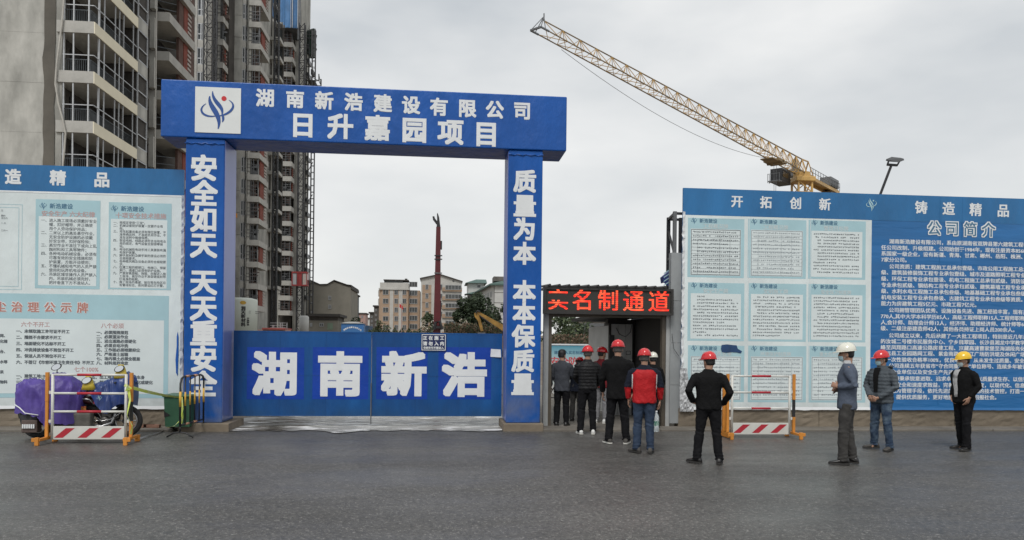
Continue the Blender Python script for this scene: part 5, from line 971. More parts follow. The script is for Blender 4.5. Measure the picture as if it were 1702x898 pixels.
part('wall', MB().box(WX(965, Yg), WX(1040, Yg), Yg, Yg+8, 0, WZ(549, Yg, 990)), mat('grey_shed_wall', (.19, .195, .20), .8, .15, .6), o); part('roof', MB().box(WX(968, Yg), WX(1042, Yg), Yg-1, Yg+8, WZ(549, Yg, 990), WZ(538, Yg, 990)), SG, o)
part('window', MB().box(WX(976, Yg), WX(988, Yg), Yg-.04, Yg, WZ(561, Yg, 980), WZ(554, Yg, 980)), M['glass'], o)
part('wall_sign', MB().box(WX(987, Yg), WX(1012, Yg), Yg-.2, Yg-.05, WZ(561, Yg, 1000), WZ(554.5, Yg, 1000)), mat('pale_sign', (.42, .52, .62), .5), o)
mb = MB(); p = W(999, 557.8, Yg); put_text(mb, '项目部', p.x, p.z-.1, Yg-.2, .27, .04); part('lettering', mb, M['wh'], o)
tree('leafy green tree seen through the left side of the passage', WX(925, 50), 50, WZ(524, 50, 925), 1.25, 1300, .13, (1, 1, 2), crown0=.3, seed=11, grp='trees seen through the passage')
tree('second leafy tree seen through the passage, beside the grey building', WX(948, 54), 54, WZ(525, 54, 948), 1.3, 1300, .14, (0, 1, 2), crown0=.3, seed=12, grp='trees seen through the passage')
tree('small tree in front of the grey building seen through the passage', WX(970, 58), 58, WZ(530, 58, 970), .9, 700, .13, (0, 1, 1), crown0=.35, seed=13, grp='trees seen through the passage')
simple_house('far house with red roof seen through the top of the passage', 968, 984, 534, 120, HB['white'], [], roof=mat('faded_red_roof', (.33, .10, .08), .8))
simple_house('far pale house seen through the top of the passage beside the cabin', 986, 1012, 536, 118, HB['tan2'], [], roof=True)
mb = MB(); rd = random.Random(19)
for i in range(5000):
    px = rd.uniform(908, 1040); yy = rd.uniform(40, 43); p = Vector((WX(px, yy), yy, 1.2+rd.random()**.7*1.05)); u = Vector((rd.gauss(0, 1), rd.gauss(0, 1), rd.gauss(0, 1))).normalized()*.07; v = u.cross(Vector((rd.gauss(0, 1), 0, rd.gauss(0, 1)))).normalized()*.04
    mb.add([p-u, p+v, p+u, p-v], [(0, 1, 2, 3)], rd.choice((3, 3, 3, 1, 0)))
o = single('dry_hedge', mb, LEAF, 'reddish brown dry hedge above the blue banner in the passage', 'hedge', (WX(965, 41), 41, 0)); o['kind'] = 'stuff'
mb = MB(); mb.box(WX(905, 43), WX(1045, 43), 43, 43.3, 0, 2.1); single('hedge_bank', mb, M['mudc'], 'brown bank behind the dry hedge seen through the passage', 'bank', (WX(965, 43), 43, 0))
# ================================================================ tower crane
CR = thing('tower_crane', 'yellow flat-top tower crane with long lattice jib over the right hoarding', 'crane', (44, 86, 0))
CY = mat('crane_yellow', (.50, .31, .10), .5, .3, .4); CYd = mat('crane_yellow_backlit', (.22, .15, .07), .6, .35, .6)  # second, darker yellow carries the backlit shade of the jib chord in its colour
root = W(1333, 281, 86.5); tip = W(903, 36, 48.0)
root = Vector((root.x, root.y, root.z)); Jz = root.z
tl = ray(904, 48); t_ = (Jz-EYE)/tl.z; tip = Vector((0, 0, EYE))+tl*t_
jd = (tip-root); JL = jd.length; jd.normalize(); js = Vector((-jd.y, jd.x, 0))
N = 24; bot, topc = [], []
for i in range(N+1):
    f = i/N; c = root+jd*JL*f; h = 1.8-.95*f; w = .6-.15*f; bot.append((c+js*w-Vector((0, 0, h*.35)), c-js*w-Vector((0, 0, h*.35)))); topc.append(c+Vector((0, 0, h*.65)))
mb = MB()
for i in range(N):
    r = .11-.05*i/N
    mb.bar(bot[i][0], bot[i+1][0], r); mb.bar(bot[i][1], bot[i+1][1], r); mb.bar(topc[i], topc[i+1], r)
part('jib_chord', mb, CYd, CR)
mb = MB()
for i in range(N):
    r = .055-.02*i/N; mb.bar(bot[i][0], bot[i][1], r); mb.bar(bot[i][0], bot[i+1][1], r)
    for s in (0, 1): mb.bar(bot[i][s], topc[i], r); mb.bar(topc[i], (Vector(bot[i][s])+Vector(bot[i+1][s]))/2, r); mb.bar((Vector(bot[i][s])+Vector(bot[i+1][s]))/2, topc[i+1], r)
part('jib_bracing', mb, CY, CR)
mb = MB(); e = topc[N]; mb.bar(e, e+Vector((0, 0, .5)), .08)
for s in (0, 1):
    for k in (-.5, 0): mb.bar(e+Vector((0, 0, .3)), Vector(bot[N][s])+jd*(.9+k), .05)
mb.bar(Vector(bot[N][0])+jd*.9, Vector(bot[N][1])+jd*.9, .12); mb.bar(bot[N][0], Vector(bot[N][0])+jd*.9, .1); mb.bar(bot[N][1], Vector(bot[N][1])+jd*.9, .1); part('jib_tip', mb, M['steel'], CR)
cx, cy = root.x, root.y; mb = MB(); lattice_mast(mb, cx, cy, 1.7, 0, Jz-1.6, 1.7, .13); part('mast', mb, CY, CR)
mb = MB(); mb.bbox(cx-1.2, cx+1.2, cy-1.2, cy+1.2, Jz-1.7, Jz-1.1, .1); mb.tube([(cx, cy, Jz-1.1), (cx, cy, Jz-.5)], 1.0, 16); part('slewing_ring', mb, CY, CR)
def orient(mb, c, d, l0, l1, s0, s1, z0, z1, m=0):
    s_ = Vector((-d.y, d.x, 0)); v = [c+d*a+s_*b+Vector((0, 0, z)) for z in (z0, z1) for a, b in ((l0, s0), (l1, s0), (l1, s1), (l0, s1))]
    mb.add(v, [(0, 3, 2, 1), (4, 5, 6, 7), (0, 1, 5, 4), (1, 2, 6, 5), (2, 3, 7, 6), (3, 0, 4, 7)], m); return mb
mb = MB(); hd_ = [topc[0], root+Vector((0, 0, 1.3))-jd*2.2]
for s in (0, 1): mb.bar(bot[0][s], Vector(bot[0][s])-jd*2.4, .14); mb.bar(bot[0][s], topc[0], .12); mb.bar(Vector(bot[0][s])-jd*2.4, hd_[1], .12)
mb.bar(hd_[0], hd_[1], .13); part('tower_head', mb, CY, CR)
back = -jd; mb = MB(); orient(mb, root, back, .5, 12.5, -.75, -.5, -1.15, -.75); orient(mb, root, back, .5, 12.5, .5, .75, -1.15, -.75); orient(mb, root, back, .5, 12.5, -.5, .5, -.85, -.8); part('counter_jib', mb, CY, CR)
mb = MB()
for k in range(13):
    for s in (-1, 1): p = root+back*(.6+k*.98)+js*s*.8; mb.bar(p+Vector((0, 0, -.8)), p+Vector((0, 0, .2)), .05)
for s in (-1, 1):
    for z in (-.3, .2): mb.bar(root+back*.6+js*s*.8+Vector((0, 0, z)), root+back*12.4+js*s*.8+Vector((0, 0, z)), .05)
part('guard_rail', mb, M['steel'], CR)
mb = MB(); orient(mb, root, back, 8.9, 12.3, -.7, .7, -.5, .6); part('winch_house', mb, M['steel'], CR)
part('counterweight', orient(MB(), root, back, 9.6, 12.2, -.6, .6, -2.4, -1.16), mat('crane_counterweight', (.2, .17, .13), .8, .2, 1), CR)
mb = MB(); orient(mb, root, back, .2, 2.0, .8, 1.9, -.6, .2); orient(mb, root, back, .6, 1.4, .9, 1.5, .2, 1.5); part('control_cabinet', mb, M['steel'], CR)
mb = MB(); orient(mb, root, jd, 1.3, 4.2, -2.3, -.9, -2.1, -.5); part('cab', mb, M['dark'], CR); part('cab_window', orient(MB(), root, jd, 2.2, 4.0, -.89, -.86, -1.5, -.8), M['glass'], CR)
mb = MB(); orient(mb, root, jd, 4.2, 5.0, -2.3, -.9, -2.15, -2.05)
for a_, b__ in ((5., -.9), (5., -2.3), (4.5, -2.3)): p = root+jd*a_+js*b__; mb.bar(p+Vector((0, 0, -2.3)), p+Vector((0, 0, -1.2)), .05)
mb.bar(root+jd*5.+js*-.9+Vector((0, 0, -1.25)), root+jd*5.+js*-2.3+Vector((0, 0, -1.25)), .05); part('cab_platform', mb, M['steel'], CR)
tr = root+jd*JL*.17; mb = MB(); orient(mb, tr, jd, -1.2, 1.2, -.9, .9, -1.0, -.75); orient(mb, tr, jd, 1.2, 2.6, -.7, .7, -1.0, -.9); mb.tube([tr+js*.9+Vector((0, 0, -.9)), tr-js*.9+Vector((0, 0, -.9))], .25, 10); part('trolley', mb, CYd, CR)
hk = tr+Vector((0, 0, -5.4)); mb = MB()
for s in (-.4, .4): mb.bar(tr+jd*s+Vector((0, 0, -1)), hk+jd*s*.6+Vector((0, 0, .5)), .035)
part('hoist_rope', mb, M['steel'], CR)
mb = MB(); mb.bbox(hk.x-.35, hk.x+.35, hk.y-.15, hk.y+.15, hk.z-.3, hk.z+.6, .08); mb.tube([hk+Vector((0, 0, -.3)), hk+Vector((0, 0, -.8)), hk+Vector((.25, 0, -1.1)), hk+Vector((.35, 0, -.8))], .09, 8); mb.bar(hk+Vector((-.3, 0, -.3)), hk+Vector((-.55, 0, -.9)), .12); part('hook_block', mb, CYd, CR)
mb = MB(); pts = []
for i in range(25): f = i/24; p = (root+jd*JL*.96)*(1-f)+(root+jd*JL*.2)*f; pts.append(p+Vector((0, 0, -.8-2.5*4*f*(1-f)*.55)))
mb.tube(pts, .022, 4); part('sagging_rope', mb, M['steel'], CR)
# floodlight on a leaning pole behind the right hoarding
o = thing('floodlight', 'black floodlight on a leaning pole sticking up behind the right hoarding', 'lamp', tuple(W(1462, 322, 17))); Yl = 17
part('pole', MB().bar(W(1453, 350, Yl), W(1481.5, 275, Yl), .045), M['dark'], o)
mb = MB(); mb.bar(W(1474.5, 273.8, Yl), W(1491.5, 275, Yl), .05); mb.bar(W(1475.2, 273, Yl), W(1477, 268, Yl), .03); mb.bar(W(1491.5, 274.5, Yl), W(1495, 268.5, Yl), .03); part('bracket', mb, M['dark'], o)
mb = MB(); q = [W(1477, 268.8, Yl-.1), W(1494, 270, Yl-.1), W(1503, 266.5, Yl+.25), W(1502, 263.8, Yl+.3), W(1487, 262.2, Yl+.3), W(1478, 266, Yl-.08)]; mb.add([tuple(p) for p in q]+[tuple(p+Vector((0, .12, .05))) for p in q], [(0, 1, 2, 3, 4, 5), (11, 10, 9, 8, 7, 6)]+[(i, i+6, (i+1) % 6+6, (i+1) % 6) for i in range(6)]); part('lamp_housing', mb, M['dark'], o)
# ================================================================ people
SKIN = mat('skin', (.36, .205, .14), .55, .1, 12); HAIR = mat('black_hair', (.012, .011, .011), .55, .3, 30, .4, 60); HAIRG = mat('greying_hair', (.07, .065, .06), .6, .4, 40, .4, 60)
EYE_ = mat('dark_eye', (.02, .015, .012), .2)
FAB = lambda n, c, **k: mat(n, c, spec=k.pop('spec', .15), rough=k.pop('rough', .85), var=k.pop('var', .18), scale=k.pop('scale', 6), bump=k.pop('bump', .35), bscale=k.pop('bscale', 30), detail=6, bdist=.03, **k)
_ = lambda n, c, **k: mat(n, c, k.pop('rough', .82), k.pop('var', .18), k.pop('scale', 6), k.pop('bump', .35), k.pop('bscale', 30), detail=6, **k)
C_ = dict(black=FAB('black_cloth', (.0075, .0075, .008)), blackp=FAB('black_trousers', (.0085, .0085, .010)), puff=FAB('black_quilt', (.009, .009, .010), rough=.5, spec=.25), gblazer=FAB('grey_blazer', (.052, .056, .066)), gsuit=FAB('blue_grey_suit', (.085, .103, .14)),
    gtrous=FAB('dark_grey_trousers', (.052, .050, .048)), gpuff=FAB('grey_quilt', (.075, .088, .10), rough=.5), jeans=mat('dark_jeans', (.010, .022, .05), .8, .5, 5, .3, 40, col2=(.026, .048, .09), detail=7), jeansf=mat('faded_jeans', (.012, .03, .065), .8, .5, 6, .3, 40, col2=(.10, .145, .19), detail=7, thr=(.42, .72)),
    red=FAB('red_nylon', (.42, .018, .022), rough=.5, var=.15), dnavy=FAB('navy_top', (.012, .015, .025)), lg=FAB('light_grey_trousers', (.20, .20, .21)), shirt=FAB('white_shirt', (.52, .53, .54)), tee=FAB('printed_white_tee', (.45, .45, .45), col2=(.12, .12, .12), thr=(.5, .62)), piping=mat('white_piping', (.6, .6, .6), .6), maroon=FAB('maroon_top', (.16, .02, .025)))
HM = {k: mat('helmet_'+k, c, .22, .05, 6, coat=.5) for k, c in dict(red=(.58, .018, .022), white=(.70, .69, .60), yellow=(.80, .50, .015)).items()}
MASK = mat('surgical_mask', (.36, .52, .57), .8, .08, 12); MASKW = mat('pale_mask', (.45, .55, .58), .8, .08, 12)
SHB = mat('black_leather', (.015, .014, .014), .35, .3, 10); SHW = mat('white_trainers', (.6, .6, .58), .55, .12, 12); SHG = mat('grey_suede', (.06, .055, .05), .8, .3, 10); SOLE = mat('dark_sole', (.03, .028, .026), .8); SOLEW = mat('white_sole', (.55, .54, .5), .7)
def ring(cx, cy, z, rx, ry, n=24, e=2.3, tilt=(0, 0)):
    o = []
    for k in range(n):
        t = 2*PI*k/n; c, s = math.cos(t), math.sin(t); x = math.copysign(abs(c)**(2/e), c)*rx; y = math.copysign(abs(s)**(2/e), s)*ry
        o.append((cx+x, cy+y, z+x*tilt[0]+y*tilt[1]))
    return o
HEADR = [(0.0, .026, .070, .020), (.012, .040, .080, -.005), (.035, .053, .086, -.045), (.06, .061, .088, -.068), (.09, .068, .089, -.086), (.12, .073, .090, -.094), (.15, .0755, .092, -.098), (.18, .073, .086, -.094), (.205, .063, .070, -.080), (.225, .045, .045, -.056), (.236, .020, .018, -.028)]
def head_rings(c, s=1., g=0., z0=-1, z1=9, n=24):
    out = []
    for z, rx, yf, yb in HEADR:
        if z < z0 or z > z1: continue
        cy = (yf+yb)/2; ry = (yf-yb)/2; out.append([(c.x+(x)*s, c.y+(y)*s, c.z+(z+(g if z > .1 else 0))*s) for x, y, _ in ring(0, cy, 0, rx+g, ry+g, n, 2.15)])
    return out
def hand(mb, wr, d, side, palm_n=None, curl=.5, s=1.):      # wrist, direction, palm + five fingers of unequal length
    d = Vector(d).normalized(); pn = Vector(palm_n or (-side, 0, 0)); pn = (pn-d*pn.dot(d)).normalized(); w = d.cross(pn).normalized()
    P = lambda a, b, c: wr+d*a*s+w*b*s+pn*c*s
    rr = []
    for a, hw, hh in ((-.01, .024, .018), (.015, .030, .017), (.05, .040, .015), (.085, .041, .013), (.095, .036, .010)):
        rr.append([tuple(P(a, hw*math.cos(t), hh*math.sin(t))) for t in [2*PI*k/12 for k in range(12)]])
    mb.loft(rr)
    for i, (b, L_, r) in enumerate(((-.030, .070, .0085), (-.010, .078, .009), (.011, .072, .0088), (.030, .056, .0078))):
        p0 = P(.082, b, 0); a = curl*(.6+.12*i); pts = [p0]; dd = d.copy(); q = p0
        for k, f in enumerate((.45, .32, .23)):
            dd = (dd*math.cos(a*(.7+.25*k))+pn*math.sin(a*(.7+.25*k))).normalized(); q = q+dd*L_*f*s; pts.append(q)
        mb.tube(pts, [r*s, r*s*.96, r*s*.9, r*s*.78], 8, cap='round')
    q0 = P(.02, -.028, .004); q1 = P(.048, -.052, .016); q2 = P(.078, -.056, .028); mb.tube([q0, q1, q2], [.013*s, .011*s, .009*s], 8, cap='round')
def wrinkle(bk, nr, amp, sc, fn=None, strv=(1, 1, 1.8)):
    v = []
    for p, n_ in zip(bk.v, nr):
        P = Vector(p); q = Vector((P.x*strv[0], P.y*strv[1], P.z*strv[2]))*sc
        a = amp*(noise.noise(q)+.6*noise.noise(q*2.3+Vector((5, 2, 1)))); 
        if fn: a += fn(P)
        v.append(tuple(P+n_*a))
    bk.v = v
def person(label, px, py, rz, H, top, bottom, shoes, helmet=None, hair=HAIR, mask=None, armL=None, armR=None, feet=((-.11, .0), (.11, .0)), footrot=(8, -8), headyaw=0, lean=0., hem=.80, quilt=0., paint=None, z=0., sole=None, girth=1., extra=None, openfront=None, hpitch=0., pos=None, face=False, tmats=None, handcurl=.5, collar=True, cat='person'):
    s = H/1.70; loc = pos or tuple(G(px, py, z)); o = thing('person', label, cat, (0, 0, 0))
    S = lambda v: Vector(v)
    hipz = .88; ankles = [S((feet[i][0], feet[i][1]-.02, .085)) for i in (0, 1)]; hips = [S((-.085, 0, hipz)), S((.085, 0, hipz))]
    knees = [a.lerp(h, .49)+S((0, .025, 0)) for a, h in zip(ankles, hips)]
    L_ = lean; sh = lambda z_: L_*(z_-.9)      # forward lean
    aL = armL or ((-.245, -.02, 1.10), (-.255, .05, .86), (0, .05, -1)); aR = armR or ((.245, -.02, 1.10), (.255, .05, .86), (0, .05, -1))
    g = girth
    shoulders = [S((-.170*g, sh(1.36), 1.352)), S((.170*g, sh(1.36), 1.352))]
    arms = [(shoulders[0], S(aL[0]), S(aL[1]), S(aL[2]), -1), (shoulders[1], S(aR[0]), S(aR[1]), S(aR[2]), 1)]
    hc = S((0, sh(1.45)+.005, 1.455))
    # --- body: one skin
    mb = MB(); hR = head_rings(S((0, 0, 0))); yaw = math.radians(headyaw); cy_, sy_ = math.cos(yaw), math.sin(yaw); hp = hpitch
    def HD(p): x, y, z_ = p; y, z_ = y*math.cos(hp)+z_*math.sin(hp), z_*math.cos(hp)-y*math.sin(hp); return S((x*cy_-y*sy_+hc.x, x*sy_+y*cy_+hc.y+.012, z_+hc.z))
    mb.loft([[tuple(HD(p)) for p in r_] for r_ in hR])
    mb.tube([HD((0, .082, .125)), HD((0, .098, .095)), HD((0, .103, .083)), HD((0, .092, .074))], [.008, .012, .013, .008], 8, cap='round')      # nose
    for sx in (-1, 1): mb.loft([[tuple(HD((sx*(.070+.014*a), -.008+.018*math.cos(t)*b_, .095+.032*math.sin(t)*b_))) for t in [2*PI*k/10 for k in range(10)]] for a, b_ in ((0, .8), (.6, 1.), (1, .8))])      # ears
    mb.tube([HD((-.02, .088, .052)), HD((0, .094, .054)), HD((.02, .088, .052))], .006, 6, cap='round')
    mb.tube([(0, sh(1.36)-.005, 1.33), hc+S((0, -.012, .0)), HD((0, -.03, .07))], [.062, .055, .055], 14, cap='round')
    mb.loft([ring(0, sh(z_), z_, rx, ry) for z_, rx, ry in ((.84, .12, .09), (.95, .135, .09), (1.1, .125, .085), (1.25, .15, .095), (1.36, .15, .075), (1.41, .07, .05))])
    for i in (0, 1):
        mb.tube([hips[i], knees[i], ankles[i]], [.075, .05, .038], 12, cap='round'); mb.tube([ankles[i], ankles[i]+S((0, .05, -.055))], [.034, .02], 8, cap='round')
        a = arms[i]; mb.tube([a[0], a[1], a[2]], [.042, .036, .026], 10, cap='round')
    bk, nr = bake(mb, .0085, 2, .5)
    for a in arms: hand(bk, a[2]+a[3].normalized()*.012, a[3], a[4], curl=handcurl)
    body = part('body', bk, SKIN, o, True)
    if face:
        mb = MB()
        for sx in (-1, 1): mb.ell(HD((sx*.031, .082, .112)), .012, .006, .006)
        for sx in (-1, 1): mb.tube([HD((sx*.018, .088, .130)), HD((sx*.045, .080, .132))], .0035, 6)
        part('eyes', mb, EYE_, o, True)
    # --- hair
    hr = MB(); rr = []
    for z_, rx, yf, yb in [(.055, .05, -.01, -.075), (.08, .066, .0, -.094)]+HEADR[5:]:
        gg = .009; f_ = yf if z_ > .17 else (yf*(z_-.05)/.12 if z_ > .05 else -.01); f_ = min(f_, yf)
        rr.append([tuple(HD((x, y, z_+(.008 if z_ > .1 else 0)))) for x, y, _ in ring(0, (f_+yb)/2, 0, rx+gg*(1 if z_ > .1 else .6), (f_-yb)/2+gg, 24, 2.1)])
    hr.loft(rr); hb, hn = bake(hr, .011, 2, .5); wrinkle(hb, hn, .004, 40); part('hair', hb, hair, o, True)
    # --- shoes
    for i in (0, 1):
        a = ankles[i]; th = math.radians(footrot[i]); c, s_ = math.cos(th), math.sin(th); T = lambda x, y, z_: (a.x+x*c-y*s_, a.y+x*s_+y*c, z_)
        up = MB(); secs = ((-.085, .020, .05), (-.075, .034, .085), (-.04, .038, .105), (.0, .038, .10), (.04, .040, .078), (.09, .046, .062), (.14, .046, .052), (.175, .036, .042), (.188, .018, .032))
        up.loft([[T(w*math.cos(t), y, .012+max(0., (h-.012)*(.5+.5*math.sin(t))) if True else 0) for t in [2*PI*k/14 for k in range(14)]] for y, w, h in secs]); so = MB()
        oh = [(x_, y_) for y_, x_ in ((-.088, .022), (-.078, .037), (-.03, .040), (.03, .040), (.09, .050), (.145, .048), (.18, .036), (.192, .016))]; pl = oh+[(-x_, y_) for x_, y_ in reversed(oh)]
        so.add([T(x_, y_, .0) for x_, y_ in pl]+[T(x_, y_, .024) for x_, y_ in pl], [tuple(reversed(range(16))), tuple(range(16, 32))]+[(k, (k+1) % 16, (k+1) % 16+16, k+16) for k in range(16)])
        sp = part('shoe', up, shoes, o, True); part('sole', so, sole or SOLE, sp)
    # --- trousers
    mb = MB(); mb.loft([ring(0, sh(z_)*.3, z_, rx, ry) for z_, rx, ry in ((.80, .13, .10), (.86, .160*g, .120*g), (.94, .150*g, .108*g), (1.02, .128*g, .088*g))])
    for i in (0, 1): mb.tube([hips[i]+S((0, 0, -.02)), knees[i].lerp(hips[i], .5), knees[i], ankles[i].lerp(knees[i], .45), ankles[i]+S((0, .0, .0)), ankles[i]+S((0, .008, -.035))], [.098*g, .088, .072, .068, .064, .066], 16, cap='flat')
    bk, nr = bake(mb, .011, 2, .5)
    def fold(P):
        k = max(0, 1-abs(P.z-.47)/.10)*.004*math.sin(P.z*95+P.x*30); k += max(0, 1-(P.z-.05)/.16)*.006*math.sin(P.z*120+P.y*35) if P.z < .21 else 0; return k
    wrinkle(bk, nr, .012, 6.5, fold, (1.4, 1.4, 1)); part('trousers', bk, bottom, o, True)
    # --- jacket
    mb = MB(); mb.loft([ring(0, sh(z_)+oy, z_, rx*g, ry*g, e=2.4) for z_, rx, ry, oy in ((hem, .172, .128, 0), (hem+.03, .176, .132, 0), (.98, .168, .128, 0), (1.12, .175, .130, 0), (1.24, .188, .132, 0), (1.33, .185, .115, -.005), (1.385, .152, .086, -.01), (1.425, .082, .066, -.008), (1.455 if collar else 1.43, .069, .063, -.004))])
    for a in arms:
        m_ = a[0].lerp(a[1], .5); mb.tube([a[0]+S((0, 0, -.02)), m_, a[1], a[1].lerp(a[2], .55), a[2].lerp(a[1], .06)], [.075, .065, .058, .052, .043], 14, cap='flat'); mb.ell(a[0]+S((-a[4]*.015, 0, -.012)), .066, .068, .062)
    bk, nr = bake(mb, .0105, 7, .5)
    def jf(P):
        k = 0.
        if quilt: k += quilt*(abs(math.sin(P.z*PI/.062))-.55)
        for a in arms:
            d_ = (P-a[1]).length
            if d_ < .12: k += .006*(1-d_/.12)*math.sin(P.z*85+P.y*60)
        if P.z < hem+.22: k += .004*math.sin(P.x*55+P.z*40)*(1-(P.z-hem)/.22)
        return k
    wrinkle(bk, nr, .010 if not quilt else .006, 6.5, jf, (1.3, 1.3, .75))
    mats = [top]+(tmats or [])
    if paint: bk.m = [paint(sum((Vector(bk.v[i]) for i in f), Vector())/len(f)) for f in bk.f]
    part('jacket', bk, mats, o, True)
    # --- helmet
    if helmet:
        hm = MB(); nn, kk = 32, 11; rr = []; hp2 = .10
        def HP(x, y, z_): y2 = y*math.cos(hp2)-z_*math.sin(hp2)*0; return tuple(HD((x, y, .150+z_-y*.10)))
        for j in range(kk+1):
            t = (j/kk)*PI/2*.985; rad, zz = math.cos(t)**.85, math.sin(t)
            row = []
            for k in range(nn):
                p = 2*PI*k/nn; x, y = .112*rad*math.cos(p), .004+.134*rad*math.sin(p); ridge = 0.007*max(0, 1-abs(x)/.016)+.004*max(0, 1-abs(abs(x)-.045)/.010); row.append(HP(x, y, .122*zz+ridge*min(1, zz*2.2)))
            rr.append(row)
        inner = [[HP(.104*math.cos(2*PI*k/nn), .004+.126*math.sin(2*PI*k/nn), -.004) for k in range(nn)]]
        hm.loft(inner+rr, cap=True); hh = part('hard_hat', hm, HM[helmet], o, True)
        bm_ = MB(); r0, r1, r2, r3 = [], [], [], []
        for k in range(nn):
            p = 2*PI*k/nn; ex = .010+.044*max(0, math.sin(p))**2.2; c, s_ = math.cos(p), math.sin(p); dz = -.10*ex
            r0.append(HP(.108*c, .004+.130*s_, .006)); r1.append(HP((.112+ex)*c, .004+(.134+ex)*s_, .002+dz)); r2.append(HP((.112+ex)*c, .004+(.134+ex)*s_, -.005+dz)); r3.append(HP(.106*c, .004+.128*s_, -.004))
        bm_.loft([r3, r2, r1, r0], cap=False); part('brim', bm_, HM[helmet], hh, True)
    if mask:
        mm = MB(); rows = []
        for z_, rx, yf in ((.004, .034, .083), (.02, .048, .094), (.045, .057, .106), (.066, .060, .110), (.080, .054, .104)):
            rows.append([tuple(HD((rx*1.06*math.sin(t), yf*math.cos(t)**.75 if abs(t) < 1.5 else 0, z_))) for t in [-1.25+2.5*k/12 for k in range(13)]])
        oo = len(mm.v); mm.v += [p for r_ in rows for p in r_]; mm.f += [(j*13+k, j*13+k+1, (j+1)*13+k+1, (j+1)*13+k) for j in range(4) for k in range(12)]; mm.m += [0]*48
        mk = part('face_mask', mm, mask, o, True); st = MB()
        for sx in (-1, 1):
            for z_ in (.03, .09): st.tube([HD((sx*.055, .04, z_)), HD((sx*.078, 0, .09))], .0018, 5)
        part('mask_strap', st, MASKW, mk)
    if extra: extra(o, HD, arms, S)
    o.scale = (s, s, s); o.location = loc; o.rotation_euler = (0, 0, math.radians(rz)); return o
# 1 grey blazer, bare-headed, at the left of the passage
person('bare-headed man in a grey blazer standing at the left side of the passage door', 933, 708, -18, 1.60, C_['gblazer'], C_['blackp'], SHB, headyaw=-22, armR=((.235, .06, 1.12), (.15, .25, 1.08), (-.3, 1, .1)), hem=.77, girth=1.02, z=.03)
# 2 black quilted jacket
person('man in a black quilted jacket, red helmet and white trainers, seen from behind', 975.5, 721.5, -7, 1.69, C_['puff'], C_['blackp'], SHW, 'red', hair=HAIRG, quilt=.007, armL=((-.25, .04, 1.12), (-.16, .2, .99), (.5, .8, 0)), armR=((.25, .04, 1.10), (.21, .17, .92), (-.3, .8, -.4)), sole=SOLEW, hem=.86, feet=((-.13, .0), (.12, .02)), footrot=(14, -6), girth=1.04)
# 3 man hidden behind: red cap-like helmet, light grey trousers
person('man in a maroon top and light grey trousers half hidden behind the quilted jacket', 999, 703, -35, 1.63, C_['maroon'], C_['lg'], SHW, 'red', headyaw=-25, sole=SOLEW, z=.03)
# 4 stooping dark figure with red helmet near the left jamb
person('stooping worker in dark clothes with a red helmet beside the man in the grey blazer', 956, 700, -30, 1.40, C_['dnavy'], C_['gtrous'], SHB, 'red', lean=.35, hpitch=.35, z=.03, pos=tuple(G(957, 700, .03)))
# 5 tall man in black
person('tall man in plain black clothes and red helmet standing with legs apart', 1025.5, 737, -11, 1.80, C_['black'], C_['blackp'], SHG, 'red', hair=HAIRG, feet=((-.14, .0), (.15, .0)), footrot=(22, -14), armL=((-.26, .02, 1.08), (-.24, .12, .84), (0, .4, -1)), armR=((.26, .02, 1.08), (.25, .13, .84), (0, .4, -1)), sole=SOLEW, hem=.74, girth=1.08)
# 6 white helmet behind the red jacket
person('worker in black with a white helmet almost hidden behind the red jacket', 1084, 714, 10, 1.57, C_['black'], C_['blackp'], SHB, 'white', z=.0, girth=.98)
# 7 red jacket
def redpaint(P):
    ax = abs(P.x)
    if P.z > 1.375 and ax < .13: return 1
    if ax > .13 and P.z > 1.375-(ax-.13)*1.1 and P.z > 1.17: return 1
    if ax > .205 and 1.08 < P.z < 1.33: return 1
    if .190 < ax <= .205 and 1.0 < P.z < 1.30 and P.y < .03: return 2
    return 0
    return 0
def bottle(o, HD, arms, S):
    pass
person('man in a red and black sports jacket and blue jeans, seen from behind', 1069.5, 752.5, -12, 1.66, C_['red'], C_['jeans'], SHG, 'red', hair=HAIRG, paint=redpaint, tmats=[C_['dnavy'], C_['piping']], feet=((-.11, .03), (.11, -.0)), footrot=(38, -10), armL=((-.27, -.01, 1.10), (-.25, .06, .88), (0, .3, -1)), armR=((.27, -.01, 1.10), (.265, .08, .87), (0, .2, -1)), hem=.82, girth=1.12)
# 8 black jacket, hands on hips
person('man in black jacket and red helmet with hands at his hips, seen from behind', 1176.5, 770, -14, 1.63, C_['black'], C_['blackp'], SHB, 'red', headyaw=30, feet=((-.165, .02), (.165, -.01)), footrot=(48, -12), armL=((-.315, -.09, 1.12), (-.22, .06, .93), (.9, .3, -.3)), armR=((.31, -.10, 1.10), (.225, .07, .90), (-.8, .4, -.3)), hem=.83, girth=1.1)
# 9 grey suit, white helmet, profile to the left
def suit(o, HD, arms, S):
    mb = MB(); mb.loft([ring(0, .004, z_, rx, ry, 20, 2.) for z_, rx, ry in ((1.43, .066, .062), (1.475, .062, .060))], cap=False); part('shirt_collar', mb, C_['shirt'], o, True)
    mb = MB(); mb.box(-.012, .012, .0, .004, 0, .0)
    g_ = MB()
    for sx in (-1, 1): g_.tube([HD((sx*.031+.020*math.cos(t), .094, .112+.015*math.sin(t))) for t in [2*PI*k/12 for k in range(12)]], .0022, 5, closed=True); g_.tube([HD((sx*.05, .092, .115)), HD((sx*.077, .0, .11))], .0022, 5)
    part('glasses', g_, EYE_, o)
    b = MB()
    put = MB(); put_text(put, '新浩建设', 0, 0, 0, .018, .03); vs = [(x-.036, .139, z+.185) for x, y, z in put.v]      # small front print on the helmet
    put.v = [tuple(HD((-x, .004+.134*math.sqrt(max(0, 1-(x/.112)**2))*.90+.006, z+.005))) for x, _, z in vs]; part('helmet_print', put, BLK, o)
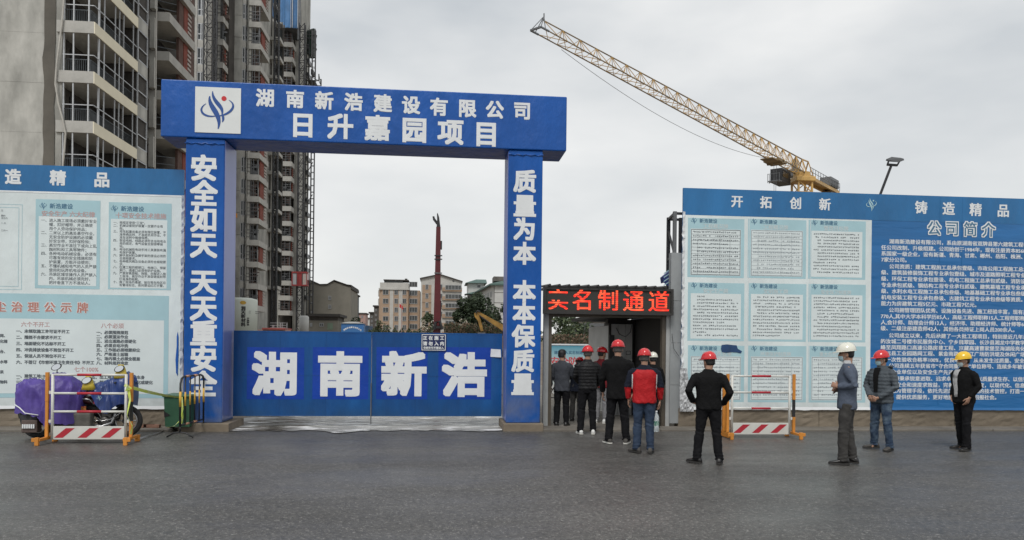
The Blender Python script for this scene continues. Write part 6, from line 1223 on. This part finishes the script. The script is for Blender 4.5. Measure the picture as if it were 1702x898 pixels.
person('man in a blue-grey suit jacket and white helmet turned left, hands before him', 1407, 771, 62, 1.78, C_['gsuit'], C_['gtrous'], SHB, 'white', mask=MASK, face=True, feet=((-.09, .07), (.09, -.06)), footrot=(6, -20), armL=((-.235, -.09, 1.13), (-.12, .13, 1.10), (.6, .6, .25)), armR=((.235, -.10, 1.12), (.14, .13, 1.03), (-.8, .5, .3)), hem=.78, girth=1.0, extra=suit, collar=False, handcurl=1.0)
# 10 grey quilted jacket, hands clasped
def openg(o, HD, arms, S):
    mb = MB(); rows = [[(x*(.55+.35*(z_-1.0)/.4)*1.3, y+.026, z_) for x, t in ((-.05, 1), (-.025, .5), (0, 0), (.025, .5), (.05, 1))] for z_, y in ((1.0, .137), (1.12, .139), (1.24, .141), (1.32, .130), (1.38, .107), (1.42, .082))]
    mb.v = [p for r_ in rows for p in r_]; mb.f = [(j*5+k, j*5+k+1, j*5+k+6, j*5+k+5) for j in range(5) for k in range(4)]; mb.m = [0]*20; part('undershirt', mb, C_['black'], o, True)
    hd2 = MB(); hd2.tube([(.10*math.cos(t), -.075+.05*math.sin(t)*1.3-.02, 1.425+.02*math.cos(t*2)) for t in [PI+PI*k/10 for k in range(11)]], [.02, .028, .034, .04, .042, .044, .042, .04, .034, .028, .02], 12, cap='round'); part('hood', hd2, C_['gpuff'], o, True)
person('man in a grey quilted hooded jacket, red helmet and face mask with clasped hands', 1464.5, 747, 112, 1.67, C_['gpuff'], C_['jeansf'], SHG, 'red', mask=MASK, face=True, quilt=.008, feet=((-.17, .03), (.15, .0)), footrot=(10, -38), headyaw=-24, armL=((-.28, .02, 1.10), (-.07, .20, .90), (.7, .5, -.3)), armR=((.28, .02, 1.10), (.08, .20, .91), (-.7, .5, -.3)), hem=.80, girth=1.14, extra=openg, handcurl=.9)
# 11 yellow helmet
def openb(o, HD, arms, S):
    mb = MB(); rows = [[(x*(.62+.4*(z_-.93)/.5)*1.2+.025+.012*math.sin(z_*11), y+.024-abs(t)*.006, z_) for x, t in ((-.045, 1), (-.02, .5), (0, 0), (.02, .5), (.045, 1))] for z_, y in ((.93, .141), (1.06, .142), (1.2, .146), (1.30, .138), (1.37, .115), (1.41, .088))]
    mb.v = [p for r_ in rows for p in r_]; mb.f = [(j*5+k, j*5+k+1, j*5+k+6, j*5+k+5) for j in range(5) for k in range(4)]; mb.m = [0]*20; part('tee_shirt', mb, C_['tee'], o, True)
person('man in an open black jacket over a printed white tee with yellow helmet and mask', 1601, 747.5, 100, 1.66, C_['black'], C_['blackp'], SHB, 'yellow', mask=MASKW, face=True, headyaw=-16, feet=((-.11, .06), (.12, -.07)), footrot=(12, -26), armL=((-.265, -.03, 1.12), (-.20, .09, .93), (.35, .2, -.9)), armR=((.28, -.09, 1.12), (.195, .06, .92), (-.5, .3, -.8)), hem=.82, girth=1.12, extra=openb)
# bottle held by the man in the red jacket
bp = G(1091, 753, 0); by = bp.y+.02; q0 = W(1090.5, 718, by); q1 = W(1091.5, 683, by)
bo = thing('water_bottle', 'large clear plastic water bottle hanging from the right hand of the red-jacketed man', 'bottle', tuple(q0))
def plastic():
    m = bpy.data.materials.new('clear_plastic'); m.use_nodes = True; p = m.node_tree.nodes['Principled BSDF']; p.inputs['Base Color'].default_value = (.80, .86, .88, 1); p.inputs['Roughness'].default_value = .12; p.inputs['Transmission Weight'].default_value = .55; p.inputs['IOR'].default_value = 1.2; return m
mb = MB(); hb_ = q1.z-q0.z; prof = ((0, .040), (.02, .046), (.3, .046), (.34, .043), (.38, .046), (.66, .046), (.78, .036), (.88, .018), (.93, .016))
mb.loft([[(q0.x+r_*math.cos(2*PI*k/20), by+r_*math.sin(2*PI*k/20), q0.z+hb_*f) for k in range(20)] for f, r_ in prof]); part('bottle_body', mb, plastic(), bo, True)
mb = MB(); mb.loft([[(q0.x+r_*math.cos(2*PI*k/20), by+r_*math.sin(2*PI*k/20), q0.z+hb_*f) for k in range(20)] for f, r_ in ((.30, .047), (.52, .047))], cap=False); part('bottle_label', mb, mat('green_label', (.03, .14, .10), .5, .6, 30, col2=(.4, .5, .45), thr=(.45, .6)), bo, True)
mb = MB(); mb.loft([[(q0.x+r_*math.cos(2*PI*k/20), by+r_*math.sin(2*PI*k/20), q0.z+hb_*f) for k in range(20)] for f, r_ in ((.93, .019), (1.0, .019))]); part('cap', mb, M['wh'], bo, True)
# ================================================================ street things
OR = mat('orange_post_paint', (.60, .235, .035), .5, .15, 4, detail=6); WP = mat('white_barrier_paint', (.62, .62, .58), .45, .1, 3, detail=7, dirt_or_sheen=((.35, .31, .24), -.1, .35, .5)); RP = mat('red_barrier_stripe', (.42, .02, .035), .45, .12, 3); BK = mat('black_paint', (.02, .02, .022), .5, .2, 5)
def barrier(label, x, y, w, h, rz=0, posts=(1, 1), grp='red and white street barriers'):
    o = thing('street_barrier', label, 'barrier', (0, 0, 0), grp); a = -w/2
    mb = MB(); r = .024; mb.tube([(a, 0, .07), (a, 0, h), ], r, 12); mb.tube([(-a, 0, .07), (-a, 0, h)], r, 12); part('upright', mb, WP, o, True) if 0 else None
    for s in (-1, 1): part('upright', MB().tube([(s*w/2, 0, .06), (s*w/2, 0, h-.01)], r, 12), WP, o, True)
    n = 3; zs = [h-.025, h-.335, h-.64]
    for z in zs:
        part('rail', MB().tube([(-w/2+.02, 0, z), (-w*.16, 0, z)], .020, 10), WP, o, True); part('rail', MB().tube([(w*.16, 0, z), (w/2-.02, 0, z)], .020, 10), WP, o, True)
        part('red_sleeve', MB().tube([(-w*.165, 0, z), (w*.165, 0, z)], .0225, 10), RP, o, True)
    part('bottom_board', MB().bbox(-w/2, w/2, -.012, .012, .055, .275, .004), WP, o)
    for k in range(3):
        c = -w*.31+k*w*.32; hh = .085
        mb = MB(); y_ = -.0145; x0 = c-.10; mb.add([(x0-.09, y_, .085), (x0+.05, y_, .085), (x0+.24, y_, .245), (x0+.10, y_, .245)], [(0, 1, 2, 3)]); mb.add([(x0-.09, .0145, .085), (x0+.05, .0145, .085), (x0+.24, .0145, .245), (x0+.10, .0145, .245)], [(3, 2, 1, 0)]); part('red_stripe', mb, RP, o)
    for s, on in zip((-1, 1), posts):
        if not on: continue
        xp = s*(w/2+.085)
        pm = MB(); pm.bbox(xp-.025, xp+.025, -.025, .025, h-.47, h+.015, .004); p_ = part('orange_post', pm, OR, o)
        part('black_band', MB().box(xp-.022, xp+.022, -.022, .022, h-.80, h-.471), BK if s > 0 else OR, p_)
        part('post_base', MB().bbox(xp-.025, xp+.025, -.025, .025, .10, h-.801, .004), OR, p_)
        mb = MB(); mb.bbox(xp-.025, xp+.025, -.27, .27, .055, .10, .004); mb.bbox(xp-.03+s*.02, xp+.03+s*.02, -.29, -.24, -.01, .12, .004); mb.bbox(xp-.035, xp+.035, .235, .30, -.01, .10, .004); mb.bbox(min(xp, xp+s*.10), max(xp, xp+s*.10), -.285, -.246, .05, .112, .004); part('foot', mb, OR, p_)
        for z in (h-.32, .36): part('hinge', MB().box(min(xp-s*.03, s*w/2), max(xp-s*.03, s*w/2), -.012, .012, z-.025, z+.025), WP if 1 else OR, p_)
    o.location = (x, y, 0); o.rotation_euler = (0, 0, rz); return o
gl_ = G(148, 736); barrier('red and white barrier with orange posts in front of the covered motorbikes', gl_.x, gl_.y, 1.17, 1.16)
gr_ = G(1264, 727); barrier('red and white barrier with orange posts in front of the right hoarding', gr_.x, gr_.y, 1.14, 1.19)
o = thing('orange_post', 'spare orange barrier post standing just left of the right barrier', 'post', tuple(G(1203, 725))); q = G(1203, 725)
part('post', MB().bbox(q.x-.03, q.x+.03, q.y-.03, q.y+.03, .1, 1.0, .004), OR, o); part('foot', MB().bbox(q.x-.03, q.x+.03, q.y-.27, q.y+.27, 0, .1, .004), OR, o); mb = MB(); mb.box(q.x-.15, q.x-.03, q.y+.1, q.y+.14, .30, .36); mb.box(q.x-.15, q.x-.11, q.y+.1, q.y+.14, 0, .3); part('bracket', mb, OR, o)
# black and yellow folding crowd fence turned almost end-on
q0, q1 = G(299, 728), G(338, 716); YB = mat('yellow_band', (.62, .36, .05), .5, .15, 6); PK = mat('orange_band', (.55, .28, .16), .5, .15, 6)
o = thing('crowd_fence', 'black and yellow tubular crowd fence set end-on before the left pillar', 'fence', tuple((q0+q1)/2)); hN = 1.08
D = q1-q0; U = D.normalized(); T = lambda f, z: q0+D*f+Vector((0, 0, z))
pts = [T(0, .2), T(0, hN-.12), T(.05, hN-.03), T(.14, hN), T(.86, hN), T(.95, hN-.03), T(1, hN-.12), T(1, .2)]; part('top_tube', MB().tube(pts, .019, 10), BK, o, True); part('bottom_tube', MB().tube([T(0, .22), T(1, .22)], .016, 8), BK, o, True)
for k in range(1, 5):
    f = k/5; b_ = part('bar', MB().tube([T(f, .22), T(f, hN)], .012, 8), BK, o, True); part('yellow_band', MB().tube([T(f, .55), T(f, .80)], .0155, 8), YB, b_, True)
for f in (0, 1): part('yellow_band', MB().tube([T(f, .55), T(f, .82)], .022, 8), YB, o, True)
for f in (.28, .62): part('orange_band', MB().tube([T(f-.07, hN), T(f+.07, hN)], .022, 8), PK, o, True); part('orange_band', MB().tube([T(f-.07, .22), T(f+.07, .22)], .019, 8), PK, o, True)
for f in (0, 1):
    c = T(f, 0); n_ = Vector((1, -.15, 0)).normalized(); part('foot', MB().tube([c-n_*.24+Vector((0, 0, .012)), c-n_*.11+Vector((0, 0, .085)), c+Vector((0, 0, .10)), c+n_*.11+Vector((0, 0, .085)), c+n_*.24+Vector((0, 0, .012))], .014, 8), BK, o, True); part('foot_stem', MB().tube([c+Vector((0, 0, .1)), c+Vector((0, 0, .23))], .016, 8), BK, o, True)
# green wheelie bin
c = G(293, 719); o = thing('wheelie_bin', 'green wheeled rubbish bin between the barrier and the left pillar', 'bin', (c.x, c.y+.3, 0)); GB = mat('bin_green', (.035, .105, .06), .45, .2, 3, detail=7); y0 = c.y+.05
mb = MB(); hb = .66; mb.loft([[(c.x-.22-.0*z, y0, z), (c.x+.22, y0, z), (c.x+.22, y0+.4, z), (c.x-.22, y0+.4, z)] if z < .2 else [(c.x-.235, y0-.04, z), (c.x+.235, y0-.04, z), (c.x+.235, y0+.46, z), (c.x-.235, y0+.46, z)] for z in (.10, hb)]); part('bin_body', mb, GB, o)
mb = MB(); mb.bbox(c.x-.26, c.x+.26, y0-.07, y0+.5, hb+.002, hb+.045, .012); mb.box(c.x-.10, c.x+.10, y0+.5, y0+.53, hb, hb+.05); part('bin_lid', mb, GB, o)
mb = MB(); a_ = [(c.x-.234, .40), (c.x-.17, .36), (c.x-.12, .32), (c.x-.17, .30), (c.x-.23, .28)]; mb.add([(x, y0-.004-.04*(z-.1)/.56-.006, z) for x, z in a_], [(4, 3, 2, 1, 0)]); part('torn_hole', mb, M['dark'], o)
for s in (-1, 1): mb = MB(); mb.tube([(c.x+s*.20, y0+.38, .09), (c.x+s*.245, y0+.38, .09)], .09, 16); part('wheel', mb, BK, o)
# yellow-green caution tape from the barrier to the bin
TP = mat('caution_tape', (.62, .74, .12), .4, .15, 8, col2=(.70, .75, .42), thr=(.45, .6))
def ribbon(mb, pts, w, tw=0.):
    P = [Vector(p) for p in pts]
    for i, p in enumerate(P):
        d = (P[min(i+1, len(P)-1)]-P[max(i-1, 0)]).normalized(); t = tw*i; u = Vector((0, 0, 1)) if abs(d.z) < .8 else Vector((1, 0, 0)); u = (u-d*u.dot(d)).normalized(); v = d.cross(u); e = u*math.cos(t)+v*math.sin(t); mb.v += [tuple(p-e*w/2), tuple(p+e*w/2)]
    o = len(mb.v)-2*len(P)
    for i in range(len(P)-1): mb.f.append((o+2*i, o+2*i+1, o+2*i+3, o+2*i+2)); mb.m.append(0)
yb = gl_.y-.03; o = thing('caution_tape', 'yellow-green caution tape tied from the left barrier post to the green bin', 'tape', tuple(W(213, 642, yb)))
mb = MB(); A0 = W(212, 642, yb); A1 = W(300, 661, y0-.09); ribbon(mb, [A0.lerp(A1, f)-Vector((0, 0, .10*f*(1-f))) for f in [i/14 for i in range(15)]], .055, .09); part('taut_run', mb, TP, o)
mb = MB(); ribbon(mb, [W(301, 660, y0-.10), W(303, 680, y0-.11), W(300, 698, y0-.1), W(290, 708, y0-.11), W(278, 711, y0-.15)], .05, .5); ribbon(mb, [W(300, 661, y0-.1), W(301, 675, y0-.12), W(303, 694, y0-.1), W(301, 706, y0-.1)], .045, -.4); part('hanging_end', mb, TP, o)
mb = MB(); ribbon(mb, [W(213, 644, yb-.05), W(216, 665, yb-.05), W(211, 690, yb-.06), W(220, 708, yb-.05), W(217, 722, yb-.05)], .05, .5); ribbon(mb, [W(207, 640, yb-.06), W(218, 646, yb-.07), W(210, 650, yb-.06), W(214, 640, yb-.07)], .05, .4); part('knot_end', mb, TP, o)
mb = MB(); p_ = [G(x, y, .012) for x, y in ((216, 729), (232, 730), (248, 724), (262, 720), (280, 712))]; ribbon(mb, p_, .05, .25); mb.v = [(x, y, max(z, .006)) for x, y, z in mb.v]; part('ground_run', mb, M['wh'], o)
# ---------------- covered motorbikes
RUB = mat('tyre_rubber', (.018, .018, .018), .8, .2, 10); CHR = mat('worn_chrome', (.42, .42, .42), .25, .2, 8, metal=.8); MRD = mat('maroon_seat', (.045, .010, .014), .4, .2, 8)
PUR = mat('purple_raincoat', (.080, .052, .25), .48, .25, 3, .5, 8, detail=5, spec=.35, bdist=.03); BLU = mat('navy_raincoat', (.012, .038, .17), .36, .22, 3, .3, 10, detail=6, spec=.6); YLC = mat('yellow_raincoat', (.55, .42, .05), .4, .12, 4)
def wheel(o, cx, cy, r=.28, w=.09):
    mb = MB(); mb.tube([(cx+r*.82*math.cos(t), cy, r+r*.82*math.sin(t)) for t in [2*PI*k/28 for k in range(28)]], w/2, 10, closed=True); wh = part('wheel', mb, RUB, o, True)
    mb = MB(); mb.tube([(cx+r*.64*math.cos(t), cy, r+r*.64*math.sin(t)) for t in [2*PI*k/28 for k in range(28)]], .018, 8, closed=True); mb.tube([(cx, cy-.06, r), (cx, cy+.06, r)], .05, 14)
    for k in range(6): a = 2*PI*k/6; mb.bar((cx, cy, r), (cx+r*.66*math.cos(a), cy, r+r*.66*math.sin(a)), .022)
    part('rim', mb, CHR, wh, True)
def cover(o, name, m, outline, cy, hw, seed, lab=None):      # a rain cover: shaped from cross-sections along X: (x, z_low, z_top, half width)
    mb = MB(); n = 34; rows = []
    for i, (x, zl, zt, w_) in enumerate(outline):
        row = []
        for k in range(n+1):
            t = PI*k/n; c, s_ = math.cos(t), math.sin(t); y = w_*math.copysign(abs(c)**.6, c); zz = zl+(zt-zl)*(s_**.55)
            q = Vector((x*3, y*5, zz*2.2)); d = noise.noise_vector(q+Vector((seed, 0, 0)))*.030+noise.noise_vector(q*2.4+Vector((seed, 3, 0)))*.016
            row.append((x+d.x, cy+y+d.y, zz+d.z*(1 if k not in (0, n) else 1.6)))
        rows.append(row)
    sub = []      # interpolate, then crease: sharp ridges that run mostly downwards
    def crease(p, f):
        q = Vector((p.x*7+seed, p.y*7, p.z*1.9)); r1 = (1-min(1, abs(noise.noise(q))*2.6))**2; q2 = Vector((p.x*15+seed+4, p.y*15, p.z*5+p.x*6)); r2 = (1-min(1, abs(noise.noise(q2))*2.4))**2
        c0 = Vector((p.x, cy, .6)); d = (p-c0); d.normalize(); return p+d*(.048*r1+.020*r2-.03)+Vector((.03*noise.noise(q*.6), 0, -.02*r1))
    for i in range(len(rows)-1):
        for j in range(6):
            f = j/6; sub.append([tuple(crease(Vector(a).lerp(Vector(b), f), f)) for a, b in zip(rows[i], rows[i+1])])
    sub.append(rows[-1]); w = n+1; off = len(mb.v); mb.v += [p for r_ in sub for p in r_]
    for i in range(len(sub)-1):
        for k in range(n): mb.f.append((off+i*w+k, off+i*w+k+1, off+(i+1)*w+k+1, off+(i+1)*w+k)); mb.m.append(0)
    for r_ in (0, len(sub)-1): mb.f.append(tuple(off+r_*w+k for k in (range(w) if r_ else reversed(range(w))))); mb.m.append(0)
    return part(name, mb, m, o, True, lab)
def mirror(o, x, y, z, hood=None, tilt=.3):
    mb = MB(); mb.tube([(x-.02, y+.05, z-.22), (x, y+.03, z-.08), (x+.01, y+.01, z-.02)], .009, 6); part('mirror_stem', mb, BK, o, True)
    mm = MB(); n = 18; E = lambda f, dy, r: [(x+(r*math.cos(2*PI*k/n))*.078+(r*math.sin(2*PI*k/n))*.022, y+dy+r*math.sin(2*PI*k/n)*.026, z+r*math.sin(2*PI*k/n)*.062) for k in range(n)]
    mm.loft([E(0, .04, .55), E(0, .025, .95), E(0, 0, 1.)]); mr_ = part('mirror', mm, BK, o, True); g_ = MB(); g_.add(E(0, -.004, .84), [tuple(reversed(range(n)))]); part('mirror_glass', g_, mat('mirror_glass', (.85, .86, .86), .05, 0, 1, metal=1.), mr_)
    if hood:
        h_ = MB(); h_.loft([[(x+.01+(rx*math.cos(2*PI*k/n)), y+dy+ry*math.sin(2*PI*k/n), z+dz) for k in range(n)] for dz, rx, ry, dy in ((-.17, .13, .07, .06), (-.08, .095, .05, .05), (.0, .075, .035, .05), (.07, .045, .02, .045))]); part('cover_hood', h_, hood, o, True)
mY = gl_.y+.62
X = lambda px, Y_=None: WX(px, Y_ or mY, 640); Z = lambda py, Y_=None: WZ(py, Y_ or mY, 130)
# bike 1: scooter under the purple cover
o = thing('covered_scooter', 'scooter under a purple rain cover at the left end behind the barrier', 'scooter', (X(95), mY, 0))
wheel(o, X(63), mY, .26, .1); wheel(o, X(138), mY+.25, .25, .1)
mb = MB(); mb.bbox(X(72), X(128), mY-.1, mY+.12, .22, .38, .04); mb.bbox(X(50), X(78), mY-.11, mY+.11, .36, .62, .05); part('scooter_body', mb, BK, o)
mb = MB(); mb.tube([(X(100), mY, .3), (X(98), mY, .8), (X(97), mY, 1.0)], .04, 10); mb.tube([(X(88), mY-.2, 1.02), (X(97), mY, 1.04), (X(104), mY+.25, 1.02)], .016, 8); part('handlebar', mb, BK, o, True)
cover(o, 'rain_cover', PUR, [(X(32), .62, .82, .05), (X(37), .48, Z(634), .20), (X(50), .46, Z(628), .27), (X(64), .42, Z(630), .29), (X(76), .40, Z(632), .29), (X(85), .30, Z(628), .30), (X(92), .26, Z(621), .32), (X(104), .25, Z(618), .34), (X(118), .25, Z(626), .33), (X(130), .28, Z(635), .28), (X(139), .36, Z(646), .18)], mY, .3, 3)
mb = MB(); pts = [(X(36), mY-.21, .60), (X(48), mY-.28, .55), (X(58), mY-.30, .46), (X(80), mY-.31, .43)]; mb.tube(pts, .010, 6); part('white_trim', mb, M['wh'], o, True)
cover(o, 'cover_lining', BK, [(X(39), .34, .56, .18), (X(50), .30, .54, .25), (X(62), .3, .5, .25), (X(74), .34, .5, .25)], mY, .2, 8)
mb = MB()
for k in range(6): mb.bbox(X(53)+k*.035, X(53)+k*.035+.025, mY-.30, mY-.28, .20, .27, .003)
part('number_tags', mb, M['wh'], o); part('rear_rack', MB().bbox(X(50), X(76), mY-.27, mY-.1, .12, .34, .02), M['rust'], o)
mirror(o, X(99), mY-.12, Z(610), None)
mb = MB(); mb.bbox(X(120), X(160), mY-.22, mY-.05, .14, .46, .03); part('grey_bag', mb, mat('grey_woven_bag', (.13, .125, .11), .8, .3, 8, .5, 40), o)
# bike 2: motorbike under the navy cover
mY2 = mY+.12
o = thing('covered_motorbike', 'motorbike with maroon seat and a navy raincoat thrown over its handlebars', 'motorbike', (X(178), mY2, 0))
wheel(o, X(206), mY2, .29, .085); wheel(o, X(146), mY2, .29, .1)
mb = MB(); mb.tube([(X(146), mY2, .29), (X(160), mY2, .55), (X(190), mY2, .62), (X(203), mY2, .75)], .022, 8); mb.tube([(X(160), mY2, .55), (X(176), mY2, .28), (X(194), mY2, .32), (X(200), mY2, .68)], .020, 8); mb.tube([(X(206), mY2-.07, .29), (X(202), mY2-.07, .85)], .02, 8); mb.tube([(X(206), mY2+.07, .29), (X(202), mY2+.07, .85)], .02, 8); part('bike_frame', mb, BK, o, True)
mb = MB(); mb.bbox(X(168), X(186), mY2-.12, mY2+.12, .22, .44, .03); mb.ell((X(176), mY2-.13, .30), .10, .05, .09)
for k in range(6): mb.bbox(X(184), X(193), mY2-.07, mY2+.07, .33+k*.028, .345+k*.028, .004)
part('engine', mb, mat('dirty_alloy', (.12, .115, .11), .45, .4, 12, metal=.6), o, True)
mb = MB(); mb.tube([(X(192), mY2-.12, .42), (X(188), mY2-.16, .27), (X(172), mY2-.18, .20), (X(150), mY2-.17, .24)], [.022, .024, .034, .042], 12, cap='round'); mb.tube([(X(163), mY2-.15, .36), (X(172), mY2-.17, .30), (X(186), mY2-.16, .33), (X(200), mY2-.12, .44)], .014, 8); part('exhaust', mb, CHR, o, True)
mb = MB(); mb.loft([[(X(px), mY2+w_*math.cos(t), zz+hh*math.sin(t)) for t in [2*PI*k/14 for k in range(14)]] for px, w_, zz, hh in ((122, .05, .66, .03), (126, .12, .67, .07), (140, .14, .66, .085), (154, .13, .64, .08), (163, .08, .63, .05))]); part('seat', mb, MRD, o, True)
mb = MB(); mb.tube([(X(122), mY2-.12, .62), (X(128), mY2-.15, .69), (X(150), mY2-.15, .68), (X(158), mY2-.14, .58)], .012, 8); part('grab_rail', mb, CHR, o, True)
mb = MB(); mb.bbox(X(129), X(146), mY2-.18, mY2-.165, .44, .56, .005); pl = part('yellow_plate', mb, mat('yellow_plate', (.5, .3, .05), .6, .3, 20, col2=(.35, .05, .02), thr=(.45, .6)), o)
part('tail_light', MB().bbox(X(158), X(165), mY2-.18, mY2-.12, .60, .64, .01), RP, o)
mb = MB(); mb.tube([(X(198), mY2-.32, .98), (X(201), mY2-.15, 1.0), (X(203), mY2, .96), (X(201), mY2+.15, 1.0), (X(197), mY2+.32, .98)], .014, 8); part('handlebar', mb, BK, o, True)
cover(o, 'raincoat', BLU, [(X(141), .82, .86, .05), (X(150), .80, Z(643), .18), (X(158), .74, Z(640), .24), (X(166), .62, Z(637), .28), (X(176), .50, Z(633), .30), (X(183), .44, Z(629), .31), (X(190), .48, Z(625), .31), (X(198), .58, Z(620), .31), (X(208), .62, Z(617), .30), (X(217), .60, Z(622), .24), (X(222), .56, Z(634), .10)], mY2-.02, .3, 12)
mb = MB(); p0 = (X(170), mY2-.345, .74); line_ = []; put_text(mb, 'RICO', X(166), .70, mY2-.352, .085, .02) if 0 else emblem(mb, X(176), .72, mY2-.36, .05, 0, 0); part('print', mb, M['pale'], o)
mirror(o, X(151), mY2-.28, Z(631.5), YLC); mirror(o, X(203.5), mY2-.26, Z(612), YLC)
# bricks and rubbish by the low wall
rb = mat('old_brick', (.22, .12, .085), .9, .3, 6, .4, 20)
for i, (px, py, rz) in enumerate(((243, 702, .2), (256, 703, -.3), (262, 704, .9), (250, 704.5, .1))):
    q = G(px, py+5, .035); mb = MB().bbox(-.12, .12, -.055, .055, 0, .06, .006); single('brick', mb, rb, ('reddish loose brick nearest the motorbike at the foot of the left low wall', 'loose brick second from the motorbike by the left low wall', 'loose brick closest to the green bin at the left low wall', 'loose brick set askew between two others at the left low wall')[i], 'brick', (0, 0, 0), 'loose bricks by the low wall').location = (q.x, 14.9+.06*(i % 2), .036)
